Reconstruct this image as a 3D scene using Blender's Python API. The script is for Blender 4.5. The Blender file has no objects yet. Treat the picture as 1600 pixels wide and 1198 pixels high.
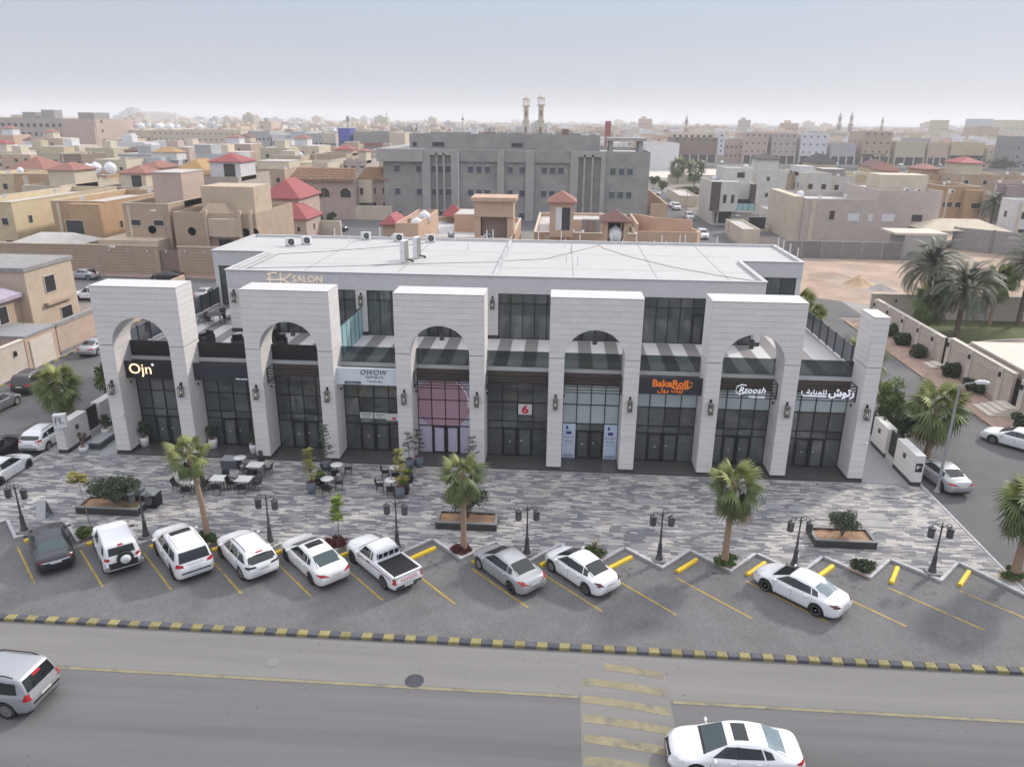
import bpy, math, random
import numpy as np
from mathutils import Vector, Matrix
from mathutils.bvhtree import BVHTree
R = math.radians
rng = random.Random(7)
SC = bpy.context.scene
COL = SC.collection

# ---------------------------------------------------------------- camera, world, sun, exposure
CAM_LOC=(3.2566,-46.1863,22.3959)
CAM_R=(0.997693,0.067111,0.010253)
CAM_U=(-0.031773,0.328106,0.944106)
CAM_F=(-0.059996,0.942254,-0.329482)
CAM_LENS=26.4207

cd = bpy.data.cameras.new('camera'); cam = bpy.data.objects.new('camera', cd); COL.objects.link(cam)
CAMR, CAMU, CAMF = Vector(CAM_R), Vector(CAM_U), Vector(CAM_F)
cam.matrix_world = Matrix(((CAMR.x, CAMU.x, -CAMF.x, CAM_LOC[0]), (CAMR.y, CAMU.y, -CAMF.y, CAM_LOC[1]), (CAMR.z, CAMU.z, -CAMF.z, CAM_LOC[2]), (0, 0, 0, 1)))
cd.sensor_fit = 'HORIZONTAL'; cd.sensor_width = 36; cd.lens = CAM_LENS; cd.clip_start = 0.5; cd.clip_end = 40000
SC.camera = cam
SUN_EL, SUN_AZ = R(33), R(48)          # azimuth measured from +Y towards +X
w = bpy.data.worlds.new('World'); SC.world = w; w.use_nodes = True
nt = w.node_tree; nt.nodes.clear()
wo = nt.nodes.new('ShaderNodeOutputWorld'); bg = nt.nodes.new('ShaderNodeBackground'); sky = nt.nodes.new('ShaderNodeTexSky')
hs = nt.nodes.new('ShaderNodeHueSaturation')
sky.sky_type = 'NISHITA'; sky.sun_disc = False; sky.sun_elevation = SUN_EL; sky.sun_rotation = SUN_AZ
sky.altitude = 600; sky.air_density = 1.0; sky.dust_density = 1.5; sky.ozone_density = 1.5
hs.inputs['Saturation'].default_value = 0.4
# high thin overcast over the clear-sky model: pale at the horizon, faintly blue above it, brightest overhead
tg = nt.nodes.new('ShaderNodeTexCoord'); sx = nt.nodes.new('ShaderNodeSeparateXYZ'); cr = nt.nodes.new('ShaderNodeValToRGB'); mxs = nt.nodes.new('ShaderNodeMix')
nt.links.new(tg.outputs['Generated'], sx.inputs[0]); nt.links.new(sx.outputs[2], cr.inputs[0])
CE = cr.color_ramp.elements
CE[0].position = 0.0; CE[0].color = (.42,.432,.475,1); CE[1].position = 1.0; CE[1].color = (1.55,1.56,1.60,1)
for ps, cc in ((.07,(.42,.455,.525)), (.16,(.405,.482,.60)), (.30,(.50,.56,.68)), (.6,(1.14,1.16,1.26))):
    e = CE.new(ps); e.color = (*cc, 1)
gain = nt.nodes.new('ShaderNodeVectorMath'); gain.operation = 'SCALE'; gain.inputs['Scale'].default_value = 1/0.15
nt.links.new(cr.outputs[0], gain.inputs[0])
mxs.data_type = 'RGBA'; mxs.inputs['Factor'].default_value = 0.92
nt.links.new(sky.outputs[0], hs.inputs['Color']); nt.links.new(hs.outputs[0], mxs.inputs['A']); nt.links.new(gain.outputs[0], mxs.inputs['B'])
nt.links.new(mxs.outputs['Result'], bg.inputs[0]); nt.links.new(bg.outputs[0], wo.inputs[0])
bg.inputs[1].default_value = 0.15
sd = bpy.data.lights.new('sun', 'SUN'); sd.energy = 2.7; sd.angle = R(5); sd.color = (1.0, 0.92, 0.82)
sun = bpy.data.objects.new('sun', sd); COL.objects.link(sun)
sdir = Vector((math.sin(SUN_AZ)*math.cos(SUN_EL), math.cos(SUN_AZ)*math.cos(SUN_EL), math.sin(SUN_EL)))
sun.rotation_euler = sdir.to_track_quat('Z', 'Y').to_euler(); sun.location = (60, 60, 90)
HAZE = 0.00033
vs = SC.view_settings
vs.view_transform = 'Standard'; vs.look = 'None'; vs.gamma = 1; vs.use_curve_mapping = False; vs.exposure = 0.2
SC.cycles.max_bounces = 6; SC.cycles.transparent_max_bounces = 16; SC.cycles.volume_bounces = 1
SC.cycles.use_denoising = True

# ---------------------------------------------------------------- helpers
def tag(o, label=None, cat=None, group=None, kind=None):
    if label: o['label'] = label
    if cat: o['category'] = cat
    if group: o['group'] = group
    if kind: o['kind'] = kind
    return o

def thing(name, loc, label, cat, group=None, rz=0.0):
    o = bpy.data.objects.new(name, None); COL.objects.link(o)
    o.empty_display_size = 0.1
    o.location = loc; o.rotation_euler = (0, 0, rz)
    return tag(o, label, cat, group)

def rootloc(p):
    v = Vector((0, 0, 0))
    while p: v = v + p.location; p = p.parent
    return v

class MB:
    def __init__(s): s.v = []; s.f = []; s.m = []; s.c = []; s.sm = []
    def poly(s, pts, m=0, c=None, smooth=False):
        b = len(s.v); s.v.extend(tuple(p) for p in pts); s.f.append(tuple(range(b, b+len(pts)))); s.m.append(m); s.c.append(c); s.sm.append(smooth)
    def faces(s, pts, fs, m=0, c=None, smooth=False):
        b = len(s.v); s.v.extend(tuple(p) for p in pts)
        for f in fs: s.f.append(tuple(b+i for i in f)); s.m.append(m); s.c.append(c); s.sm.append(smooth)
    def box(s, x0, x1, y0, y1, z0, z1, m=0, c=None):
        s.faces([(x0,y0,z0),(x1,y0,z0),(x1,y1,z0),(x0,y1,z0),(x0,y0,z1),(x1,y0,z1),(x1,y1,z1),(x0,y1,z1)],
                [(0,3,2,1),(4,5,6,7),(0,1,5,4),(1,2,6,5),(2,3,7,6),(3,0,4,7)], m, c)
    def obox(s, cx, cy, z0, z1, lx, ly, a, m=0, c=None):
        ca, sa = math.cos(a), math.sin(a)
        q = [(cx+ca*dx-sa*dy, cy+sa*dx+ca*dy) for dx, dy in ((-lx/2,-ly/2),(lx/2,-ly/2),(lx/2,ly/2),(-lx/2,ly/2))]
        s.prism(q, z0, z1, m, c)
    def prism(s, q, z0, z1, m=0, c=None, cap=True):
        n = len(q)
        s.faces([(x,y,z0) for x,y in q]+[(x,y,z1) for x,y in q],
                [(i,(i+1)%n,n+(i+1)%n,n+i) for i in range(n)]+([tuple(range(n,2*n)), tuple(range(n-1,-1,-1))] if cap else []), m, c)
    def prism_xz(s, q, y0, y1, m=0, c=None):      # outline in x,z (counter-clockwise seen from -y), extruded along y
        n = len(q)
        s.faces([(x,y0,z) for x,z in q]+[(x,y1,z) for x,z in q],
                [(i,n+i,n+(i+1)%n,(i+1)%n) for i in range(n)]+[tuple(range(n)), tuple(range(2*n-1,n-1,-1))], m, c)
    def tube(s, path, rad, n=8, m=0, cap=True, smooth=True, c=None):
        path = [Vector(p) for p in path]; k = len(path)
        rad = rad if isinstance(rad, (list, tuple)) else [rad]*k
        pts = []; ref = None
        for i, p in enumerate(path):
            t = (path[min(i+1,k-1)]-path[max(i-1,0)]).normalized()
            if ref is None: ref = Vector((1,0,0)) if abs(t.z) > .7 else Vector((0,0,1))
            a = t.cross(ref)
            if a.length < 1e-6: a = t.orthogonal()
            a.normalize(); b = a.cross(t).normalized(); ref = b.cross(a) if False else ref
            for j in range(n):
                th = 2*math.pi*j/n; pts.append(p+(a*math.cos(th)+b*math.sin(th))*rad[i])
        fs = [(i*n+j, i*n+(j+1)%n, (i+1)*n+(j+1)%n, (i+1)*n+j) for i in range(k-1) for j in range(n)]
        s.faces(pts, fs, m, c, smooth)
        if cap:
            s.poly(pts[:n][::-1], m, c); s.poly(pts[-n:], m, c)
    def lathe(s, prof, cx=0, cy=0, n=12, m=0, smooth=True, z0=0, c=None):
        pts = [(cx+r*math.cos(2*math.pi*j/n), cy+r*math.sin(2*math.pi*j/n), z0+z) for r, z in prof for j in range(n)]
        fs = [(i*n+j, i*n+(j+1)%n, (i+1)*n+(j+1)%n, (i+1)*n+j) for i in range(len(prof)-1) for j in range(n)]
        s.faces(pts, fs, m, c, smooth)
        if prof[0][0] > 1e-4: s.poly(pts[:n][::-1], m, c)
        if prof[-1][0] > 1e-4: s.poly(pts[-n:], m, c)
    def hip(s, x0, x1, y0, y1, z, h, m=0, e=0.3, ridge=0.45, thick=0.12):
        x0 -= e; x1 += e; y0 -= e; y1 += e
        lx, ly = x1-x0, y1-y0
        s.box(x0, x1, y0, y1, z-thick, z, m)
        if lx >= ly: d = ly/2*ridge*2 if ridge < .5 else ly/2; a = (x0+d, (y0+y1)/2, z+h); b = (x1-d, (y0+y1)/2, z+h)
        else: d = lx/2*ridge*2 if ridge < .5 else lx/2; a = ((x0+x1)/2, y0+d, z+h); b = ((x0+x1)/2, y1-d, z+h)
        z += .002
        c4 = [(x0,y0,z),(x1,y0,z),(x1,y1,z),(x0,y1,z)]
        if lx >= ly:
            s.poly([c4[0],c4[1],b,a],m); s.poly([c4[1],c4[2],b],m); s.poly([c4[2],c4[3],a,b],m); s.poly([c4[3],c4[0],a],m)
        else:
            s.poly([c4[0],c4[1],a],m); s.poly([c4[1],c4[2],b,a],m); s.poly([c4[2],c4[3],b],m); s.poly([c4[3],c4[0],a,b],m)
    def mesh(s, name, mats, off=(0,0,0), attr=False):
        me = bpy.data.meshes.new(name)
        ox, oy, oz = off
        v = [(x-ox, y-oy, z-oz) for x, y, z in s.v] if any(off) else s.v
        me.from_pydata(v, [], s.f)
        for q in mats: me.materials.append(M[q])
        if len(mats) > 1: me.polygons.foreach_set('material_index', s.m)
        if any(s.sm): me.polygons.foreach_set('use_smooth', s.sm)
        if attr:
            a = me.color_attributes.new('col', 'FLOAT_COLOR', 'CORNER')
            d = []
            for f, c in zip(s.f, s.c): d.extend((*(c or (.5,.5,.5)), 1.0)*len(f))
            a.data.foreach_set('color', d)
        me.update()
        return me
    def build(s, name, mats, parent=None, attr=False, local=False):
        if isinstance(mats, str): mats = [mats]
        off = (0,0,0) if (parent is None or local) else tuple(rootloc(parent))
        o = bpy.data.objects.new(name, s.mesh(name, mats, off, attr)); COL.objects.link(o)
        o.parent = parent
        return o

def put(name, mesh, parent=None, loc=(0,0,0), rz=0.0):
    o = bpy.data.objects.new(name, mesh); COL.objects.link(o)
    o.parent = parent; o.location = loc
    if rz: o.rotation_euler = (0,0,rz)
    return o
def wput(name, mesh, parent, loc):                     # the same, at a place in the world
    l = rootloc(parent); return put(name, mesh, parent, (loc[0]-l.x, loc[1]-l.y, loc[2]-l.z))

def copy_tree(o, parent=None):
    c = o.copy(); COL.objects.link(c); c.parent = parent
    for ch in list(o.children): copy_tree(ch, c)
    return c
def again(o, loc, rz=None, label=None, group=None, scale=None):
    c = copy_tree(o); c.location = loc
    if rz is not None: c.rotation_euler = (0,0,rz)
    if scale: c.scale = (scale,)*3
    if label: c['label'] = label
    if group: c['group'] = group
    return c

_pc = {}
def boxmesh(name, sx, sy, sz, m, bevel=0.0):           # shared centred box
    k = (name, round(sx,3), round(sy,3), round(sz,3), m, bevel)
    if k not in _pc:
        b = MB()
        if bevel:
            q = bevel; x, y, z = sx/2, sy/2, sz/2
            b.box(-x, x, -y, y, -z, z-q); 
            b.faces([(-x,-y,z-q),(x,-y,z-q),(x,y,z-q),(-x,y,z-q),(-x+q,-y+q,z),(x-q,-y+q,z),(x-q,y-q,z),(-x+q,y-q,z)],
                    [(4,5,6,7),(0,1,5,4),(1,2,6,5),(2,3,7,6),(3,0,4,7)])
        else: b.box(-sx/2, sx/2, -sy/2, sy/2, -sz/2, sz/2)
        _pc[k] = b.mesh(name, [m])
    return _pc[k]

# ---------------------------------------------------------------- materials
M = {}
def mat(name, col, rough=.8, var=.12, scale=1.5, rnd=0.0, metal=0.0, bump=0.0, bscale=30, attr=False, spec=.5, coat=0.0,
        stretch=None, fine=0.0, emit=0.0, alpha=None, dirt=None):
    m = bpy.data.materials.new(name); m.use_nodes = True; M[name] = m
    nt = m.node_tree; N, L = nt.nodes, nt.links
    p = N['Principled BSDF']
    p.inputs['Roughness'].default_value = rough; p.inputs['Metallic'].default_value = metal
    p.inputs['Specular IOR Level'].default_value = spec; p.inputs['Coat Weight'].default_value = coat
    if coat: p.inputs['Coat Roughness'].default_value = .06
    src = None
    if attr:
        a = N.new('ShaderNodeAttribute'); a.attribute_name = 'col'; src = a.outputs['Color']
    else:
        c = N.new('ShaderNodeRGB'); c.outputs[0].default_value = (*col, 1); src = c.outputs[0]
    tc = N.new('ShaderNodeTexCoord'); co = tc.outputs['Object']
    oi = N.new('ShaderNodeObjectInfo')
    if rnd or var:
        ad = N.new('ShaderNodeVectorMath'); ad.operation = 'MULTIPLY_ADD'
        ad.inputs[1].default_value = (1,1,1)
        cb = N.new('ShaderNodeCombineXYZ'); mm = N.new('ShaderNodeMath'); mm.operation = 'MULTIPLY'; mm.inputs[1].default_value = 57.0
        L.new(oi.outputs['Random'], mm.inputs[0]); L.new(mm.outputs[0], cb.inputs[0]); L.new(mm.outputs[0], cb.inputs[1])
        L.new(co, ad.inputs[0]); L.new(cb.outputs[0], ad.inputs[2]); co2 = ad.outputs[0]
        if stretch:
            mp = N.new('ShaderNodeMapping'); mp.inputs['Scale'].default_value = stretch; L.new(co2, mp.inputs[0]); co2 = mp.outputs[0]
    def mul(src, fac, amt):
        mr = N.new('ShaderNodeMapRange'); mr.inputs['To Min'].default_value = 1-amt; mr.inputs['To Max'].default_value = 1+amt
        L.new(fac, mr.inputs['Value'])
        x = N.new('ShaderNodeMix'); x.data_type = 'RGBA'; x.blend_type = 'MULTIPLY'; x.inputs['Factor'].default_value = 1
        L.new(src, x.inputs['A']); L.new(mr.outputs[0], x.inputs['B']); return x.outputs['Result']
    if var:
        no = N.new('ShaderNodeTexNoise'); no.inputs['Scale'].default_value = scale; no.inputs['Detail'].default_value = 6; no.inputs['Roughness'].default_value = .62
        L.new(co2, no.inputs['Vector'])
        mr = N.new('ShaderNodeMapRange'); mr.inputs['From Min'].default_value = .3; mr.inputs['From Max'].default_value = .7
        L.new(no.outputs['Fac'], mr.inputs['Value']); src = mul(src, mr.outputs[0], var)
        if dirt:
            n2 = N.new('ShaderNodeTexNoise'); n2.inputs['Scale'].default_value = dirt[1]; n2.inputs['Detail'].default_value = 8
            L.new(co2, n2.inputs['Vector'])
            m2 = N.new('ShaderNodeMapRange'); m2.inputs['From Min'].default_value = .52; m2.inputs['From Max'].default_value = .72; L.new(n2.outputs['Fac'], m2.inputs['Value'])
            x = N.new('ShaderNodeMix'); x.data_type = 'RGBA'; x.inputs['B'].default_value = (*dirt[0], 1)
            f2 = N.new('ShaderNodeMath'); f2.operation = 'MULTIPLY'; f2.inputs[1].default_value = dirt[2]; L.new(m2.outputs[0], f2.inputs[0])
            L.new(f2.outputs[0], x.inputs['Factor']); L.new(src, x.inputs['A']); src = x.outputs['Result']
    if rnd: src = mul(src, oi.outputs['Random'], rnd)
    if fine:
        n3 = N.new('ShaderNodeTexNoise'); n3.inputs['Scale'].default_value = 45; n3.inputs['Detail'].default_value = 3; L.new(tc.outputs['Object'], n3.inputs['Vector'])
        src = mul(src, n3.outputs['Fac'], fine)
    L.new(src, p.inputs['Base Color'])
    if bump:
        nb = N.new('ShaderNodeTexNoise'); nb.inputs['Scale'].default_value = bscale; nb.inputs['Detail'].default_value = 4; L.new(tc.outputs['Object'], nb.inputs['Vector'])
        b = N.new('ShaderNodeBump'); b.inputs['Strength'].default_value = bump; b.inputs['Distance'].default_value = .02
        L.new(nb.outputs['Fac'], b.inputs['Height']); L.new(b.outputs[0], p.inputs['Normal'])
    if emit:
        L.new(src, p.inputs['Emission Color']); p.inputs['Emission Strength'].default_value = emit
    return m

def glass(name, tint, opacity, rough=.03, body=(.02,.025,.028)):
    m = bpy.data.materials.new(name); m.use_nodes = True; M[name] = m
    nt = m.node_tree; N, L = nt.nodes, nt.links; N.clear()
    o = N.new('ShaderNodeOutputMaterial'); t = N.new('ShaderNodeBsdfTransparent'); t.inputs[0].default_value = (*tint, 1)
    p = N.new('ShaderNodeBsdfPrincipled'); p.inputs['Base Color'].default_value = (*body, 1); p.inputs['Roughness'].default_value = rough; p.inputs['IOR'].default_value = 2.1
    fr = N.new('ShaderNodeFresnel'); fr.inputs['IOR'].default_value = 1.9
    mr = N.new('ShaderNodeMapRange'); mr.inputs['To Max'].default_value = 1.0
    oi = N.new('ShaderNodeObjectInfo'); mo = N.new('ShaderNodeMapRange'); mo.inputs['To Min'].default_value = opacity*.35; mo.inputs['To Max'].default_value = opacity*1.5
    L.new(oi.outputs['Random'], mo.inputs['Value']); L.new(mo.outputs[0], mr.inputs['To Min'])      # film opacity varies per pane, painted in for uneven reflections
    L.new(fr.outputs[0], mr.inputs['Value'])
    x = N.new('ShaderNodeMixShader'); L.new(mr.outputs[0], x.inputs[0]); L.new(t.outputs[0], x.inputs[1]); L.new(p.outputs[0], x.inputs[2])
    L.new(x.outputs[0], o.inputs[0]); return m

# ground
mat('asphalt', (.132,.129,.135), .9, .26, .35, fine=.22, stretch=(.05,1.5,1), dirt=((.155,.15,.148),.22,.6))
mat('asphalt_side', (.105,.103,.108), .9, .14, .3, fine=.1, dirt=((.14,.136,.133),.2,.5))
mat('concrete_lane', (.185,.178,.176), .9, .18, .4, fine=.2, stretch=(.08,1.4,1), dirt=((.145,.14,.14),.3,.5))
mat('city_ground', (.21,.185,.165), .95, .2, .05)
mat('sand', (.36,.265,.205), .95, .28, .16, bump=.5, bscale=3, dirt=((.30,.27,.255),.11,1.0), fine=.1)
mat('sand_pile', (.44,.32,.215), .95, .12, .8, bump=.4, bscale=8)
mat('rubble', (.30,.28,.27), .95, .2, .8, bump=.6, bscale=6)
mat('paver_mix', (.2,.2,.2), .85, .10, .9, attr=True, fine=.08, dirt=((.25,.225,.20),.28,.38))
mat('paver_dark', (.158,.161,.182), .85, .10, 3, rnd=.12)
mat('paver_mid', (.26,.253,.26), .85, .10, 3, rnd=.12)
mat('paver_light', (.41,.392,.375), .85, .10, 3, rnd=.12)
mat('kerb_white', (.46,.46,.49), .8, .14, 2.5, rnd=.1, dirt=((.25,.24,.24),3,.5))
mat('kerb_yellow', (.25,.215,.09), .8, .25, 5, rnd=.15, dirt=((.2,.18,.12),4,.7))
mat('kerb_dark', (.075,.078,.095), .8, .2, 4, rnd=.2)
mat('paint_yellow', (.38,.26,.055), .7, .25, 2, dirt=((.14,.13,.12),2.2,1.0))
mat('paint_faded', (.235,.21,.135), .9, .2, 1.2, dirt=((.12,.117,.12),1.3,1.0))
mat('stop_yellow', (.75,.50,.02), .55, .08, 2, rnd=.05)
mat('brick_red', (.33,.23,.19), .9, .2, 1.2, fine=.12)
mat('soil', (.34,.21,.13), .95, .2, 2, bump=.5)
mat('grass', (.085,.095,.035), .95, .3, 1.2, fine=.2)
mat('concrete', (.33,.32,.315), .9, .14, 1.2)
mat('slab_grey', (.27,.275,.29), .8, .06, 1)
# main building
mat('stone', (.655,.635,.63), .65, .05, 1.5, rnd=.03, stretch=(.5,.5,5), dirt=((.56,.54,.53),.7,.35))
mat('stone_core', (.30,.29,.29), .8, .05, 1)
mat('stone_top', (.56,.55,.545), .6, .04, 1.5, dirt=((.5,.48,.46),2,.4))
mat('granite', (.045,.042,.042), .35, .2, 6)
mat('granite_floor', (.075,.072,.074), .3, .15, 3, rnd=.15)
mat('brown_panel', (.085,.062,.055), .55, .15, 3)
mat('fascia', (.60,.59,.605), .6, .05, 2)
mat('roof_sheet', (.46,.452,.452), .75, .05, .35, dirt=((.37,.36,.355),.35,.6))
mat('roof_trim', (.48,.48,.49), .6, .06, 1)
mat('lead_dark', (.04,.038,.036), .9, .2, 3)
mat('oil', (.075,.073,.075), .7, .2, 3)
mat('lead', (.22,.22,.22), .7, .1, 1)
mat('black_metal', (.018,.018,.02), .45, .1, 3)
mat('anthracite', (.055,.058,.066), .5, .1, 3)
mat('terrace_light', (.52,.51,.52), .7, .05, 1.5)
mat('terrace_dark', (.20,.19,.188), .7, .05, 1.5)
mat('panel_grey', (.085,.095,.115), .25, .05, 1)
mat('white_paint', (.66,.66,.67), .55, .04, 2)
mat('off_white', (.62,.62,.64), .6, .05, 2)
mat('lantern_grey', (.10,.098,.095), .5, .15, 6)
mat('sign_black', (.012,.012,.014), .5, .05, 1)
mat('sign_navy', (.028,.03,.042), .45, .05, 1)
mat('sign_pale', (.62,.66,.72), .5, .03, 1)
mat('letter_lit', (1.0,.72,.45), .5, 0, 1, emit=1.1)
mat('letter_white', (.85,.86,.95), .5, 0, 1, emit=.35)
mat('letter_cream', (.85,.70,.55), .5, 0, 1, emit=.25)
mat('letter_orange', (.80,.20,.02), .5, 0, 1, emit=.12)
mat('letter_red', (.62,.02,.03), .5, 0)
mat('letter_dark', (.06,.06,.09), .5, 0)
mat('letter_blue', (.05,.05,.28), .5, 0)
mat('pink_film', (.47,.28,.35), .4, .04, .5)
mat('lilac_film', (.56,.53,.66), .4, .04, .5)
mat('poster', (.60,.68,.82), .5, .03, 1)
mat('frost', (.46,.54,.55), .3, .06, .6)
mat('frost_teal', (.30,.47,.50), .25, .05, 1)
mat('interior', (.50,.49,.47), .9, .3, .5)
mat('interior_pale', (.66,.65,.63), .9, .2, .5)
mat('interior_floor', (.42,.41,.40), .4, .2, 1)
mat('curtain', (.66,.72,.80), .9, .3, 2.2, stretch=(4,1,.1))
mat('lamp_glow', (1.0,.85,.68), .5, 0, emit=.6)
mat('lamp_glass', (.35,.34,.32), .2, .1)
glass('shop_glass', (.93,.96,.96), .40, .04, (.19,.205,.205))  # shop and upper panes: pale body colour stands in for reflected street light
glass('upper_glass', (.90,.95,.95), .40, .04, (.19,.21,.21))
glass('smoke_glass', (.40,.44,.45), .12)
glass('lantern_glass', (.75,.75,.73), .35, .1, (.3,.3,.29))

# ---------------------------------------------------------------- the setting
def sheet(name, x0, x1, y0, y1, z, m, parent=None, t=.0):
    b = MB()
    if t: b.box(x0, x1, y0, y1, z-t, z)
    else: b.poly([(x0,y0,z),(x1,y0,z),(x1,y1,z),(x0,y1,z)])
    o = b.build(name, [m], parent); tag(o, kind='structure'); return o

sheet('ground', -9500, 9500, -300, 12000, -.06, 'city_ground')
sheet('road', -90, 90, -60, -18.22, 0.0, 'asphalt')
sheet('concrete_lane', -90, 90, -20.9, -18.2, .004, 'concrete_lane')
sheet('left_street', -45.3, -32.5, -17.8, 62, -.006, 'asphalt_side')
sheet('right_street', 27.4, 37.6, -17.8, 240, -.006, 'asphalt_side')
sheet('rear_street', -150, -45.3, 47, 60.2, -.010, 'asphalt_side')
sheet('rear_street', -45.3, 44, 47, 60, -.010, 'asphalt_side')
sheet('corner_street', -46, -20, 60.2, 140, -.012, 'asphalt_side')
sheet('cross_street', -60, 60, 118, 135.5, -.014, 'asphalt_side')
sheet('right_apron', 37.6, 90, -60, 8, -.008, 'asphalt_side')
sheet('left_apron', -90, -45.3, -60, 8, -.008, 'asphalt_side')

# zigzag edge of the plaza
ZP, ZX0, YPK, YVL = 3.5866, -28.57, -9.5, -11.36
zig = []
for k in range(-1, 16):
    zig.append((ZX0+ZP*k, YPK)); zig.append((ZX0+ZP*k+ZP*.515, YVL))
zig = [(-32.4, -11.0)] + zig[1:-1] + [(ZX0+ZP*15, YPK), (27.25, -12.5)]
EDGE = zig
b = MB(); PZ = .12
poly = EDGE + [(27.25, 27.4), (-32.4, 27.4)]
b.prism(poly, -.05, PZ-.015)
plaza = b.build('plaza', ['concrete']); tag(plaza, kind='structure')
# parking paved with small grey blocks
m = mat('parking_paver', (.125,.123,.128), .9, .16, .35, fine=.0, dirt=((.09,.09,.095),.5,.5))
N, L = m.node_tree.nodes, m.node_tree.links
p = N['Principled BSDF']; tc = [n for n in N if n.type == 'TEX_COORD'][0]
br = N.new('ShaderNodeTexBrick'); br.inputs['Scale'].default_value = 1.0; br.inputs['Brick Width'].default_value = .22; br.inputs['Row Height'].default_value = .12
br.inputs['Mortar Size'].default_value = .012; br.inputs['Color1'].default_value = (.85,.85,.85,1); br.inputs['Color2'].default_value = (1.12,1.12,1.12,1); br.inputs['Mortar'].default_value = (1.35,1.35,1.35,1)
mp = N.new('ShaderNodeMapping'); mp.inputs['Rotation'].default_value = (0,0,R(90)); L.new(tc.outputs['Object'], mp.inputs[0]); L.new(mp.outputs[0], br.inputs['Vector'])
mx = N.new('ShaderNodeMix'); mx.data_type = 'RGBA'; mx.blend_type = 'MULTIPLY'; mx.inputs['Factor'].default_value = .8
old = p.inputs['Base Color'].links[0].from_socket; L.new(old, mx.inputs['A']); L.new(br.outputs['Color'], mx.inputs['B']); L.new(mx.outputs['Result'], p.inputs['Base Color'])
sheet('parking_lot', -90, 90, -17.8, -9.0, .0, 'parking_paver')

# plank pavers of the plaza: the nearest 300 as parts, the rest joined
def zig_y(x):
    for (xa, ya), (xb, yb) in zip(EDGE, EDGE[1:]):
        if xa <= x <= xb: return ya+(yb-ya)*(x-xa)/(xb-xa)
    return -9.5
PLANTED = []          # pockets kept free for planting: (x, y, half)
for k in (1, 3, 5, 7, 9, 11, 13): PLANTED.append((ZX0+ZP*k+ZP*.515, -10.55, .62))
rest = MB(); near = 0; prng = random.Random(3)
PH = .15; cells = []; now = {}
nrow = int((0-YVL)/PH)
tone = {'paver_dark': (.158,.161,.182), 'paver_mid': (.26,.253,.26), 'paver_light': (.41,.392,.375)}
names = ('paver_dark','paver_mid','paver_light')
for j in range(nrow):
    y0 = YVL+.06+j*PH; x = -32.3-prng.random()*.8; t = prng.choice(names); below, now = now, {}
    while x < 27.2:
        ln = prng.choice((.4, .6, .6, .8))
        u = int((x+33)/.5); t = below[u] if below.get(u) and prng.random() < .25 else prng.choice(names)
        for q in range(u, int((x+ln+33)/.5)+1): now[q] = t
        xa, xb = max(x, -32.3), min(x+ln, 27.2); x += ln
        if xb-xa < .1: continue
        ym = y0+PH/2
        lim = max(zig_y(xa), zig_y(xb), zig_y((xa+xb)/2))+.2
        if y0 < lim or y0+PH > -.12:
            if y0+PH < -.12 and y0+PH > lim: y0b = lim
            else: continue
        else: y0b = y0
        if any(abs((xa+xb)/2-px)+abs(ym-py) < .95 for px, py, h in PLANTED): continue
        cells.append((y0b, xa, xb, y0+PH, t))
cells.sort(key=lambda c: c[0])
for i, (ya, xa, xb, yb, t) in enumerate(cells):
    z = PZ+prng.uniform(-.003, .003); g = .006
    if i < 290 and abs(yb-ya-PH) < .01:
        wput('paver', boxmesh('paver', xb-xa-g*2, PH-g*2, .03, t), plaza, ((xa+xb)/2, (ya+yb)/2, z-.015))
    else:
        q = 1+prng.uniform(-.10, .10); c = tuple(v*q for v in tone[t])
        xa, xb, ya, yb = xa+g, xb-g, ya+g, yb-g; z0 = z-.02
        rest.faces([(xa,ya,z0),(xb,ya,z0),(xb,yb,z0),(xa,yb,z0),(xa,ya,z),(xb,ya,z),(xb,yb,z),(xa,yb,z)], [(4,5,6,7),(0,1,5,4),(1,2,6,5),(2,3,7,6),(3,0,4,7)], 0, c)
tag(rest.build('paver', ['paver_mix'], plaza, attr=True), kind='stuff')

# pale kerb stones along the zigzag
kerb = bpy.data.objects.new('zigzag_kerb', None); COL.objects.link(kerb); tag(kerb, kind='structure')
def stones(name, parent, a, b, step, w, h, z0, m, off=0.0, bevel=.02, alt=None, gap=.012):
    a, b = Vector((*a, 0)), Vector((*b, 0)); d = b-a; n = max(1, round(d.length/step)); ang = math.atan2(d.y, d.x)
    nx = Vector((-math.sin(ang), math.cos(ang), 0))*off
    for i in range(n):
        c = a+d*((i+.5)/n)+nx
        mm = m if alt is None else alt[i % len(alt)]
        wput(name, boxmesh(name, d.length/n-gap, w, h, mm, bevel), parent, (c.x+rng.uniform(-.004,.004), c.y+rng.uniform(-.004,.004), z0+h/2+rng.uniform(-.004,.004))).rotation_euler = (0,0,ang+rng.uniform(-.006,.006))
for a, c in zip(EDGE, EDGE[1:]): stones('kerb_stone', kerb, a, c, .9, .17, .19, -.03, 'kerb_white', .09)
lk = bpy.data.objects.new('street_kerb', None); COL.objects.link(lk); tag(lk, kind='structure')
stones('kerb_stone', lk, (-32.48, -11.0), (-32.48, 27.4), 1.2, .15, .18, -.03, 'kerb_white')
rk = bpy.data.objects.new('street_kerb', None); COL.objects.link(rk); tag(rk, kind='structure')
stones('kerb_stone', rk, (27.33, -12.4), (27.33, 27.4), 1.2, .15, .18, -.03, 'kerb_white')
# yellow and dark kerb blocks between road and parking
mk = bpy.data.objects.new('striped_kerb', None); COL.objects.link(mk); tag(mk, kind='structure')
stones('kerb_block', mk, (-30.3, -18.02), (30.2, -18.02), .5, .36, .17, -.01, '', alt=('kerb_yellow','kerb_dark'), bevel=.03)

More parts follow.
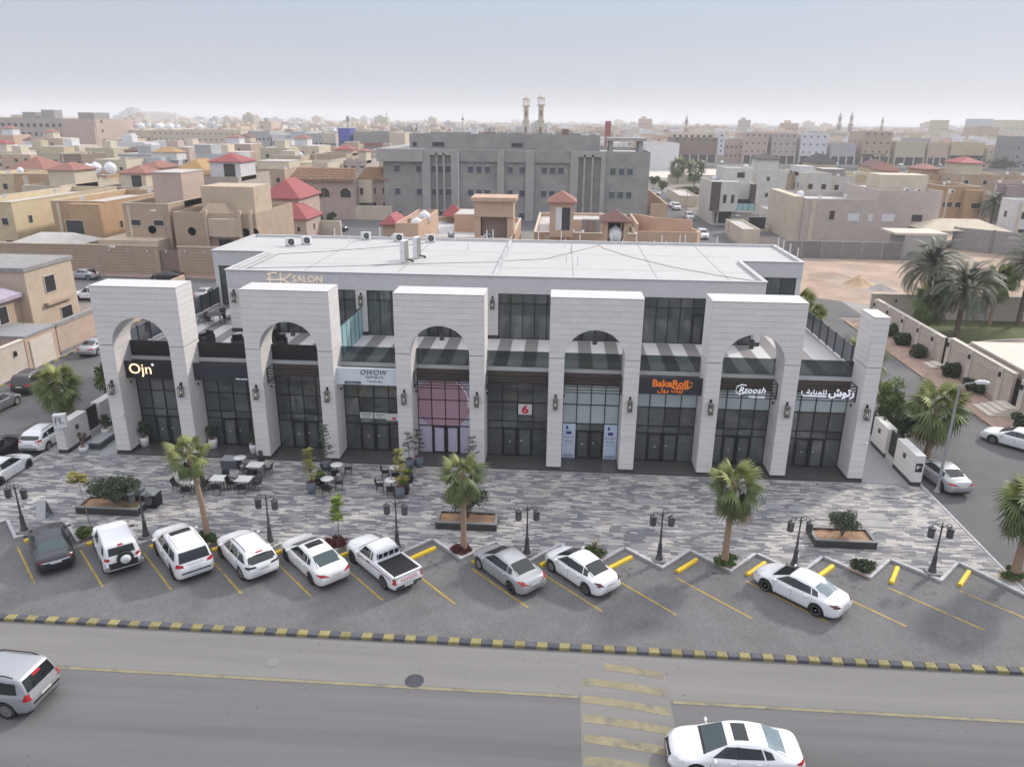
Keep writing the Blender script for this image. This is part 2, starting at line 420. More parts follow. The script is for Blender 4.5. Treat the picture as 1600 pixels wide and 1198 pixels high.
# parking lines and wheel stops
q2 = math.sqrt(.5)
for k in range(-1, 15):
    vx = ZX0+ZP*k+ZP*.515
    b = MB(); cx, cy = vx+q2*2.85, YVL-q2*2.85
    b.obox(cx+.2, cy-.2, .004, .010, 4.5, .11, R(-45))
    tag(b.build('parking_line', ['paint_yellow']), kind='structure')
BAY = {}
occ = {0:'dark sedan',1:'boxy white off-roader with the spare wheel',2:'big white SUV',3:'white crossover with roof rails',4:'white sedan with the sunroof',5:'white pickup truck',
       7:'silver sedan',8:'small white sedan right of the silver sedan',11:'nose of the white sedan parked askew',12:'white sedan parked askew'}
for k in range(0, 15):
    vx = ZX0+ZP*k+ZP*.515; mx_, my_ = vx+ZP*.485/2, (YVL+YPK)/2
    BAY[k] = (mx_+q2*.0, my_)
    ang = R(45)+rng.uniform(-.05,.05)
    if k == 13: ang += .22
    if k == 14: ang += .1
    cx, cy = mx_+q2*.62+rng.uniform(-.1,.1), my_-q2*.62
    if k in occ and k not in (11,12): lab = f'yellow wheel stop in front of the {occ[k]}'
    else: lab = {6:'long yellow wheel stop in the empty bay between pickup and silver sedan',9:'yellow wheel stop in the empty bay right of the small white sedan',10:'yellow wheel stop in the empty bay left of the third palm',
                 11:'yellow wheel stop at the nose of the white sedan parked askew',12:'yellow wheel stop behind the roof of the white sedan parked askew',13:'steeply turned yellow wheel stop in the empty bay left of the rightmost twin lamp',14:'yellow wheel stop of the last empty bay, right of the rightmost twin lamp'}[k]
    b = MB(); L_ = 1.75; w_ = .13
    b.prism_xz([(-.0,0)]*0 or [(-w_,0),(w_,0),(w_*.8,.12),(w_*.4,.15),(-w_*.4,.15),(-w_*.8,.12)], -L_/2, L_/2)
    o = b.build('wheel_stop', ['stop_yellow']); o.location = (cx, cy, .004); o.rotation_euler = (0,0,ang-R(90))
    tag(o, lab, 'wheel stop', 'yellow wheel stops of the parking bays')

# speed table with faded yellow stripes, lane line, manholes
b = MB(); b.poly([(4.6,-30,.010),(8.3,-30,.010),(8.3,-18.6,.010),(4.6,-18.6,.010)])
tb = b.build('speed_table', ['concrete_lane']); tag(tb, kind='structure')
for i in range(9):
    y = -18.75-i*1.05; b = MB()
    xs = [4.7+3.5*t/6 for t in range(7)]
    if i == 0: xs = [5.7+2.5*t/6 for t in range(7)]
    up = [(x, y-.46*((x-4.7)/3.5)**1.5-.06, .016) for x in xs]; dn = [(x, y-.46*((x-4.7)/3.5)**1.5-.50, .016) for x in xs]
    for q in range(6): b.poly([dn[q], dn[q+1], up[q+1], up[q]])
    b.build('stripe', ['paint_faded'], tb)
for nm, x0, x1 in (('a', -60, 4.55), ('b', 8.4, 60)):
    b = MB(); n = 30
    for i in range(n):
        xa, xb = x0+(x1-x0)*i/n, x0+(x1-x0)*(i+1)/n
        b.poly([(xa,-21.1,.012),(xb,-21.1,.012),(xb,-20.93,.012),(xa,-20.93,.012)])
    tag(b.build('lane_line', ['paint_faded']), kind='structure')
def manhole(x, y, r, m, z):
    b = MB(); b.lathe([(r+.05,0),(r+.05,.012),(r,.014),(r,.006)], x, y, 24, 0, False, z)
    b.poly([(x+r*math.cos(2*math.pi*j/24), y+r*math.sin(2*math.pi*j/24), z+.006) for j in range(24)])
    for i in range(-4, 5):
        hw = math.sqrt(max(0, r*r-(i*r/4.6)**2))*.95
        if hw > .05:
            b.box(x-hw, x+hw, y+i*r/4.6-.018, y+i*r/4.6+.018, z+.006, z+.016); b.box(x+i*r/4.6-.018, x+i*r/4.6+.018, y-hw, y+hw, z+.006, z+.0155)
    return tag(b.build('manhole_cover', [m]), kind='structure')
manhole(-2.37, -20.62, .36, 'kerb_dark', .006); manhole(-8.76, -20.0, .24, 'lead', .006)
b = MB()
for ax, ay, bx, by in ((22.2,-5.9,24.3,-4.1),):
    b.box(21.3,23.3,-6.0,-4.2,PZ,PZ+.012)
dr = b.build('drain_cover', ['slab_grey']); tag(dr, kind='structure')
for i in range(2):
    b = MB(); b.box(21.34, 23.26, -5.96+i*.9, -5.14+i*.9, PZ+.012, PZ+.03); b.build('plate', ['concrete'], dr)
for x, y in ((16.89, -3.80), (18.17, -4.10), (8.81, -3.83), (9.95, -3.90)):
    b = MB(); b.box(x-.45, x+.45, y-.3, y+.3, PZ-.01, PZ+.012); tag(b.build('manhole_cover', ['slab_grey']), kind='structure')
# pavement and kerb of the right street
rp = sheet('right_pavement', 37.7, 40.6, 8, 44.5, .10, 'brick_red', t=.15)
k2 = bpy.data.objects.new('right_street_kerb', None); COL.objects.link(k2); tag(k2, kind='structure')
stones('kerb_stone', k2, (37.6, 8), (37.6, 44.5), 1.0, .16, .16, -.03, 'brick_red')
lp = sheet('left_pavement', -48, -45.4, -4, 46, .10, 'concrete', t=.15)
k3 = bpy.data.objects.new('left_street_kerb', None); COL.objects.link(k3); tag(k3, kind='structure')
stones('kerb_block', k3, (-45.32, -4), (-45.32, 46), .75, .2, .17, -.02, '', alt=('kerb_yellow','kerb_dark'), bevel=.02)
sheet('rear_pavement', -150, -45.4, 60.2, 62.0, .08, 'brick_red', t=.12)
b = MB(); srn = random.Random(8)
out_ = [(24,62.5),(30,60.0),(34,61.5),(38,57.5),(43,54.5),(50,52.6),(58,51.4),(70,50.2),(112,48),(112,125),(71,125),(71,90),(42,90),(36,92),(30,88),(26,80)]
b.poly([(x, y, -.002) for x, y in out_]); tag(b.build('sand_lot', ['sand']), kind='structure')
sheet('dirt_track', 41, 112, 46.8, 56, -.0045, 'rubble')

# ---------------------------------------------------------------- lettering
def textmesh(s, mats, ext=.02, shear=0.0, bold=0.0):
    cu = bpy.data.curves.new('lettering', 'FONT'); cu.body = s; cu.extrude = ext; cu.shear = shear; cu.offset = bold
    cu.resolution_u = 3
    o = bpy.data.objects.new('lettering', cu); COL.objects.link(o)
    bpy.context.view_layer.update()
    me = bpy.data.meshes.new_from_object(o.evaluated_get(bpy.context.evaluated_depsgraph_get()))
    bpy.data.objects.remove(o); bpy.data.curves.remove(cu)
    me.materials.clear(); me.materials.append(M[mats]); return me
_AR = {'ا':('FE8D','FE8E',None,None),'ب':('FE8F','FE90','FE91','FE92'),'ت':('FE95','FE96','FE97','FE98'),'ة':('FE93','FE94',None,None),'ج':('FE9D','FE9E','FE9F','FEA0'),'ح':('FEA1','FEA2','FEA3','FEA4'),
       'د':('FEA9','FEAA',None,None),'ر':('FEAD','FEAE',None,None),'س':('FEB1','FEB2','FEB3','FEB4'),'ش':('FEB5','FEB6','FEB7','FEB8'),'ص':('FEB9','FEBA','FEBB','FEBC'),'ع':('FEC9','FECA','FECB','FECC'),'ف':('FED1','FED2','FED3','FED4'),
       'ق':('FED5','FED6','FED7','FED8'),'ك':('FED9','FEDA','FEDB','FEDC'),'ل':('FEDD','FEDE','FEDF','FEE0'),'م':('FEE1','FEE2','FEE3','FEE4'),'ن':('FEE5','FEE6','FEE7','FEE8'),'و':('FEED','FEEE',None,None),'ي':('FEF1','FEF2','FEF3','FEF4'),'أ':('FE83','FE84',None,None)}
def arabic(s):
    """joined letter forms in left-to-right drawing order"""
    out = []
    for i, c in enumerate(s):
        if c not in _AR: out.append(c); continue
        f = _AR[c]; prev = i > 0 and s[i-1] in _AR and _AR[s[i-1]][2] is not None; nxt = i+1 < len(s) and s[i+1] in _AR and f[2] is not None
        k = f[3] if prev and nxt else f[1] if prev else f[2] if nxt else f[0]
        out.append(chr(int(k, 16)))
    return ''.join(out[::-1])
def lettering(s, m, parent, x0, x1, z, y, hmax=None, name='lettering', ext=.02, shear=0.0, bold=0.0, face='-y'):
    """text facing -y (or +x / -x) fitted between x0 and x1, its middle at height z"""
    if any(c in _AR for c in s): s = arabic(s)
    me = textmesh(s, m, ext, shear, bold)
    n = len(me.vertices)
    if not n: return None
    co = np.empty(n*3); me.vertices.foreach_get('co', co); co = co.reshape(-1, 3)
    lo, hi = co.min(0), co.max(0); sx = (x1-x0)/(hi[0]-lo[0]); sz = sx
    if hmax and (hi[1]-lo[1])*sz > hmax: sz = hmax/(hi[1]-lo[1])
    a = (co[:,0]-lo[0])*sx+x0; zz = (co[:,1]-(lo[1]+hi[1])/2)*sz+z; dd = co[:,2]
    L0 = rootloc(parent)
    if face == '-y': out = np.stack([a-L0.x, y-dd-L0.y, zz-L0.z], 1)
    elif face == '+x': out = np.stack([y+dd-L0.x, a-L0.y, zz-L0.z], 1)
    me.vertices.foreach_set('co', out.ravel()); me.update()
    return put(name, me, parent)

def scribble(m, parent, x0, x1, z, y, h, name='small_print'):
    """print too small to read in the photograph: a joined row of uneven marks"""
    b = MB(); q = random.Random(int(abs(x0)*97+z*31)); x = x0
    b.box(x0, x1, y-.004, y, z-h*.16, z-h*.02)
    while x < x1-.02:
        w_ = q.uniform(.2, .5)*h
        if q.random() < .75: b.box(x, min(x+w_*.45, x1), y-.005, y, z-h*q.choice((.16, .16, .45)), z+h*q.choice((.12, .3, .5)))
        x += w_
    return b.build(name, [m], parent)
def stroke(parent, name, m, pts, rad, y, close=False):      # a bent round letter stroke in the x,z plane
    b = MB(); b.tube([(x, y, z) for x, z in pts], rad, 6); return b.build(name, [m], parent)

# ---------------------------------------------------------------- the commercial building
BX, BYY = -2.0, 13.5
bld = thing('commercial_building', (BX, BYY, 0), 'pale stone two-storey commercial building with five tall arches and a flat white roof', 'building')
AX0, AW, AP, AD, AH = -27.30, 5.79, 10.0, 2.15, 12.02
SEAM = 8.05; ACX, AR = 2.9, 1.93; BASE = PZ
FL = 6.70                                          # terrace level

def panels(par, x0, x1, z0, z1, y, cut=None, course=.405, lens=1.25, phase=0):
    """stone panels on a front face (looking to -y); cut(x0,x1,z0,z1) returns a list of outlines or None"""
    n = max(1, round((z1-z0)/course)); h = (z1-z0)/n; g = .008
    for j in range(n):
        za, zb = z0+j*h, z0+(j+1)*h
        w_ = x1-x0
        if w_ < 1.4: xs = [x0, x1]
        else:
            off = lens*(.5 if (j+phase) % 2 else 1.0); xs = [x0]; x = x0+off
            while x < x1-.35: xs.append(x); x += lens
            xs.append(x1)
        for xa, xb in zip(xs, xs[1:]):
            if cut:
                qs = cut(xa+g*.4, xb-g*.4, za+g, zb-g)
                if qs is not None:
                    for q in qs:
                        b = MB(); b.prism_xz(q, y-.022, y+.0); b.build('stone_panel', ['stone'], par)
                    continue
            wput('stone_panel', boxmesh('stone_panel', xb-xa-g*.8, .03, zb-za-2*g, 'stone'), par, ((xa+xb)/2, y-.008+rng.uniform(-.003,.003), (za+zb)/2))
def panels_side(par, x, y0, y1, z0, z1, sgn, course=.405, lens=1.08, phase=0):
    n = max(1, round((z1-z0)/course)); h = (z1-z0)/n; g = .008
    for j in range(n):
        za, zb = z0+j*h, z0+(j+1)*h
        ys = [y0, (y0+y1)/2, y1] if (j+phase) % 2 else [y0, y0+(y1-y0)*.27, y0+(y1-y0)*.76, y1]
        for ya, yb in zip(ys, ys[1:]):
            wput('stone_panel', boxmesh('stone_panel', .03, yb-ya-g*.8, zb-za-2*g, 'stone'), par, (x+sgn*.008, (ya+yb)/2, (za+zb)/2))

def arch(i):
    x0 = AX0+AP*i; x1 = x0+AW; cx = x0+ACX
    b = MB(); n = 20
    xl, xr = cx-AR, cx+AR
    # core: legs, spandrels, soffit of the arch
    b.box(x0, xl, 0, AD, BASE, SEAM-.02); b.box(xr, x1, 0, AD, BASE, SEAM-.02)
    arc = [(cx-AR*math.cos(math.pi*t/n), SEAM+AR*math.sin(math.pi*t/n)) for t in range(n+1)]
    for a, c in zip(arc, arc[1:]):
        b.faces([(a[0],0,a[1]),(c[0],0,c[1]),(c[0],0,AH),(a[0],0,AH),(a[0],AD,a[1]),(c[0],AD,c[1]),(c[0],AD,AH),(a[0],AD,AH)], [(0,1,2,3),(7,6,5,4),(3,2,6,7)])
        b.faces([(a[0],.0,a[1]),(c[0],.0,c[1]),(c[0],AD,c[1]),(a[0],AD,a[1])], [(3,2,1,0)], 1, None, True)
    b.box(x0, xl, 0, AD, SEAM+.02, AH); b.box(xr, x1, 0, AD, SEAM+.02, AH)
    b.box(x0+.03, xl-.03, .03, AD-.03, SEAM-.03, SEAM+.03); b.box(xr+.03, x1-.03, .03, AD-.03, SEAM-.03, SEAM+.03)
    fr = b.build('arch_frame', ['stone_core', 'stone'], bld)
    b = MB(); b.box(x0-.03, x1+.03, -.04, AD+.03, AH, AH+.035); b.build('coping', ['stone_top'], fr)
    b = MB(); b.box(x0-.015, xl+.015, -.03, AD, BASE, BASE+.27); b.build('skirting', ['granite'], fr)
    b = MB(); b.box(xr-.015, x1+.015, -.03, AD, BASE, BASE+.27); b.build('skirting', ['granite'], fr)
    z0 = BASE+.28
    panels(fr, x0, xl, z0, SEAM-.02, 0); panels(fr, xr, x1, z0, SEAM-.02, 0)
    def cut(xa, xb, za, zb):
        if za > SEAM+AR or xb < xl or xa > xr: return None
        half = lambda z: math.sqrt(max(0, AR*AR-max(0, z-SEAM)**2))
        zs = [za+(zb-za)*t/4 for t in range(5)]; out = []
        ledge = [(min(max(cx-half(z), xa), xb), z) for z in zs]
        redge = [(min(max(cx+half(z), xa), xb), z) for z in zs]
        if zb > SEAM+AR and za < SEAM+AR:                       # crown course: one outline above the crown
            lo = [(xa+(xb-xa)*t/8, max(za, SEAM+math.sqrt(max(0, AR*AR-(xa+(xb-xa)*t/8-cx)**2)))) for t in range(9)]
            lo = [(x, min(z, zb-.01)) for x, z in lo]
            return [lo+[(xb, zb), (xa, zb)]]
        if max(e[0] for e in ledge) > xa+.03: out.append([(xa, za)]+ledge+[(xa, zb)])
        if min(e[0] for e in redge) < xb-.03: out.append([(xb, zb)]+redge[::-1]+[(xb, za)])
        cl = []
        for q in out:
            r = []
            for pnt in q:
                if not r or (abs(r[-1][0]-pnt[0])+abs(r[-1][1]-pnt[1])) > 1e-4: r.append(pnt)
            if len(r) > 1 and (abs(r[-1][0]-r[0][0])+abs(r[-1][1]-r[0][1])) < 1e-4: r.pop()
            if len(r) >= 3: cl.append(r)
        return cl
    panels(fr, x0, x1, SEAM+.02, AH-.02, 0, cut)
    panels_side(fr, x1, 0, AD, z0, SEAM-.02, 1); panels_side(fr, x1, 0, AD, SEAM+.02, AH-.02, 1, phase=1)
    panels_side(fr, x0, 0, AD, z0, SEAM-.02, -1); panels_side(fr, x0, 0, AD, SEAM+.02, AH-.02, -1, phase=1)
    b = MB()                                                     # inner faces of the legs and the back: joined
    for x, s in ((xl, 1), (xr, -1)):
        z = z0; j = 0
        while z < SEAM-.2:
            for ya, yb in ((0, 1.07), (1.08, AD)) if j % 2 else ((0, .6), (.61, 1.6), (1.61, AD)):
                b.box(x-.012 if s < 0 else x-.01, x+.012 if s > 0 else x+.01, ya+.004, yb-.004, z+.01, z+.395)
            z += .405; j += 1
    tag(b.build('stone_panel', ['stone'], fr), kind='stuff')
    return fr
for i in range(5): arch(i)
# the lone pillar at the right end
px0, px1, pH = 22.55, 23.48, 11.25
b = MB(); b.box(px0, px1, 0, AD, BASE, SEAM-.02); b.box(px0, px1, 0, AD, SEAM+.02, pH); b.box(px0+.03, px1-.03, .03, AD-.03, SEAM-.03, SEAM+.03)
pil = b.build('pillar', ['stone_core'], bld)
b = MB(); b.box(px0-.03, px1+.03, -.04, AD+.03, pH, pH+.035); b.build('coping', ['stone_top'], pil)
b = MB(); b.box(px0-.015, px1+.015, -.03, AD, BASE, BASE+.27); b.build('skirting', ['granite'], pil)
panels(pil, px0, px1, BASE+.28, SEAM-.02, 0); panels(pil, px0, px1, SEAM+.02, pH-.02, 0)
for x, s in ((px0, -1), (px1, 1)):
    panels_side(pil, x, 0, AD, BASE+.28, SEAM-.02, s); panels_side(pil, x, 0, AD, SEAM+.02, pH-.02, s, phase=1)

# ground floor: dark granite apron, slabs, walls and interiors
b = MB(); b.box(-27.35, 23.5, -.10, 2.2, BASE, BASE+.10)
ap = b.build('step', ['granite_floor'], bld)
b = MB()
b.box(-27.0, 23.3, 2.2, 26.9, BASE, BASE+.12)
b.build('floor', ['interior_floor'], bld)
b = MB(); b.box(-27.0, 23.3, 2.05, 26.9, 6.30, FL); b.build('slab', ['fascia'], bld)
b = MB()
b.box(-27.0, -26.75, 2.2, 26.9, BASE+.12, 6.30); b.box(23.05, 23.3, 2.2, 26.9, BASE+.12, 6.30); b.box(-26.75, 23.05, 26.65, 26.9, BASE+.12, 6.30)
b.build('wall', ['off_white'], bld)
b = MB()
b.box(-26.7, 23.0, 9.0, 9.15, BASE+.12, 6.29)
for i in range(5):
    for dx in (.3, 5.3): b.box(AX0+AP*i+dx, AX0+AP*i+dx+.15, 2.3, 9.0, BASE+.12, 6.29)
b.build('partition', ['interior'], bld)
b = MB(); rr = random.Random(5)                       # ceiling lights and fittings seen through the glass
for i in range(10):
    xx = AX0+1+AP*i/2
    for q in range(4): b.box(xx+rr.uniform(.0,3), xx+rr.uniform(.3,.6)+2.2, 3+q*1.4, 3.1+q*1.4, 5.2, 5.28)
    b.box(xx+.3, xx+2.2, 5.5, 6.3, BASE+.12, 1.15); b.box(xx+2.6, xx+3.4, 4.2, 6.6, BASE+.12, .9)
b.build('fitting', ['interior_pale'], bld)

def bay_grid(name, m, x0, x1, y, z0, z1, xs, zs, doors=(), film=None, pm='shop_glass', bar=.055, panes=True, fm='black_metal'):
    """framed glazing in the x,z plane facing -y: frame part, every pane a sub-part"""
    b = MB(); d = .07
    cols = [x0]+list(xs)+[x1]; rows = [z0]+list(zs)+[z1]
    for x in cols:
        w2 = bar*(1.4 if x in (x0, x1) else 1)
        b.box(x-w2/2, x+w2/2, y-d, y+d, z0, z1)
    for z in rows:
        for xa, xb in zip(cols, cols[1:]): b.box(xa+bar/2+.001, xb-bar/2-.001, y-d*.9, y+d*.9, z-bar/2, z+bar/2)
    for (c0, c1, zt) in doors:                         # double door: stiles and pulls
        xa, xb = cols[c0], cols[c1]; xm = (xa+xb)/2
        for x in (xa+.09, xm-.075, xm+.075, xb-.09): b.box(x-.06, x+.06, y-d*1.2, y-d*.2, z0+.02, zt)
        b.box(xa+.16, xb-.16, y-d*1.2, y-d*.25, zt-.10, zt+.02); b.box(xa+.16, xb-.16, y-d*1.2, y-d*.25, z0, z0+.10)
        for x in (xm-.10, xm+.10): b.tube([(x, y-.14, z0+.8), (x, y-.14, z0+1.5)], .018, 6)
    fr = b.build(name, [fm], bld)
    for i, (xa, xb) in enumerate(zip(cols, cols[1:])):
        for j, (za, zb) in enumerate(zip(rows, rows[1:])):
            mm = pm
            if film: mm = film(i, j) or pm
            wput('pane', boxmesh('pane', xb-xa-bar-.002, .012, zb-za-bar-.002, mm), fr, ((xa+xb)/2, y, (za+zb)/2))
    return fr
GZ = BASE+.10
shops = []
for i in range(5):
    x0 = AX0+AP*i
    shops.append(('arch', x0+ACX-AR+.02, x0+ACX+AR-.02)); nx = AX0+AP*(i+1) if i < 4 else px0
    shops.append(('gap', x0+AW+.02, nx-.02))
def film_of(k):
    def f(i, j):
        if k == 6: return 'lilac_film'
        if k == 5 and False: return None
        if k == 8 and j >= 2: return 'frost'
        if k in (9, 10, 11) and j == 3: return 'frost'
        return None
    return f
SH = {}
for k, (kind, x0, x1) in enumerate(shops):
    xs = [x0+(x1-x0)*t for t in (.25, .5, .75)]
    kk = {4: 6, 6: 8, 7: 9, 8: 10, 9: 11}.get(k, k)
    zs = [2.28, 2.82, 4.2]
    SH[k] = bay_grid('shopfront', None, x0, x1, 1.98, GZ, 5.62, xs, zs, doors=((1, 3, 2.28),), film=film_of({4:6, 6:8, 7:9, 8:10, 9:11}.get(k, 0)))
    # brown cladding over the glass, pale slab edge, balustrade
    b = MB(); b.box(x0-.02, x1+.02, 1.86, 2.04, 5.65, 6.50); cl = b.build('cladding', ['brown_panel'], bld)
    for q in range(4):
        b = MB(); b.box(x0-.015, x1+.015, 1.835, 1.859, 5.67+q*.205, 5.86+q*.205); b.build('board', ['brown_panel'], cl)
    b = MB(); b.box(x0-.02, x1+.02, 1.80, 2.05, 6.51, FL+.06); b.build('slab_edge', ['roof_trim'], bld)
    b = MB(); b.box(x0-.02, x1+.02, 1.93, 1.97, FL+.07, 7.86)
    b.build('balustrade', ['sign_black' if k < 3 else 'smoke_glass'], bld)
# curtains of the second shop, pale tables etc.
def curtain(x0, x1, y, z0, z1, nm='curtain', m='curtain'):
    b = MB(); n = int((x1-x0)/.09)
    pts = [(x0+(x1-x0)*i/n, y+.05*math.sin(i*1.9)+.03*math.sin(i*.7)) for i in range(n+1)]
    for (xa, ya), (xb, yb) in zip(pts, pts[1:]): b.poly([(xa,ya,z0),(xb,yb,z0),(xb,yb,z1),(xa,ya,z1)], 0, None, True)
    return b.build(nm, [m], bld)
curtain(shops[1][1], shops[1][2], 2.13, GZ, 5.5)
for q in (6, 8): 
    b = MB(); b.box(shops[q][1]+.3, shops[q][2]-.3, 3.6, 3.7, 2.9, 5.6); b.build('blind', ['frost'], bld)
# poster strips beside the door of the frosted shop, with print
def printed(sh, x0, x1, z0, z1, y=1.885):
    b = MB(); b.box(x0, x1, y, y+.02, z0, z1); o = b.build('poster', ['poster'], bld)
    tag(o); xm = (x0+x1)/2; w_ = x1-x0
    b = MB(); b.lathe([(0,0),(.09,0),(.09,.008),(0,.008)], 0, 0, 8)
    b2 = MB(); b2.box(xm-.20, xm-.06, y-.006, y, z1-.42, z1-.16); b2.build('emblem', ['letter_blue'], o)
    b2 = MB(); b2.box(xm-.18, xm+.18, y-.006, y, z1-.78, z1-.56); b2.build('emblem', ['letter_blue'], o)
    scribble('letter_dark', o, xm-w_*.40, xm+w_*.40, z1-1.0, y-.003, .15)
    scribble('letter_dark', o, xm-w_*.30, xm+w_*.30, z1-1.28, y-.003, .15); scribble('letter_dark', o, xm-w_*.3, xm+w_*.4, z1-1.5, y-.003, .07)
    b2 = MB()
    for q in range(3): b2.box(xm-w_*.4, xm+w_*.4, y-.004, y, z0+.08+q*.07, z0+.11+q*.07)
    b2.build('small_print', ['letter_blue'], o)
k6 = shops[6]; cw = (k6[2]-k6[1])/4
printed(6, k6[1]+.04, k6[1]+cw-.03, GZ+.02, 2.8); printed(6, k6[2]-cw+.03, k6[2]-.04, GZ+.02, 2.8)
# pink circle film lettering and number six
def disc(par, name, m, cx, cz, r, y, n=28, clipx=None):
    b = MB(); q = [(cx+r*math.cos(2*math.pi*t/n), cz+r*math.sin(2*math.pi*t/n)) for t in range(n)]
    if clipx: q = [(min(max(x, clipx[0]), clipx[1]), z) for x, z in q]
    b.prism_xz(q, y-.004, y); return b.build(name, [m], par)
s4 = shops[4]
q = [(min(max(s4[1]+1.75+1.95*math.cos(2*math.pi*t/40), s4[1]+.05), s4[2]-.05), min(4.0+1.95*math.sin(2*math.pi*t/40), 5.58)) for t in range(40)]
b = MB(); b.prism_xz(q, 1.958, 1.962); b.build('circle_print', ['pink_film'], SH[4])
b = MB(); rr = random.Random(6); s3 = shops[3]
for t in range(26):
    f = t/25; xx, zz = s3[1]+.3+1.6*f+rr.uniform(-.05,.05), 3.0+2.4*f**.8+rr.uniform(-.06,.06); b.tube([(xx, 2.25, zz-.03), (xx, 2.25, zz+.03)], .03, 5)
tag(b.build('light_string', ['letter_lit'], bld), kind='stuff')
for q in range(13):
    a = R(58-q*5.6); scribble('letter_white', SH[4], s4[1]+1.75+1.78*math.cos(a)-.07, s4[1]+1.75+1.78*math.cos(a)+.07, 4.0+1.78*math.sin(a), 1.957, .16)
b = MB(); b.box(s4[1]+3.05, s4[2]-.12, 1.93, 1.935, 1.35, 1.95); 
s5 = shops[5]
b = MB(); c5 = s5[1]+(s5[2]-s5[1])*.5; b.box(c5+.06, c5+.98, 1.87, 1.89, 3.36, 4.12); nb = b.build('number_board', ['white_paint'], SH[5])
lettering('6', 'letter_red', bld, c5+.28, c5+.76, 3.75, 1.865, .62, 'number', bold=.03)
# door stickers
for k in range(10):
    x0, x1 = shops[k][1], shops[k][2]; xm = (x0+x1)/2
    for q in range(2): wput('sticker', boxmesh('sticker', .11, .008, .08, 'off_white'), SH[k], (xm-.5+q*.75, 1.885, 1.3+.1*q))
    if k in (0, 7, 8, 9): wput('air_curtain', boxmesh('air_curtain', .75, .12, .2, 'off_white'), SH[k], (xm+.48, 2.2, 2.54))

# upper storey
roof_poly = [(-22.1,8.85),(18.2,8.85),(18.2,17.6),(23.4,17.6),(23.4,26.9),(-27.0,26.9),(-27.0,17.3),(-22.1,17.3)]
b = MB(); inner = [(-21.9,9.05),(18.0,9.05),(18.0,17.8),(23.2,17.8),(23.2,26.7),(-26.8,26.7),(-26.8,17.5),(-21.9,17.5)]
b.prism(inner, 10.25, 11.36); roof = b.build('roof', ['roof_sheet'], bld)
n = len(roof_poly)
for i in range(n):                                   # parapet with ribbed cladding
    (xa, ya), (xb, yb) = roof_poly[i], roof_poly[(i+1) % n]
    (ia, ja), (ib, jb) = inner[i], inner[(i+1) % n]
    b = MB(); b.faces([(xa,ya,10.23),(xb,yb,10.23),(ib,jb,10.23),(ia,ja,10.23),(xa,ya,11.53),(xb,yb,11.53),(ib,jb,11.53),(ia,ja,11.53)],
                      [(0,3,2,1),(4,5,6,7),(0,1,5,4),(2,3,7,6)])
    fa = b.build('fascia', ['fascia'], bld)
    d = Vector((xb-xa, yb-ya, 0)); ln = d.length; d.normalize(); nx = Vector((d.y, -d.x, 0)); r_b = MB(); k = int(ln/.19)
    for t in range(k):
        c = Vector((xa, ya, 0))+d*((t+.5)*ln/k)+nx*.012
        r_b.obox(c.x, c.y, 10.24, 11.50, ln/k*.62, .028, math.atan2(d.y, d.x))
    tag(r_b.build('rib', ['fascia'], fa), kind='stuff')
    c = Vector(((xa+xb)/2, (ya+yb)/2, 0))+nx*-.06
    cb = MB(); cb.obox(c.x, c.y, 11.53+.001*i, 11.575+.001*i, ln+.08, .34, math.atan2(d.y, d.x)); cb.build('coping', ['roof_trim'], fa)
# roof sheets, seams, cables, pipes
b = MB(); b.obox(-1.65, 17.9, 11.362, 11.55, .26, 17.4, R(90)-R(90)); b.build('roof_divider', ['roof_trim'], roof)
b = MB()
for x in (-16.5, -9.2, 4.2, 10.5, 15.8): b.box(x-.03, x+.03, 9.1, 26.6, 11.361, 11.368)
for y in (13.4, 20.5): b.box(-21.8, -1.9, y-.02, y+.02, 11.361, 11.3665); b.box(-1.4, 18, y-.02, y+.02, 11.361, 11.3665)
b.build('roof_seam', ['lead'], roof)
def cable(pts, r=.017): 
    b = MB(); b.tube(pts, r, 5); return b.build('cable', ['black_metal'], roof)
def rz(u, v): return None
cable([(x, y, 11.385) for x, y in [(-21.5,10.4),(-15,11.9),(-9.5,13.6),(-4.5,15.0),(-1.9,15.6)]])
cable([(x, y, 11.385) for x, y in [(-21.6,16.8),(-17,19.2),(-11.5,23.1),(-9.8,24.4)]])
cable([(x, y, 11.385) for x, y in [(6.7,26.4),(7.1,24.0),(9.3,19.4),(12.3,15.0),(15.6,11.6),(17.8,9.9)]])
cable([(x, y, 11.385) for x, y in [(-1.4,16.2),(2.0,17.6),(6.8,25.6)]])
for (xa,ya) in ((-21.6,9.4),):
    for o_ in (0, .35, .6):
        b = MB(); b.tube([(xa+o_-.1, 9.3, 11.45), (xa+o_, 13, 11.45), (xa+o_-.1, 17.2, 11.45)], .05, 6); b.build('pipe', ['roof_trim'], roof)
b = MB()
for (x, y) in ((-16.9,24.6),(-15.3,25.9),(-10.8,21.8),(-10.4,23.0),(-5.2,21.6),(3.6,24.6),(4.1,21.3),(3.7,16.2),(4.6,15.0),(13.0,25.4),(-1.55,12.0),(-1.5,14.0),(-1.6,16),(-1.55,18),(-1.5,20),(-1.6,22),(9,25.9),(12,26.2),(-7,26.3)):
    b.tube([(x, y, 11.36), (x, y, 11.36+.45+rng.random()*.4)], .045, 6)
tag(b.build('vent_pipe', ['white_paint'], roof), kind='stuff')
for x in (-19,-14.5,-4.0,-3.4,1.0,3.2,5.0,8.0,8.8,10.4,12.8,14.5,15.0,18.0):
    b = MB(); b.tube([(x, 26.95, 11.3), (x, 26.95, 12.15+.35*rng.random())], .05, 6); b.build('vent_pipe', ['white_paint'], roof)
for y in (19.2, 21.5, 23.6, 25.4):
    b = MB(); b.tube([(23.3, y, 11.3), (23.3, y, 12.5)], .05, 6); b.build('vent_pipe', ['white_paint'], roof)

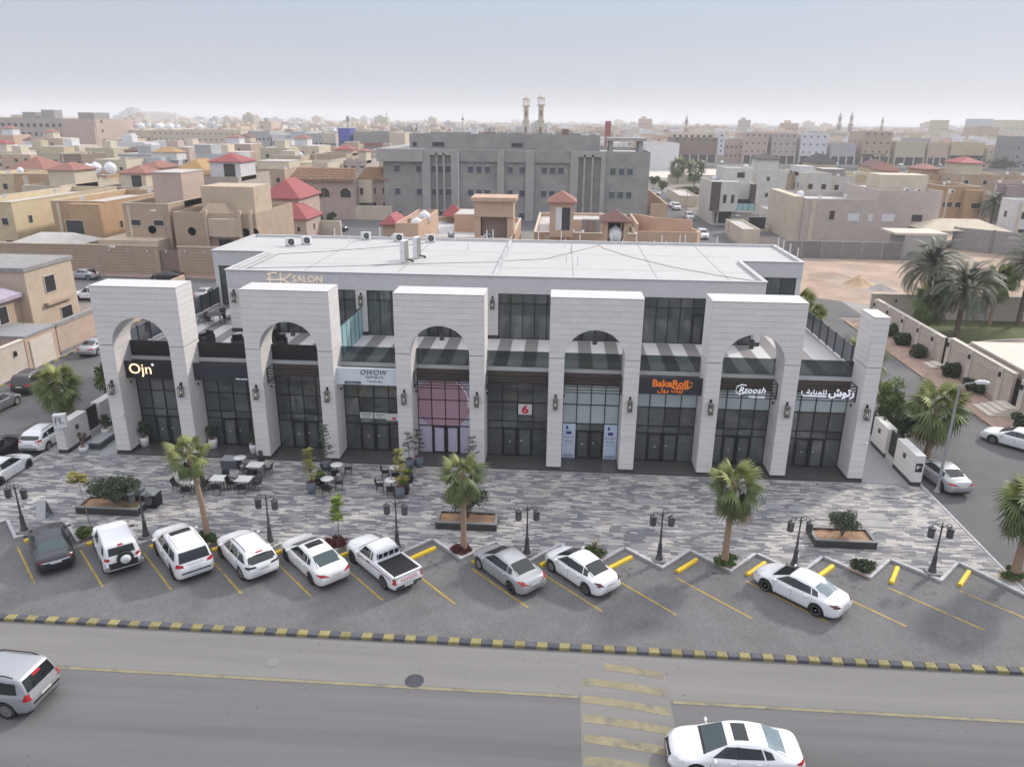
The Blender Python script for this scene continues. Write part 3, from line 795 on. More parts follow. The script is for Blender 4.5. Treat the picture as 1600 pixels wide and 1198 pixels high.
# upper walls: piers and glazing at the terrace
b = MB()
b.box(-21.6, 17.7, 14.0, 14.2, FL, 10.24); b.box(-26.5, 23.0, 22.0, 22.2, FL, 10.24)
for x in (-21.5,-16.5,-11.6,-6.5,-1.6,3.5,8.4,13): b.box(x-.08, x+.08, 9.3, 14.0, FL, 10.24)
b.build('partition', ['interior'], bld)
piers = [-22.05]+[-21.75+AP*k for k in range(1, 4)]
prs = [(-22.1,-21.15)]+[(-12.2+AP*k, -11.35+AP*k) for k in range(3)]+[(17.55, 18.2)]
for i, (xa, xb) in enumerate(prs):
    b = MB(); b.box(xa, xb, 8.86, 9.3, FL, 10.22); pr = b.build('pier', ['stone_core'], bld)
    panels(pr, xa, xb, FL+.30, 10.22, 8.86); b = MB(); b.box(xa-.01, xb+.01, 8.82, 8.86, FL, FL+.29); b.build('skirting', ['granite'], pr)
for i in range(4):
    x0, x1 = prs[i][1]+.02, prs[i+1][0]-.02; n = 10; st = (x1-x0)/n
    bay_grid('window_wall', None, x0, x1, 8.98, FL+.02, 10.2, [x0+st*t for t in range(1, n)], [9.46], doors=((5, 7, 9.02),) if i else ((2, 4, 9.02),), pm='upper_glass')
curtain(-21, -7, 9.16, FL+.05, 10.1, m='frost')
for (x, ya, yb, s) in ((-21.9, 8.95, 17.3, -1), (18.0, 8.95, 17.6, 1)):
    b = MB(); k = 7
    for t in range(k+1): yy = ya+(yb-ya)*t/k; b.box(x-.06, x+.06, yy-.03, yy+.03, FL, 10.22)
    for z in (FL+.03, 9.46, 10.19): b.box(x-.05, x+.05, ya, yb, z-.03, z+.03)
    fr = b.build('window_wall', ['black_metal'], bld)
    for t in range(k):
        y0_, y1_ = ya+(yb-ya)*t/k+.03, ya+(yb-ya)*(t+1)/k-.03
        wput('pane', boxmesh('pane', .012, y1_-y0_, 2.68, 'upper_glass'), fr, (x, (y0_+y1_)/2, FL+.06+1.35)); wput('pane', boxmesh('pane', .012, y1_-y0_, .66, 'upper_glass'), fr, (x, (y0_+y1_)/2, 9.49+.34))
for (xa, xb, y) in ((-26.6, -22.1, 17.45), (18.2, 23.0, 17.75)):
    b = MB(); b.box(xa-.4 if xa < 0 else xb-.0, xa if xa < 0 else xb+.4, y-.1, y+.3, FL, 10.22); b.build('pier', ['off_white'], bld)
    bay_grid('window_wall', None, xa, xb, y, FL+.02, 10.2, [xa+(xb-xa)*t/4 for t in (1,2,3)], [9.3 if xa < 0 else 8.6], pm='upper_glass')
b = MB(); b.box(-27.0, -26.7, 17.6, 26.9, FL, 10.22); b.box(23.1, 23.4, 17.9, 26.9, FL, 10.22); b.box(-26.7, 23.1, 26.6, 26.9, FL, 10.22); b.build('wall', ['off_white'], bld)
# striped terrace floor
b = MB(); b.box(-26.9, 23.2, 2.06, 17.4, FL, FL+.012); tf = b.build('terrace_floor', ['terrace_light'], bld)
for k in range(26):
    x = -26.5+k*1.95
    if x+.95 > 23.1: continue
    b = MB(); b.box(x, x+.95, 2.07, 8.8 if -22.1 < x < 18 else 17.3, FL+.0125, FL+.018); b.build('floor_stripe', ['terrace_dark'], tf)
# side railings of the terrace
for x, y0, y1 in ((-26.85, 2.3, 17.2), (23.12, 2.3, 17.4)):
    b = MB(); b.box(x-.14, x+.14, y0, y1, FL+.0125, FL+.22); rl = b.build('railing', ['roof_trim'], bld)
    n = 9; st = (y1-y0)/n
    for t in range(n+1): wput('post', boxmesh('post', .10, .12, 1.5, 'black_metal'), rl, (x, y0+st*t, FL+.9))
    for t in range(n): wput('panel', boxmesh('panel', .03, st-.16, 1.32, 'panel_grey'), rl, (x, y0+st*(t+.5), FL+.93))
# frosted partition across the terrace
b = MB(); x = -11.75; ya, yb = 2.2, 8.7; n = 6
for t in range(n+1): yy = ya+(yb-ya)*t/n; b.box(x-.03, x+.03, yy-.02, yy+.02, FL+.02, FL+2.25)
b.box(x-.035, x+.035, ya, yb, FL+2.25, FL+2.33); fr = b.build('glass_screen', ['black_metal'], bld)
for t in range(n):
    yy = ya+(yb-ya)*(t+.5)/n; wput('pane', boxmesh('pane', .02, (yb-ya)/n-.05, 2.18, 'frost_teal'), fr, (x, yy, FL+1.14))

# black rail grilles above the shopfronts
for k in (2, 4, 5, 6, 8, 9):
    x0, x1 = shops[k][1], shops[k][2]; y = .72
    b = MB(); 
    for x in (x0+.03, x1-.03):
        b.box(x-.03, x+.03, y-.03, y+.03, 5.45, 6.55)
        for z in (5.5, 6.5): b.box(x-.02, x+.02, y+.03, 1.86, z-.02, z+.02)
    b.box(x0+.03, x1-.03, y+.021, y+.029, 6.46, 6.54)
    gr = b.build('rail_grille', ['black_metal'], bld)
    for q in range(6):
        wput('rail', boxmesh('rail', x1-x0-.12, .05, .045, 'black_metal'), gr, ((x0+x1)/2, y, 5.5+q*.2))

# ---------------------------------------------------------------- signs on the building
def signbox(name, x0, x1, z0, z1, y, m, label, t=.18):
    o = thing(name, ((x0+x1)/2, y, z0), label, 'sign')
    b = MB(); b.box(x0, x1, y, y+t, z0, z1); b.build('board', [m], o); return o
s = signbox('shop_sign', shops[0][1], shops[0][2], 5.47, 6.66, .85, 'sign_black', 'black shop sign with glowing letters Ojn in the leftmost arch')
lettering('Ojn', 'letter_lit', s, -26.0, -24.45, 6.05, .84, .95)
b = MB(); b.lathe([(0,0),(.09,0),(.09,.02),(0,.02)], 0, 0, 10)
disc(s, 'mark', 'letter_white', -24.3, 6.48, .10, .84)
s = signbox('shop_sign', shops[1][1], shops[1][2], 5.47, 6.66, .85, 'sign_navy', 'blank dark shop sign between the first and second arch')
scribble('letter_white', s, -18.6, -17.75, 5.64, .845, .13)
s = signbox('shop_sign', shops[3][1], shops[3][2], 5.62, 6.78, .55, 'sign_pale', 'pale shop sign reading OWOW between the second and third arch')
lettering('OWOW', 'letter_dark', s, -9.85, -8.0, 6.52, .54, .40, shear=.35)
scribble('letter_dark', s, -9.5, -8.35, 6.18, .546, .22)
scribble('letter_dark', s, -9.4, -8.4, 5.88, .546, .2)
b = MB(); b.box(-10.95, -9.85, .52, .545, 5.68, 5.86); b.build('plate', ['letter_dark'], s); scribble('white_paint', s, -10.82, -9.98, 5.77, .518, .10)
s = signbox('shop_sign', shops[7][1], shops[7][2], 5.62, 6.78, .55, 'sign_navy', 'dark shop sign with orange letters Bake Roll right of the fourth arch')
lettering('BakeRoll', 'letter_orange', s, 9.45, 11.75, 6.40, .54, .5, bold=.03)
stroke(s, 'flourish', 'letter_orange', [(10.7,6.12),(11.2,6.06),(11.7,6.08),(11.98,6.25),(12.0,6.45),(11.86,6.52)], .05, .53)
lettering('بيك رول', 'letter_orange', s, 9.8, 11.45, 5.90, .54, .38, bold=.02)
s = thing('shop_sign', (15.8, .62, 5.5), 'white script letters Rtoosh on the rail grille of the fifth arch', 'sign')
lettering('Rtoosh', 'letter_white', s, 15.05, 16.75, 6.08, .64, .62, shear=.25); lettering('FOR CARE', 'letter_white', s, 15.75, 16.75, 5.62, .64, .16)
stroke(s, 'flourish', 'letter_white', [(15.5,5.95),(15.1,5.75),(14.85,5.95),(14.9,6.3),(15.2,6.45),(15.5,6.4)], .03, .64)
s = thing('shop_sign', (20.7, .62, 5.5), 'white Arabic letters on the rail grille left of the end pillar', 'sign')
lettering('رتوش', 'letter_white', s, 20.75, 22.35, 6.02, .64, .85, bold=.02); lettering('للعناية', 'letter_white', s, 19.35, 20.6, 6.05, .64, .42)
stroke(s, 'flourish', 'letter_white', [(19.05,6.15),(19.03,5.95),(19.2,5.82),(20.6,5.80)], .035, .64)
s = thing('roof_sign', (-16.7, 8.75, 10.4), 'backlit salon sign letters on the ribbed roof fascia, far left', 'sign')
lettering('SALON', 'letter_cream', s, -16.95, -14.65, 10.98, 8.76, .5)
for pts in ([(-18.7,11.38),(-18.7,10.42)],[(-18.85,11.3),(-18.3,11.42),(-18.1,11.4)],[(-18.95,10.9),(-18.3,10.85),(-17.5,10.95),(-17.0,11.38)],[(-17.85,11.4),(-17.85,10.42)],[(-17.9,10.95),(-17.4,10.75),(-17.0,10.42)]):
    stroke(s, 'lettering', 'letter_cream', pts, .05, 8.76)
nx0, nx1 = (-8.52, 2.71)[0], (-7.71, 2.74)[0]
s = signbox('small_sign', nx0, nx1, 2.62, 3.14, 1.72, 'white_paint', 'small white notice panel with a red line by the second gap door', .03)
b = MB(); b.box(nx0+.4, nx1-.15, 1.712, 1.719, 2.70, 2.86); b.build('print', ['letter_red'], s)
for ua, ub, lab in (((-10.40, 2.60)[0], (-9.47, 2.64)[0], 'left'), ((-9.40, 2.64)[0], (-8.54, 2.67)[0], 'right')):
    s = signbox('small_sign', ua, ub, 2.70, 3.14, 1.80, 'off_white', f'pale strip sign over the glass door under the OWOW board, {lab} one', .03)
    lettering('OWOW', 'letter_dark', s, ua+.14, ub-.14, 3.0, 1.795, .17); scribble('letter_dark', s, ua+.25, ub-.25, 2.80, 1.799, .09)

# ---------------------------------------------------------------- wall lanterns
def lantern():
    o = thing('wall_lantern', (0,0,0), 'x', 'lantern', 'grey lanterns on the stone pillars')
    b = MB(); b.box(-.07, .07, -.03, 0, .28, .62); b.tube([(0,-.03,.52),(0,-.16,.60),(0,-.24,.52)], .025, 6); b.build('bracket', ['black_metal'], o, local=True)
    b = MB(); b.box(-.15, .15, -.39, -.09, -.08, -.04); b.box(-.15, .15, -.39, -.09, .40, .43)
    for x in (-.135,.135):
        for y in (-.375,-.105): b.box(x-.015, x+.015, y-.015, y+.015, -.04, .40)
    b.faces([(-.17,-.41,.43),(.17,-.41,.43),(.17,-.07,.43),(-.17,-.07,.43),(0,-.24,.55)], [(0,1,4),(1,2,4),(2,3,4),(3,0,4)])
    b.build('lantern_cage', ['lantern_grey'], o, local=True)
    b = MB(); b.lathe([(.10,-.03),(.10,.38)], 0, -.24, 10); b.build('lantern_glass', ['lantern_glass'], o, local=True)
    b = MB(); b.lathe([(0,.08),(.045,.1),(.05,.16),(0,.24)], 0, -.24, 8); b.build('bulb', ['lamp_glow'], o, local=True)
    return o
ORD = ['first','second','third','fourth','fifth']
lt = lantern(); first = True
spots = []
for i in range(5):
    x0 = AX0+AP*i
    spots.append((x0+.48, -.03, 4.75, f'grey wall lantern on the left leg of the {ORD[i]} arch from the left'))
    spots.append((x0+AW-.48, -.03, 4.75, f'grey wall lantern on the right leg of the {ORD[i]} arch from the left'))
spots.append((23.0, -.03, 4.75, 'grey wall lantern on the lone end pillar at the right'))
for i, nm in enumerate(['between the salon sign and the far left railing','on the terrace pier right of the frosted glass screen','on the terrace pier right of the third arch']):
    spots.append(((prs[i][0]+prs[i][1])/2, 8.83, 9.2, f'grey wall lantern {nm}'))
for i, (x, y, z, lab) in enumerate(spots):
    o = lt if i == 0 else again(lt, (x, y, z)); o.location = (x, y, z); o['label'] = lab; o.scale = (1.0, 1.0, 1.35)
def pendant():
    o = thing('pendant_lantern', (0,0,0), 'x', 'lantern', 'grey lanterns hanging under the arch crowns')
    b = MB(); b.tube([(0,0,0),(0,0,-.62)], .02, 6); b.build('stem', ['black_metal'], o, local=True)
    b = MB(); b.lathe([(0,-.56),(.2,-.64),(.2,-.70),(.15,-.72),(.15,-1.14),(.17,-1.16),(.15,-1.22),(0,-1.24)], 0, 0, 10, 0, False); b.build('lantern', ['lantern_grey'], o, local=True)
    return o
pd = pendant()
for i in range(5):
    o = pd if i == 0 else again(pd, (0,0,0)); o.location = (AX0+AP*i+ACX, 1.05, SEAM+AR-.01); o['label'] = f'grey lantern hanging under the crown of the {ORD[i]} arch from the left'
def spotlamp():
    o = thing('wall_spot', (0,0,0), 'x', 'spotlight', 'small up and down spots in the shop reveals')
    b = MB(); b.tube([(0,0,-.12),(0,0,.12)], .05, 8); b.build('housing', ['black_metal'], o, local=True)
    b = MB(); b.lathe([(0,.121),(.04,.121)], 0, 0, 8); b.lathe([(.04,-.121),(0,-.121)], 0, 0, 8); b.build('lens', ['lamp_glow'], o, local=True)
    return o
sp = spotlamp()
for i in range(10):
    o = sp if i == 0 else again(sp, (0,0,0)); x = shops[i][1]+.05 if i < 8 else shops[i][2]-.05
    o.location = (x, 1.2, 5.1)
    o['label'] = f"small black spot lamp beside the glass {'of' if i%2==0 else 'right of'} the {ORD[i//2]} arch"
# cameras on the pillars
cam0 = None
for i, (x, z) in enumerate(((-26.35,3.1),(-1.6,3.0),(2.8,3.0),(7.6,2.9),(17.5,2.9),(23.3,3.0))):
    if cam0 is None:
        o = thing('security_camera', (0,0,0), 'x', 'camera', 'white security cameras on the pillars')
        b = MB(); b.tube([(0,0,0),(0,-.1,.02)], .03, 6); b.build('arm', ['white_paint'], o, local=True)
        b = MB(); b.obox(0,-.16,-.05,.05,.09,.2,.3); b.build('housing', ['white_paint'], o, local=True); cam0 = o
    else: o = again(cam0, (0,0,0))
    o.location = (x, -.03, z)
    o['label'] = 'white security camera on the ' + ['left leg of the first arch','right leg of the third arch','left leg of the fourth arch','right leg of the fourth arch','right leg of the fifth arch','lone end pillar'][i]

# air conditioning units
def ac_unit():
    o = thing('air_conditioner', (0,0,0), 'x', 'air conditioner')
    b = MB(); b.box(-.45,.45,-.17,.17,.08,.75); b.build('casing', ['white_paint'], o, local=True)
    b = MB(); 
    for x in (-.35,.35): b.box(x-.05,x+.05,-.18,.18,0,.08)
    b.build('foot', ['lead'], o, local=True)
    b = MB(); b.tube([(.12,-.172,.41),(.12,-.185,.41)], .29, 14); b.build('fan_grille', ['anthracite'], o, local=True)
    b = MB(); b.tube([(.12,-.186,.41),(.12,-.192,.41)], .08, 8)
    for t in range(6):
        a = t*math.pi/3; b.box(.12+.17*math.cos(a)-.012,.12+.17*math.cos(a)+.012,-.19,-.186,.41+.17*math.sin(a)-.012,.41+.17*math.sin(a)+.012)
    b.build('fan', ['lead'], o, local=True)
    return o
AC = ac_unit(); AC.location = (-21.5, 21.5, 11.36); AC['label'] = 'white air conditioner on the far left edge of the flat white roof, front one'; AC['group'] = 'air conditioners on the white roof'
def acs(pts, group, labs, rz=0, scale=None):
    for i, p in enumerate(pts): again(AC, p, rz if not isinstance(rz, list) else rz[i], labs[i] if isinstance(labs, list) else labs, group, scale)
acs([(-20.4,22.6,11.36)], 'air conditioners on the white roof', ['white air conditioner on the far left edge of the flat white roof, rear one'])
acs([(-15.7,26.2,11.36),(-12.4,25.6,11.36),(-9.3,25.5,11.36)], 'air conditioners on the white roof', ['white air conditioner at the roof back edge, leftmost of the three','white air conditioner at the roof back edge, middle of three','white air conditioner at the roof back edge, rightmost of three'])
for i, (x, y, lab) in enumerate(((-9.55,14.6,'tall white air conditioner standing mid roof, nearer of the pair'),(-8.9,16.6,'tall white air conditioner standing mid roof, farther of the pair'))):
    o = thing('air_conditioner', (x,y,11.36), lab, 'air conditioner', 'tall air conditioners mid roof', R(80))
    for z in (.08, .95):
        b = MB(); b.box(-.47,.47,-.19,.19,z,z+.85); b.build('casing', ['white_paint'], o, local=True)
    b = MB(); b.box(-.44,.44,-.205,-.19,.12,1.76); b.build('coil', ['lead'], o, local=True)
    b = MB(); b.tube([(.3,-.2,.2),(.5,-.5,.15),(.55,-.6,.02)], .05, 6); b.tube([(.1,-.2,.2),(.2,-.5,.15),(.25,-.7,.02)], .05, 6); b.build('pipe', ['black_metal'], o, local=True)

# ---------------------------------------------------------------- vehicles
mat('tyre', (.018,.018,.019), .85, .1, 8)
mat('rim', (.42,.43,.45), .35, .05, 5, metal=.7)
mat('rim_dark', (.12,.12,.125), .4, .05, 5, metal=.6)
mat('car_glass', (.012,.016,.018), .06, 0, spec=.7)
mat('car_glass_green', (.025,.05,.052), .06, 0, spec=.7)
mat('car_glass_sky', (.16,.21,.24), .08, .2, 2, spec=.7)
mat('tail_red', (.40,.012,.02), .2, 0, spec=.6)
mat('tail_dark', (.10,.012,.016), .2, 0, spec=.6)
mat('lamp_clear', (.55,.57,.6), .12, 0, spec=.7)
mat('plate', (.58,.58,.56), .6, .1, 30)
mat('trim_black', (.022,.022,.024), .55, .1, 4)
mat('chrome', (.6,.6,.62), .18, 0, metal=.9)
mat('bed_black', (.010,.010,.012), .6, .3, 4)
mat('stripe_red', (.25,.03,.035), .5, 0)
for nm, c, mt in (('paint_white',(.74,.75,.77),0),('paint_pearl',(.70,.705,.71),0),('paint_silver',(.40,.41,.43),.35),('paint_dark',(.014,.015,.022),.1),('paint_brown',(.045,.040,.040),.1),('paint_grey',(.12,.125,.135),.2),('paint_silver2',(.36,.37,.40),.4),('paint_black',(.012,.012,.014),0),('paint_blue',(.02,.03,.06),.1)):
    mat(nm, c, .32, .025, 1.5, metal=mt, coat=.6)

def smooth(xs, keys, sig):
    kx, ky = zip(*keys); y = np.interp(xs, kx, ky)
    if sig <= 0: return y
    dx = xs[1]-xs[0]; k = max(1, int(sig*3/dx)); g = np.exp(-.5*((np.arange(-k, k+1)*dx)/sig)**2); g /= g.sum()
    return np.convolve(np.pad(y, k, mode='edge'), g, 'valid')

def shell(S):
    """loft of a car body along x (front at +x): returns verts, faces"""
    L = S['L']; xs = np.arange(-L/2, L/2+.001, .05)
    top = smooth(xs, S['top'], .07); belt = smooth(xs, S['belt'], .12); wid = smooth(xs, S['wid'], .08); roofw = smooth(xs, S['roofw'], .06)
    zb = smooth(xs, S['bot'], .05)
    V = []; n = None
    for i, x in enumerate(xs):
        w_, zt, zs, wt, z0 = wid[i], top[i], min(belt[i], top[i]-.02), min(roofw[i], wid[i]-.04), zb[i]
        zl = z0
        for wx in S['wheels']:
            d = abs(x-wx); rr = S['arch']
            if d < rr: zl = max(zl, S['r']+math.sqrt(rr*rr-d*d)*1.0-.0)
        zl = min(zl, zs-.12)
        hb = zs-z0
        pts = [(0, z0 if zl == z0 else zl), (w_*.80, zl), (w_-.035, max(zl, z0+.02)), (w_-.005, max(zl+.02, z0+.28*hb)), (w_, max(zl+.05, z0+.62*hb)), (w_-.015, zs-.07 if zs-.07 > zl+.06 else zl+.07), (w_-.055, zs), (wt+.0, zt-.05 if zt-zs > .12 else (zs+zt)/2), (wt-.09, zt-.012), (wt*.5, zt), (0, zt+.008)]
        c = [pts[0]]                                         # one corner-cutting pass rounds the section
        for a, b2 in zip(pts, pts[1:]):
            c += [(a[0]*.75+b2[0]*.25, a[1]*.75+b2[1]*.25), (a[0]*.25+b2[0]*.75, a[1]*.25+b2[1]*.75)]
        c.append(pts[-1]); n = len(c)
        V += [(x, y, z) for y, z in c]+[(x, -y, z) for y, z in c[::-1][1:-1]]
    m = 2*n-2; k = len(xs)
    F = [(i*m+j, i*m+(j+1) % m, (i+1)*m+(j+1) % m, (i+1)*m+j) for i in range(k-1) for j in range(m)]
    F += [tuple(range(m))[::-1], tuple(range((k-1)*m, k*m))]
    return V, F

def patch(bvh, c4, d, nu, nv, off=.006, bulge=0.0):
    """4 corners (3-D, roughly in front of the surface) dropped along d onto the body"""
    a, b2, c, e = [Vector(q) for q in c4]; d = Vector(d).normalized(); P = []
    near = min([9]+[(h[3] or 9) for h in (bvh.ray_cast(a*(1-t)*(1-q)+b2*t*(1-q)+c*t*q+e*(1-t)*q-d*1.5, d, 8) for t in (.1,.5,.9) for q in (.1,.5,.9)) if h[0]])
    flat = abs(d.z) < .5
    for j in range(nv+1):
        for i in range(nu+1):
            u, v = i/nu, j/nv
            p = (a*(1-u)+b2*u)*(1-v)+(e*(1-u)+c*u)*v
            h, nn, _, ds = bvh.ray_cast(p-d*1.5, d, 8)
            if h is not None and flat and ds > near+.28: h = None; p = p+d*(near-1.5+.16)
            if h is None: h, nn, _, _ = bvh.find_nearest(p)
            if nn.dot(d) > 0: nn = -nn
            P.append(h+nn*off)
    F = [(j*(nu+1)+i, j*(nu+1)+i+1, (j+1)*(nu+1)+i+1, (j+1)*(nu+1)+i) for j in range(nv) for i in range(nu)]
    # skirt gives the piece thickness
    return P, F

def wheel_meshes(r, wd, style):
    b = MB(); rr = r*.66
    b.lathe([(rr,-wd/2+.02),(r*.93,-wd/2),(r,-wd/2+.03),(r,wd/2-.03),(r*.93,wd/2),(rr,wd/2-.02)], 0, 0, 24)
    ty = b.mesh('tyre', ['tyre'])
    b = MB(); b.lathe([(rr,-wd/2+.03),(rr*.95,wd/2-.07),(.02,wd/2-.075)], 0, 0, 20, 1)
    ns = {'five':5,'ten':10,'steel':8}.get(style, 5)
    for t in range(ns):
        a = 2*math.pi*t/ns; w_ = rr*(.16 if ns > 5 else .26)
        ca, sa = math.cos(a), math.sin(a); q = []
        for (rad, hw) in ((rr*.16, w_*.55), (rr*.97, w_)):
            q.append((rad*ca-hw*sa, rad*sa+hw*ca)); q.append((rad*ca+hw*sa, rad*sa-hw*ca))
        b.prism([q[1], q[3], q[2], q[0]], wd/2-.07, wd/2-.025, 0)
    b.lathe([(rr*.9,wd/2-.05),(rr*.93,wd/2-.018),(rr,wd/2-.02)], 0, 0, 20, 0); b.lathe([(rr*.2,wd/2-.06),(rr*.18,wd/2-.015),(0,wd/2-.015)], 0, 0, 10, 0)
    return ty, b.mesh('rim', ['rim', 'rim_dark'])

def car(name, label, cat, S, paint, loc, heading, glassm='car_glass', group=None):
    V, F = shell(S); bvh = BVHTree.FromPolygons(V, F)
    o = thing(name, (loc[0], loc[1], loc[2] if len(loc) > 2 else 0.004), label, cat, group, heading)
    P = dict(local=True)
    b = MB(); b.faces(V, F, 0, None, True); body = b.build('body', [paint], o, **P)
    W = max(w_ for _, w_ in S['wid']); L = S['L']; r = S['r']
    # underbody and wheel housings
    b = MB(); b.box(-L/2+.25, L/2-.25, -W+.22, W-.22, .16, S['r']+S['arch']-.02); b.build('underbody', ['trim_black'], o, **P)
    ty, ri = wheel_meshes(r, .23, S.get('rim', 'five'))
    for wx in S['wheels']:
        for s in (1, -1):
            wz = put('wheel', ty, o, (wx, s*(W-.125), r)); wz.rotation_euler = (R(-90*s), 0, 0)
            put('rim', ri, wz)
    def pp(nm, c4, d, m, nu=6, nv=4, off=.006, par=None):
        q, f = patch(bvh, c4, d, nu, nv, off); b = MB(); b.faces(q, f, 0, None, True); return b.build(nm, [m], par or o, **P)
    g = S['glass']
    def side(nm, poly, m, s, par=None, off=.006):
        a, b2, c, e = poly; Y = s*1.6
        return pp(nm, [(a[0],Y,a[1]),(b2[0],Y,b2[1]),(c[0],Y,c[1]),(e[0],Y,e[1])], (0,-s,0), m, 8, 4, off, par)
    # windscreen, rear window
    (x0, w0), (x1, w1) = g['front']
    pp('windscreen', [(x0,-w0,3),(x0,w0,3),(x1,w1,3),(x1,-w1,3)], (0,0,-1), g.get('fm', 'car_glass'), 8, 6)
    if 'rear' in g:
        (x0, w0), (x1, w1) = g['rear']
        pp('rear_window', [(x1,-w1,3),(x1,w1,3),(x0,w0,3),(x0,-w0,3)], (0,0,-1), g.get('rm', glassm), 8, 6)
    if 'rearz' in g:
        z0, w0, z1, w1 = g['rearz']
        pp('rear_window', [(-4,-w0,z0),(-4,w0,z0),(-4,w1,z1),(-4,-w1,z1)], (1,0,0), g.get('rm', glassm), 8, 5)
    for s in (1, -1):
        for q in g['side']: side('side_window', q, 'car_glass', s)
        if S.get('pillar'): 
            for q in S['pillar']: side('pillar', q, 'trim_black', s, None, .004)
        # door seams as thin dark gaps, handles
        for q in S.get('seams', []):
            (xa, za), (xb, zb2) = q; side('door_seam', [(xa-.008,za),(xa+.008,za),(xb+.008,zb2),(xb-.008,zb2)], 'trim_black', s, body, .002)
        for (hx, hz) in S.get('handles', []):
            y = s*(W+.005); b = MB(); b.box(hx-.10, hx+.10, min(y-.02*s, y+.025*s), max(y-.02*s, y+.025*s), hz-.018, hz+.018); b.build('door_handle', [S.get('handle_m', paint)], o, **P)
        mx_, mz = S['mirror']
        b = MB(); yy = s*(W+.10); b.lathe([(0,-.10),(.07,-.075),(.085,0),(.07,.075),(0,.10)], 0, 0, 8)
        b.v = [(mx_+px*.75, yy+pz*1.1, mz+py*.85) for px, py, pz in b.v]; b.tube([(mx_,s*(W-.06),mz-.05),(mx_,s*(W+.06),mz-.03)], .03, 5)
        b.build('mirror', [S.get('mirror_m', paint)], o, **P)
    # lights
    tl = S['tail']; hl = S['head']
    for s in (1, -1):
        c4 = [(-L/2-.5, s*y, z) for y, z in tl['rear']]
        pp('tail_light', c4, (1,0,0) if not tl.get('diag') else (1,-.0*s,0), tl.get('m', 'tail_red'), 5, 3, .012)
        if 'side' in tl: side('tail_light', tl['side'], tl.get('m', 'tail_red'), s, None, .010)
        c4 = [(L/2+.5, s*y, z) for y, z in hl['front']]
        pp('headlight', c4, (-1,0,0), hl.get('m', 'lamp_clear'), 5, 3, .010)
        if 'side' in hl: side('headlight', hl['side'], hl.get('m', 'lamp_clear'), s, None, .008)
    z = S['platez']; pp('number_plate', [(-4,-.26,z),(-4,.26,z),(-4,.26,z+.14),(-4,-.26,z+.14)], (1,0,0), 'plate', 3, 2, .012)
    pp('grille', [(4,-.5,S['grz']),(4,.5,S['grz']),(4,.42,S['grz']+.2),(4,-.42,S['grz']+.2)], (-1,0,0), 'trim_black', 6, 3, .008)
    pp('bumper_grille', [(4,-.55,.26),(4,.55,.26),(4,.5,.36),(4,-.5,.36)], (-1,0,0), 'trim_black', 6, 2, .008)
    if S.get('rear_lower'): z0, z1, w_ = S['rear_lower'][:3]; pp('rear_bumper_trim', [(-4,-w_,z0),(-4,w_,z0),(-4,w_,z1),(-4,-w_,z1)], (1,0,0), S['rear_lower'][3] if len(S['rear_lower']) > 3 else 'trim_black', 10, 2, .01)
    if S.get('rear_step'): z0, z1, w_ = S['rear_step']; pp('rear_step', [(-4,-w_,z0),(-4,w_,z0),(-4,w_,z1),(-4,-w_,z1)], (1,0,0), 'trim_black', 10, 2, .012)
    if S.get('side_lower'):
        for s in (1, -1): side('side_sill', S['side_lower'], 'trim_black', s, None, .008)
    if S.get('sunroof'): x0, x1, w_ = S['sunroof']; pp('sunroof', [(x0,-w_,3),(x0,w_,3),(x1,w_,3),(x1,-w_,3)], (0,0,-1), 'car_glass', 6, 4, .006)
    if S.get('brake'): x, w_ = S['brake']; pp('brake_light', [(x-.03,-w_,3),(x-.03,w_,3),(x+.03,w_,3),(x+.03,-w_,3)], (0,0,-1), 'tail_red', 4, 1, .012)
    if S.get('chrome'): z0, z1, w_ = S['chrome']; pp('chrome_strip', [(-4,-w_,z0),(-4,w_,z0),(-4,w_,z1),(-4,-w_,z1)], (1,0,0), 'chrome', 8, 1, .014)
    if S.get('cowl'): x, w_ = S['cowl']; pp('cowl', [(x,-w_,3),(x,w_,3),(x+.09,w_*1.02,3),(x+.09,-w_*1.02,3)], (0,0,-1), 'trim_black', 8, 1, .004)
    if S.get('rails'):
        x0, x1, y, m = S['rails']
        for s in (1, -1):
            pts = []
            for t in range(7):
                x = x0+(x1-x0)*t/6; h, _, _, _ = bvh.ray_cast(Vector((x, s*y, 3)), Vector((0,0,-1)), 5); pts.append((x, s*y, (h.z if h else 1.6)+(.055 if 0 < t < 6 else .0)))
            b = MB(); b.tube(pts, .024, 6); b.build('roof_rail', [m], o, **P)
    if S.get('roof_stripes'):
        for s in (1, -1): pp('roof_seam', [(S['roof_stripes'][0],s*S['roof_stripes'][2]-.012,3),(S['roof_stripes'][0],s*S['roof_stripes'][2]+.012,3),(S['roof_stripes'][1],s*S['roof_stripes'][2]+.012,3),(S['roof_stripes'][1],s*S['roof_stripes'][2]-.012,3)], (0,0,-1), 'trim_black', 1, 8, .003)
    o['_'] = 1; del o['_']
    return o, bvh

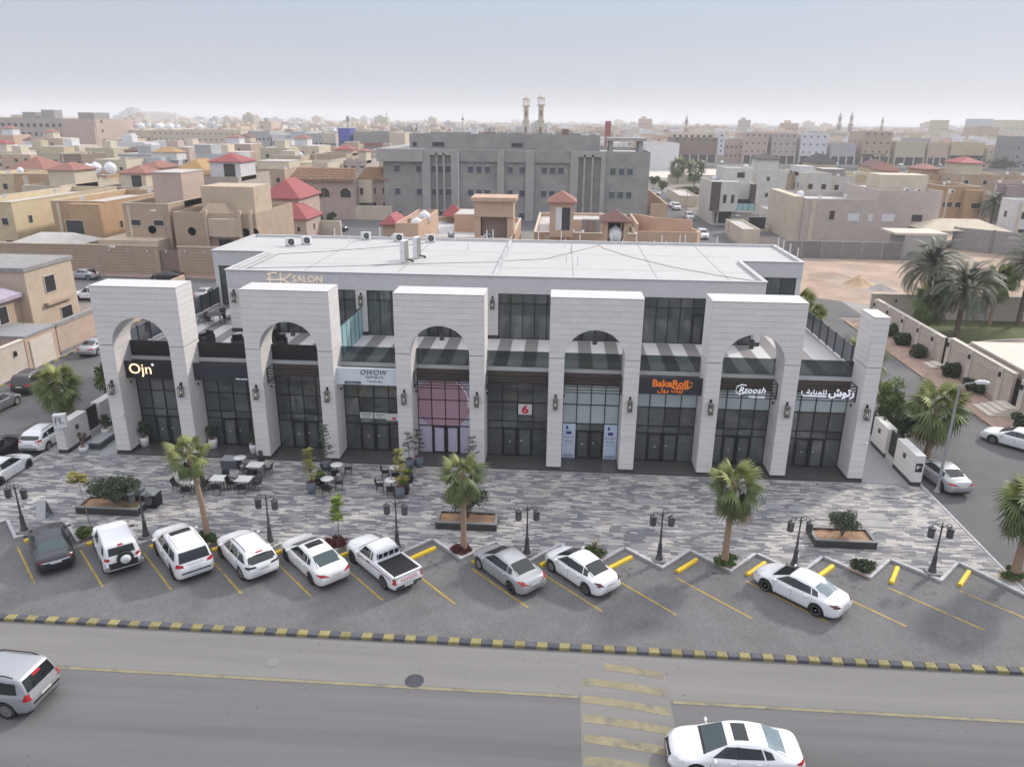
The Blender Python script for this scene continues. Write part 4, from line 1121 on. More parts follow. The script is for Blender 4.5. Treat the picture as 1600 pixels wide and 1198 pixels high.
def sedan(L=4.55, W=.90, H=1.46, wb=2.70, hood=.98, trunk=1.06, fast=0.0, **kw):
    f = L/2; xf = wb/2+.02*L*.6; xr = xf-wb
    S = dict(L=L, r=.325, arch=.395, wheels=(xf, xr),
      top=[(-f,.70),(-f+.04,.96),(-f+.12,trunk-.01),(-f+.30,trunk),(-f+.62-fast*.1,trunk+.02),(-f+1.42,H-.07),(-f+1.85,H-.01),(-.1,H),(.18,H-.03),(.45,H-.12),(1.18,hood+.03),(1.25,hood+.01),(f-.55,hood-.10),(f-.2,hood-.22),(f-.05,.62),(f,.50)],
      belt=[(-f,.62),(-f+.1,.92),(-f+.8,.98),(0,.93),(1.1,.90),(f-.4,.76),(f,.50)],
      wid=[(-f,.66),(-f+.06,W-.16),(-f+.25,W-.05),(-f+.8,W),(.9,W),(f-.7,W-.02),(f-.3,W-.10),(f-.1,W-.25),(f,W-.42)],
      roofw=[(-f,.5),(-f+.3,W-.20),(-f+.65,W-.22),(-f+1.45,W-.31),(.2,W-.30),(.5,W-.29),(1.1,W-.14),(f-.3,W-.28),(f,.4)],
      bot=[(-f,.42),(-f+.12,.30),(-f+.6,.20),(f-.6,.19),(f-.1,.24),(f,.34)],
      glass=dict(front=((1.13, W-.25), (.38, W-.36)), rear=((-f+.70-fast*.1, W-.25), (-f+1.38, W-.36)),
        side=[[(.92,.97),(.05,.98),(.05,H-.125),(.42,H-.165)], [(-.01,.98),(-.92,1.01),(-.80,H-.16),(-.01,H-.125)], [(-.98,1.01),(-1.28,1.03),(-1.16,H-.25),(-.86,H-.17)]]),
      pillar=[[(.055,.97),(-.015,.97),(-.015,H-.12),(.055,H-.12)]],
      seams=[((.98,.35),(.98,.93)),((.02,.32),(.02,.96)),((-.98,.62),(-1.05,.98))], handles=[(.18,.84),(-.72,.86)], mirror=(.86,1.0),
      tail=dict(rear=[(.40,.80),(W-.03,.80),(W-.03,.93),(.46,.90)], side=[(-f+.04,.80),(-f+.36,.84),(-f+.36,.91),(-f+.04,.94)]),
      head=dict(front=[(.42,.58),(W-.1,.60),(W-.1,.72),(.46,.68)], side=[(f-.16,.60),(f-.52,.68),(f-.56,.76),(f-.20,.72)]),
      platez=.70, grz=.46, rear_lower=(.27,.37,W-.2), cowl=(1.13,W-.24))
    S.update(kw); return S
def suv(L=4.6, W=.92, H=1.68, wb=2.7, hood=1.08, rake=.30, rx=None, **kw):
    f = L/2; xf = wb/2+.05; xr = xf-wb
    S = dict(L=L, r=.36, arch=.43, wheels=(xf, xr),
      top=[(-f,.80),(-f+.03,1.02),(-f+.10,1.14),(-f+.10+rake,H-.10),(-f+.22+rake,H-.04),(-f+.9,H),(-.2,H+.01),(.10,H-.03),(.36,H-.12),(1.10,hood+.03),(1.2,hood+.01),(f-.5,hood-.06),(f-.18,hood-.16),(f-.05,.72),(f,.56)],
      belt=[(-f,.70),(-f+.1,1.06),(0,1.04),(1.1,1.0),(f-.4,.90),(f,.58)],
      wid=[(-f,.72),(-f+.05,W-.12),(-f+.25,W-.03),(-f+.8,W),(.9,W),(f-.6,W-.02),(f-.25,W-.11),(f-.08,W-.24),(f,W-.36)],
      roofw=[(-f,.55),(-f+.12,W-.14),(-f+.1+rake,W-.22),(-.5,W-.25),(.2,W-.25),(.45,W-.25),(1.05,W-.13),(f-.3,W-.26),(f,.45)],
      bot=[(-f,.45),(-f+.12,.36),(-f+.6,.26),(f-.6,.25),(f-.1,.30),(f,.40)],
      glass=dict(front=((1.05, W-.22), (.30, W-.31)), rearz=(1.12, W-.20, H-.13, W-.28),
        side=[[(.86,1.07),(.0,1.08),(.0,H-.13),(.36,H-.18)], [(-.06,1.08),(-.98,1.10),(-.98,H-.14),(-.06,H-.13)], [(-1.05,1.10),(-f+.42,1.13),(-f+.42+rake*.75,H-.18),(-1.05,H-.14)]]),
      pillar=[], seams=[((.94,.42),(.94,1.02)),((-.02,.40),(-.02,1.06)),((-1.0,.75),(-1.02,1.08))], handles=[(.14,.94),(-.80,.96)], mirror=(.80,1.12),
      tail=dict(rear=[(.50,.92),(W-.03,.90),(W-.03,1.08),(.52,1.04)], side=[(-f+.03,.90),(-f+.22,.94),(-f+.22,1.06),(-f+.05,1.09)]),
      head=dict(front=[(.45,.74),(W-.08,.76),(W-.08,.90),(.50,.86)], side=[(f-.14,.76),(f-.42,.84),(f-.44,.93),(f-.18,.90)]),
      platez=.74, grz=.60, rear_lower=(.36,.50,W-.12), side_lower=[(1.0,.27),(-1.0,.27),(-1.0,.36),(1.0,.36)], cowl=(1.05,W-.2))
    S.update(kw); return S

HEAD = R(135)
def bay(k, back=3.0, side=0.0):
    x, y = BAY[k]; return (x+q2*back+q2*side, y-q2*back+q2*side)
def from_wheels(F, Rr, W, wbx=0.05):
    """near (left-hand) wheel contact points -> centre and heading"""
    F, Rr = Vector((*F, 0)), Vector((*Rr, 0)); h = (F-Rr).normalized(); c = (F+Rr)/2+Vector((h.y, -h.x, 0))*(W-.12)-h*wbx
    return (c.x, c.y), math.atan2(h.y, h.x)

CARS = {}
car('parked_car', 'dark grey sedan parked nose-in, leftmost of the diagonal row', 'car', sedan(4.88, .93, 1.45, 2.80, chrome=(.80,.84,.62), tail=dict(rear=[(.45,.82),(.88,.82),(.88,.95),(.5,.93)], m='tail_dark'), glass=None or sedan(4.88,.93,1.45)['glass'] | dict(rm='car_glass_green')), 'paint_dark', bay(0, 2.95, .05), HEAD-R(5), 'car_glass_green')
# boxy off-roader with a spare wheel on its tail
fj, bv = car('parked_car', 'boxy white off-roader with spare wheel on its back door', 'car', suv(4.5, .93, 1.80, 2.69, 1.14, .10,
    top=[(-2.25,.85),(-2.22,1.05),(-2.18,1.18),(-2.08,1.70),(-1.98,1.77),(-1.2,1.82),(.2,1.81),(.42,1.76),(.56,1.66),(.95,1.20),(1.1,1.16),(1.9,1.10),(2.12,.98),(2.2,.8),(2.25,.62)],
    roofw=[(-2.25,.6),(-2.15,.80),(-2.05,.74),(.3,.72),(.6,.70),(1.0,.80),(2.0,.78),(2.25,.5)], glass=dict(front=((.92,.68),(.60,.62)), rearz=(1.24,.62,1.62,.58), side=[[(.72,1.16),(-.30,1.16),(-.30,1.62),(.52,1.62)], [(-1.45,1.18),(-1.92,1.20),(-1.86,1.60),(-1.45,1.62)]]),
    seams=[((.8,.45),(.8,1.1)),((-.36,.45),(-.36,1.6))], handles=[(-.15,1.0)], rear_lower=(.50,.86,.84), platez=.80, tail=dict(rear=[(.62,.98),(.86,.98),(.86,1.14),(.62,1.14)], side=[(-2.24,.98),(-2.10,.98),(-2.10,1.14),(-2.24,1.14)]),
    mirror_m='trim_black', r=.40, arch=.48, brake=(-2.02,.12)), 'paint_white', bay(1, 2.85, .12), HEAD-R(5))
b = MB(); b.lathe([(.0,-.1),(.36,-.1),(.40,-.06),(.40,.06),(.36,.1),(.24,.1)], 0, 0, 22, 0); sw = b.mesh('spare_wheel', ['tyre'])
o = put('spare_wheel', sw, fj, (-2.36, -.10, 1.02)); o.rotation_euler = (0, R(-90), 0)
b = MB(); b.lathe([(.25,.09),(.24,.125),(0,.13)], 0, 0, 20); put('cover', b.mesh('cover', ['paint_white']), o)
for s in (1, -1):
    b = MB(); b.obox(-2.20, s*.80, .52, .70, .22, .28, 0); b.build('bumper_corner', ['rim'], fj, local=True)
lx, bv = car('parked_car', 'big white SUV with a dark sunroof strip and red tail lights', 'car', suv(4.95, .98, 1.86, 2.85, 1.24, .22,
    glass=dict(front=((1.10,.76),(.42,.66)), rearz=(1.22,.76,1.72,.68), side=[[(.92,1.20),(.0,1.20),(.0,1.70),(.46,1.68)], [(-.06,1.20),(-.98,1.22),(-.98,1.70),(-.06,1.70)], [(-1.05,1.22),(-1.95,1.24),(-1.85,1.66),(-1.05,1.70)]]),
    belt=[(-2.47,.8),(-2.37,1.16),(0,1.15),(1.1,1.12),(2.07,1.02),(2.47,.62)], sunroof=(-.42,.06,.52), roof_stripes=(-1.9,.2,.62), r=.40, arch=.47, rear_step=(.66,.74,.72), rear_lower=(.36,.44,.7), platez=.88,
    tail=dict(rear=[(.56,1.0),(.95,1.02),(.95,1.22),(.60,1.14)], side=[(-2.46,1.02),(-2.22,1.06),(-2.22,1.20),(-2.46,1.22)]), chrome=(1.08,1.11,.4), mirror=(.86,1.24)), 'paint_white', bay(2, 3.1, .1), HEAD-R(2))
car('parked_car', 'white crossover with silver roof rails and dark tail lights', 'car', suv(4.55, .93, 1.66, 2.66, 1.05, .42, rails=(-1.55,.25,.60,'rim_dark'), tail=dict(rear=[(.36,.93),(.90,.95),(.90,1.05),(.42,1.02)], m='trim_black', side=[(-2.26,.93),(-1.98,.98),(-1.98,1.05),(-2.26,1.06)]), rear_lower=(.30,.34,.5), brake=(-1.78,.18), handle_m='paint_white',
    cowl=(1.02,.74), r=.36), 'paint_white', bay(3, 2.95, .1), HEAD+R(0))
car('parked_car', 'white sedan with black sunroof and red lamps, left of pickup', 'car', sedan(4.98, .93, 1.46, 2.82, .98, 1.04, fast=.6, sunroof=(-.42,.10,.44), cowl=(1.12,.72),
    tail=dict(rear=[(.36,.78),(.90,.80),(.90,.92),(.60,.90)], side=[(-2.45,.80),(-2.08,.86),(-2.08,.92),(-2.45,.93)]), glass=sedan(4.98,.93,1.46,fast=.6)['glass'] | dict(rm='car_glass_green'), rim='ten'), 'paint_pearl', bay(4, 3.05, .1), HEAD+R(0), 'car_glass_green')
# pickup
pk = suv(5.1, .87, 1.70, 3.085, 1.10, .3, top=[(-2.55,.70),(-2.5,1.04),(-2.45,1.07),(-.72,1.07),(-.64,1.14),(-.56,1.60),(-.46,1.66),(-.2,1.69),(.25,1.69),(.42,1.64),(1.12,1.14),(1.25,1.11),(2.1,1.05),(2.4,.95),(2.5,.75),(2.55,.6)],
    belt=[(-2.55,.66),(-2.5,1.02),(-.7,1.03),(1.1,1.02),(2.1,.94),(2.55,.62)], roofw=[(-2.55,.7),(-2.4,.80),(-.75,.80),(-.55,.66),(.4,.64),(1.1,.76),(2.2,.66),(2.55,.4)],
    wid=[(-2.55,.80),(-2.48,.84),(-2.2,.86),(1.6,.87),(2.2,.82),(2.45,.70),(2.55,.55)],
    glass=dict(front=((1.08,.66),(.46,.58)), side=[[(.86,1.09),(-.18,1.10),(-.18,1.54),(.42,1.54)],[(-.24,1.10),(-.42,1.12),(-.40,1.50),(-.24,1.53)]]), seams=[((.94,.45),(.94,1.02)),((-.30,.45),(-.30,1.06))], handles=[(-.1,.96)],
    tail=dict(rear=[(.72,.72),(.85,.72),(.85,1.0),(.72,1.0)], side=[(-2.54,.72),(-2.44,.72),(-2.44,1.0),(-2.54,1.0)]), rear_lower=(.46,.58,.76), platez=.44, side_lower=None, r=.36, arch=.42, rim='steel', handle_m='trim_black', wheels=(1.62,-1.465))
po, bv = car('parked_truck', 'white single-cab pickup with empty black cargo bed', 'pickup truck', pk, 'paint_white', bay(5, 3.15, .1), HEAD+R(0))
b = MB(); b.box(-2.42,-.72,-.74,.74,1.066,1.094); b.build('bed_liner', ['bed_black'], po, local=True)
b = MB()
for s in (1,-1): b.box(-2.5,-.70,s*.80-.05,s*.80+.05,1.07,1.13)
b.box(-2.53,-2.42,-.80,.80,1.07,1.13); b.build('bed_rim', ['paint_white'], po, local=True)
b = MB(); b.box(-2.41,-.74,-.735,.735,1.096,1.10)
for q in range(9): b.box(-2.38,-.78,-.68+q*.17-.02,-.68+q*.17+.02,1.10,1.112)
b.build('bed_floor', ['bed_black'], po, local=True)
b = MB()
for s in (-.5,-.17,.17,.5): b.box(-.70,-.62,s-.13,s+.13,1.24,1.52)
b.build('rear_window', ['car_glass'], po, local=True)
b = MB()
for z in (1.20,1.56): b.tube([(-.74,-.62,z),(-.74,.62,z)], .018, 6)
for y in (-.62,-.33,0,.33,.62): b.tube([(-.74,y,1.08),(-.74,y,1.56)], .016, 6)
b.build('cab_guard', ['paint_white'], po, local=True)
for s in (1,-1):
    for z in (.92,.885):
        q, f = patch(bv, [(-2.4,s*1.6,z),(1.0,s*1.6,z-.02),(1.0,s*1.6,z+.0),(-2.4,s*1.6,z+.022)], (0,-s,0), 12, 1, .008); b = MB(); b.faces(q,f,0,None,True); b.build('stripe', ['stripe_red'], po, local=True)
    q, f = patch(bv, [(.95,s*1.6,.78),(.50,s*1.6,.98),(.42,s*1.6,.98),(.87,s*1.6,.78)], (0,-s,0), 4, 2, .010); b = MB(); b.faces(q,f,0,None,True); b.build('stripe', ['stripe_red'], po, local=True)
tm = textmesh('TOYOTA', 'letter_red', .006); co = np.empty(len(tm.vertices)*3); tm.vertices.foreach_get('co', co); co = co.reshape(-1,3); lo, hi = co.min(0), co.max(0)
yy = -((co[:,0]-lo[0])/(hi[0]-lo[0])*1.0-.5); zz = (co[:,1]-lo[1])/(hi[1]-lo[1])*.15+.80
tm.vertices.foreach_set('co', np.stack([-2.575-co[:,2], yy, zz],1).ravel()); put('lettering', tm, po)
# silver sedan, small white sedan, white sedan parked askew
c, h = from_wheels((-0.45, -11.98), (1.19, -13.97), .885)
car('parked_car', 'silver sedan parked in the diagonal row beside the third lamp post', 'car', sedan(4.54, .89, 1.45, 2.70, .97, 1.02, fast=.4, rim='five', tail=dict(rear=[(.42,.78),(.86,.84),(.86,.98),(.60,.90)], m='tail_red', side=[(-2.23,.84),(-1.82,.90),(-1.82,.95),(-2.23,.98)])), 'paint_silver', c, (h+HEAD)/2)
c, h = from_wheels((3.30, -11.91), (5.05, -13.82), .865)
car('parked_car', 'small white sedan right of the silver sedan, hubcaps dark', 'car', sedan(4.42, .87, 1.46, 2.60, .98, 1.04, rim='steel', tail=dict(rear=[(.44,.80),(.85,.84),(.85,.97),(.56,.90)], m='tail_dark', side=[(-2.18,.86),(-1.80,.92),(-1.80,.96),(-2.18,.98)])), 'paint_white', c, h)
c, h = from_wheels((14.08, -12.69), (16.13, -14.74), .89)
car('parked_car', 'white sedan parked askew across its bay line, rightmost in the row', 'car', sedan(4.64, .89, 1.45, 2.70, .96, 1.02, rim='steel', glass=sedan(4.64,.89,1.45)['glass'] | dict(rm='car_glass_sky'), tail=dict(rear=[(.44,.80),(.87,.82),(.87,.94),(.56,.90)], m='tail_dark', side=[(-2.28,.84),(-1.88,.90),(-1.88,.94),(-2.28,.96)])), 'paint_white', c, h)
# cars on the road
car('driving_car', 'white sedan with dark sunroof driving on the main road', 'car', sedan(4.85, .91, 1.47, 2.775, .98, 1.06, rim='ten', sunroof=(-.40,.12,.42), glass=sedan(4.85,.91,1.47)['glass'] | dict(rm='car_glass_sky', fm='car_glass_green'), tail=dict(rear=[(.44,.84),(.89,.84),(.89,.96),(.5,.92)], side=[(-2.40,.86),(-2.06,.88),(-2.06,.94),(-2.40,.97)])), 'paint_white', (10.15,-23.95), R(180))
car('driving_car', 'silver SUV with black roof rails driving on the main road', 'car', suv(4.86, .99, 1.83, 2.775, 1.16, .26, rails=(-1.75,.1,.70,'trim_black'), sunroof=(-.3,.15,.4), glass=dict(front=((1.05,.76),(.40,.68)), rearz=(1.20,.74,1.66,.68), side=[[(.86,1.16),(.02,1.16),(.02,1.62),(.42,1.60)],[(-.10,1.16),(-.98,1.16),(-.98,1.63),(-.10,1.63)],[(-1.22,1.16),(-1.95,1.18),(-1.88,1.60),(-1.22,1.62)]]),
    belt=[(-2.43,.8),(-2.33,1.14),(0,1.10),(1.1,1.08),(2.03,.98),(2.43,.6)], rear_step=(.66,.76,.72), r=.385, arch=.45, tail=dict(rear=[(.74,.90),(.94,.90),(.94,1.16),(.74,1.16)], side=[(-2.42,.90),(-2.26,.90),(-2.26,1.16),(-2.40,1.16)]), brake=(-2.12,.2)), 'paint_silver2', (-19.15,-22.95), R(176), 'car_glass')
# cars on the side streets
c = (29.92, 1.30); car('parked_car', 'silver sedan parked on the right street by the street light', 'car', sedan(4.5, .88, 1.45, 2.65, rim='five'), 'paint_silver', (28.9, .75), R(98))
car('parked_car', 'white fastback sedan turning on the right street, far right', 'car', sedan(4.85, .92, 1.44, 2.8, fast=.7), 'paint_white', (37.44, 7.29), R(135))
car('parked_car', 'white crossover with red tail lights parked on the left street', 'car', suv(4.3, .88, 1.58, 2.62, 1.04, .46, rear_lower=(.30,.56,.74), rails=(-1.4,.2,.58,'trim_black'), tail=dict(rear=[(.40,.98),(.87,1.0),(.87,1.16),(.52,1.06)], side=[(-2.13,1.0),(-1.82,1.04),(-1.82,1.12),(-2.13,1.16)])), 'paint_white', (-33.34, 1.44), R(93))
car('parked_car', 'white sedan parked at the left edge beside the plaza kerb', 'car', sedan(4.6, .90, 1.46, 2.7), 'paint_white', (-32.78, -4.03), R(90))
car('parked_car', 'dark brown SUV parked under the pale wall lamps', 'car', suv(4.8, .95, 1.75, 2.85, 1.14, .36, rails=(-1.6,.3,.62,'rim')), 'paint_brown', (-42.06, 12.93), R(92))
car('parked_car', 'dark grey car behind the white one, left edge', 'car', sedan(4.6, .9, 1.46, 2.7), 'paint_dark', (-35.43, -0.88), R(88))
car('parked_car', 'dark car half hidden at the left street edge', 'car', sedan(4.6, .9, 1.46, 2.7), 'paint_grey', (-41.71, 7.27), R(90))
car('parked_car', 'silver sedan with open boot parked on the rear street', 'car', sedan(4.6, .9, 1.46, 2.7), 'paint_silver', (-66.27, 58.27), R(176))
car('parked_car', 'white SUV parked across the rear street behind the first arch', 'car', suv(4.7, .94, 1.8, 2.8), 'paint_white', (-57.37, 45.71), R(185))
car('parked_car', 'black sedan parked along the tan wall of the rear street', 'car', sedan(4.8, .92, 1.45, 2.8), 'paint_black', (-53.90, 58.79), R(179))
car('parked_car', 'light car parked behind the far left terrace railing', 'car', sedan(4.6, .9, 1.46, 2.7), 'paint_silver', (-43.16, 48.11), R(90))
car('parked_car', 'silver car seen past the left leg of the first arch', 'car', sedan(4.6, .9, 1.46, 2.7), 'paint_silver2', (-43.12, 23.64), R(90))
far = []
fc, _ = car('parked_car', 'white SUV on the far right street, nearest of the three', 'car', suv(4.9, .97, 1.85, 2.85, 1.2), 'paint_white', (32.18, 112.35), R(-88))
fc2 = again(fc, (*(34.26, 143.77), 0), R(-88), 'white SUV on the far right street, middle of the three')
fc3 = again(fc, (*(34.19, 165.82), 0), R(-88), 'white SUV on the far right street, farthest of the three')
fs, _ = car('parked_car', 'white sedan crossing at the far end of the right street', 'car', sedan(), 'paint_white', (32.87, 208.71), R(165))
fs2 = again(fs, (*(33.92, 172.77), 0), R(92), 'white sedan just behind the farthest white SUV')
car('parked_car', 'dark blue sedan parked by the creeper covered wall', 'car', sedan(), 'paint_blue', (-44.21, 112.40), R(160))
car('parked_car', 'grey sedan parked on the bare sand lot', 'car', sedan(), 'paint_silver', (80.90, 107.15), R(170))
dc, _ = car('parked_car', 'x', 'car', sedan(), 'paint_dark', (*(52.22, 378.30), 0), R(180))
dc['label'] = 'first dark car from the left in the row before the white warehouse'; dc['group'] = 'dark cars before the white warehouse'
for i_, u in enumerate((1032, 1044, 1052, 1062)): again(dc, (*{1032:(55.39, 379.13),1044:(59.27, 380.14),1052:(62.46, 380.97),1062:(66.01, 381.90)}[u], 0), R(180), ('second','third','fourth','last')[i_]+' dark car from the left in the row before the white warehouse')

# ---------------------------------------------------------------- twin lamp posts along the plaza
def twin_lamp():
    o = thing('street_lamp', (0,0,0), 'x', 'lamp post', 'twin-lantern lamp posts along the zigzag kerb')
    b = MB(); b.obox(0,0,0,.12,.62,.62,0); b.build('plinth', ['lead'], o, local=True)
    b = MB(); b.lathe([(.20,.12),(.20,.2),(.16,.26),(.13,.55),(.10,.95),(.115,.97),(.115,1.03),(.075,1.08),(.05,1.8),(.062,1.82),(.062,1.87),(.045,1.9),(.038,2.75),(.055,2.78),(.055,2.84),(.03,2.88),(.03,2.98),(.0,3.1)], 0, 0, 12); b.build('pole', ['anthracite'], o, local=True)
    for s in (1,-1):
        b = MB(); pts = [(s*.03,0,2.70),(s*.2,0,2.86),(s*.38,0,2.96),(s*.48,0,2.9),(s*.48,0,2.78)]; b.tube(pts, .02, 6)
        b.tube([(s*.05,0,2.9),(s*.15,0,2.98),(s*.26,0,2.96),(s*.30,0,2.88),(s*.24,0,2.83)], .013, 5); ar = b.build('arm', ['anthracite'], o, local=True)
        b = MB(); cx = s*.48
        b.lathe([(.03,2.80),(.05,2.76),(.20,2.70),(.20,2.66),(.165,2.64)], cx, 0, 10, 0, False); b.lathe([(.165,2.20),(.175,2.18),(.12,2.13),(.0,2.10)], cx, 0, 10, 0, False)
        for t in range(10):
            a = 2*math.pi*t/10; b.tube([(cx+.16*math.cos(a), .16*math.sin(a), 2.2), (cx+.165*math.cos(a), .165*math.sin(a), 2.64)], .010, 4)
        for z in (2.3,2.42,2.54): b.lathe([(.165,z-.008),(.172,z),(.165,z+.008)], cx, 0, 10)
        ln = b.build('lantern', ['anthracite'], o, local=True)
        b = MB(); b.lathe([(.145,2.2),(.15,2.63)], cx, 0, 10); b.build('lantern_glass', ['lantern_glass'], ln, local=True)
    return o
tl = twin_lamp()
LL = ['leftmost twin-lantern lamp post, left of the dark sedan','twin-lantern lamp post between the boxy off-roader and the big white SUV','twin-lantern lamp post behind the white crossover with roof rails','twin-lantern lamp post right behind the white pickup truck',
      'twin-lantern lamp post between the silver sedan and the small white sedan','twin-lantern lamp post between two empty bays left of the third palm','twin-lantern lamp post behind the white sedan parked askew','rightmost twin-lantern lamp post, between empty bays']
for i in range(8):
    x = -26.62+7.13*i; o = tl if i == 0 else again(tl, (0,0,0)); o.location = (x, -10.62, PZ); o['label'] = LL[i]; o.rotation_euler = (0,0,R(rng.uniform(-6,6)))
tl2 = bpy.data.objects
# tall street light on the right, thin poles elsewhere
def street_light(x, y, h, label, reach=1.3, ang=0.0, r=.10, m='slab_grey', lean=0.0):
    o = thing('street_light', (x, y, 0), label, 'street light', None, ang)
    b = MB(); b.lathe([(.22,0),(.22,.08),(r*1.3,.1),(r,.5),(r*.6,h)], 0, 0, 10); b.build('pole', [m], o, local=True)
    b = MB(); b.tube([(0,0,h-.1),(reach*.4,0,h+.12),(reach,0,h+.18)], r*.45, 6); b.build('arm', [m], o, local=True)
    b = MB(); b.obox(reach+.35, 0, h+.12, h+.26, .8, .3, 0); b.obox(reach+.3, 0, h+.26, h+.32, .5, .2, 0); b.build('lamp_head', ['off_white'], o, local=True)
    return o
street_light(28.05, -.7, 7.3, 'tall grey street light on the plaza corner by the right street', 1.0, R(5))
x, y = (-56.32, 64.56); street_light(x, y, 9.0, 'tall thin street light by the black sedan on the rear street', 1.2, R(180), .07, 'lead')
x, y = (-62.97, 57.83); street_light(x, y, 4.6, 'short street light near the white SUV on the rear street', 1.6, 0, .06, 'lead')
x, y = (31.61, 132.71); street_light(x, y, 9.0, 'thin street light on the far right street between white SUVs', 1.4, 0, .06, 'lead')
x, y = (36.28, 107.75); street_light(x, y, 5.0, 'thin street light right of the roof back corner', 1.2, 0, .06, 'lead')
x, y = (-51.79, 128.45); street_light(x, y, 12.0, 'thin tall pole in front of the tile roofed mansion', 1.0, 0, .07, 'lead')
# ---------------------------------------------------------------- boundary walls beside the building
def yard_wall(name, label, pts, x0, x1):
    o = thing(name, (x0, pts[0][0], 0), label, 'wall')
    return o
for side_, x0, x1, segs, lab in ((1, 26.55, 27.15, [(-.25,2.6),(4.2,6.6),(8.2,11.5),(13.2,17)], 'low white stone wall with black infill right of the building'), (-1, -31.4, -30.75, [(-.3,2.4),(4.0,7.5),(9.2,14)], 'low white stone wall with black infill left of the building')):
    o = thing('boundary_wall', ((x0+x1)/2, 0, PZ), lab, 'wall')
    for (ya, yb) in segs:
        b = MB(); b.box(x0+.02, x1-.02, ya+.02, yb-.02, PZ, 2.25); pr = b.build('wall_panel', ['stone_core'], o)
        panels(pr, x0, x1, PZ+.28, 2.24, ya); panels_side(pr, x0, ya, yb, PZ+.28, 2.24, -1); panels_side(pr, x1, ya, yb, PZ+.28, 2.24, 1)
        b = MB(); b.box(x0-.01, x1+.01, ya-.01, yb+.01, PZ, PZ+.27); b.build('skirting', ['granite'], pr)
        b = MB(); b.box(x0-.02, x1+.02, ya-.02, yb+.02, 2.245, 2.28); b.build('coping', ['stone_top'], pr)
        if side_ < 0: b = MB(); b.box(x1+.01, x1+.12, (ya+yb)/2-.12, (ya+yb)/2+.12, 1.45, 1.75); b.build('lamp', ['anthracite'], pr)
        else: b = MB(); b.box(x0-.12, x0-.01, (ya+yb)/2-.12, (ya+yb)/2+.12, 1.5, 1.8); b.build('lamp', ['anthracite'], pr)
    for (a, c) in zip(segs, segs[1:]):
        b = MB(); b.box(x0+.1, x1-.1, a[1], c[0], PZ, PZ+.4); b.build('plinth', ['roof_trim'], o)
        for q in range(10):
            b = MB(); b.box(x0+.25, x1-.25, a[1]+.02, c[0]-.02, PZ+.42+q*.17, PZ+.56+q*.17); b.build('slat', ['black_metal'], o)
    if side_ > 0:
        b = MB(); b.box(x0+.08, x1-.1, segs[0][0]-.05, segs[0][0]-.025, 1.15, 1.75); bp = b.build('plaque', ['sign_black'], o)
        b = MB(); b.box(x0+.15, x0+.25, segs[0][0]-.058, segs[0][0]-.05, 1.35, 1.6); b.build('print', ['white_paint'], bp); scribble('white_paint', bp, x0+.29, x0+.46, 1.5, segs[0][0]-.051, .12)
sheet('side_path', 23.5, 26.5, -.1, 17.2, PZ+.012, 'slab_grey'); sheet('side_path', -30.7, -27.4, -.1, 17.2, PZ+.012, 'slab_grey')
s = thing('light_box_sign', (-30.55, -.42, 2.2), 'small white light box sign with script on the left wall end', 'sign', None, R(20))
b = MB(); b.box(-.55,.22,-.2,.2,.02,.95); b.build('box', ['white_paint'], s, local=True)
for pts in ([(-.38,.8),(-.41,.25)],[(-.45,.76),(-.2,.8)],[(-.48,.5),(-.05,.7)],[(-.08,.8),(-.18,.3)],[(-.16,.52),(.12,.25)]):
    b = MB(); b.tube([(x_, -.215, z_) for x_, z_ in pts], .022, 5); b.build('lettering', ['letter_dark'], s, local=True)
# ---------------------------------------------------------------- planters
def planter(x0, y0, x1, y1, label):
    o = thing('planter', ((x0+x1)/2, (y0+y1)/2, PZ), label, 'planter'); t = .16; h = .42
    for (a, b_, c, d) in ((x0,x1,y0,y0+t),(x0,x1,y1-t,y1),(x0,x0+t,y0+t,y1-t),(x1-t,x1,y0+t,y1-t)):
        b = MB(); b.box(a,b_,c,d,PZ,PZ+h); b.build('side', ['granite'], o); b = MB(); b.box(a-.01,b_+.01,c-.01,d+.01,PZ+h+.0,PZ+h+.05); b.build('rim', ['lead'], o)
    b = MB(); n = 12; m_ = 6
    pts = [(x0+t+(x1-x0-2*t)*i/n, y0+t+(y1-y0-2*t)*j/m_, PZ+h-.08+rng.uniform(-.04,.05)) for j in range(m_+1) for i in range(n+1)]
    b.faces(pts, [(j*(n+1)+i, j*(n+1)+i+1, (j+1)*(n+1)+i+1, (j+1)*(n+1)+i) for j in range(m_) for i in range(n)], 0, None, True); b.build('soil', ['soil'], o)
planter(-25.0,-8.4,-21.2,-6.9,'dark stone planter with a big bush, left of the cafe tables')
planter(-3.5,-8.35,.05,-6.85,'dark stone planter with a bush behind the second palm')
planter(17.9,-8.5,21.25,-6.95,'dark stone planter with a small olive bush at the right of plaza')
# ---------------------------------------------------------------- cafe furniture
def chair(x, y, a, label, group, m='black_metal'):
    o = thing('cafe_chair', (x, y, PZ), label, 'chair', group, a)
    b = MB(); b.box(-.23,.23,-.22,.22,.42,.46); b.build('seat', [m], o, local=True)
    b = MB(); b.faces([(-.23,.20,.46),(.23,.20,.46),(.25,.30,.86),(-.25,.30,.86),(-.23,.24,.46),(.23,.24,.46),(.25,.34,.86),(-.25,.34,.86)], [(0,1,2,3),(7,6,5,4),(0,4,5,1),(2,6,7,3),(0,3,7,4),(1,5,6,2)]); b.build('backrest', [m], o, local=True)
    for sx in (-.2,.2):
        for sy in (-.19,.2): b = MB(); b.tube([(sx,sy,.44),(sx*1.1,sy*1.1,0)], .018, 5); b.build('leg', [m], o, local=True)
        b = MB(); b.tube([(sx*1.2,-.2,.44),(sx*1.2,-.2,.64),(sx*1.2,.25,.66)], .016, 5); b.build('armrest', [m], o, local=True)
    return o
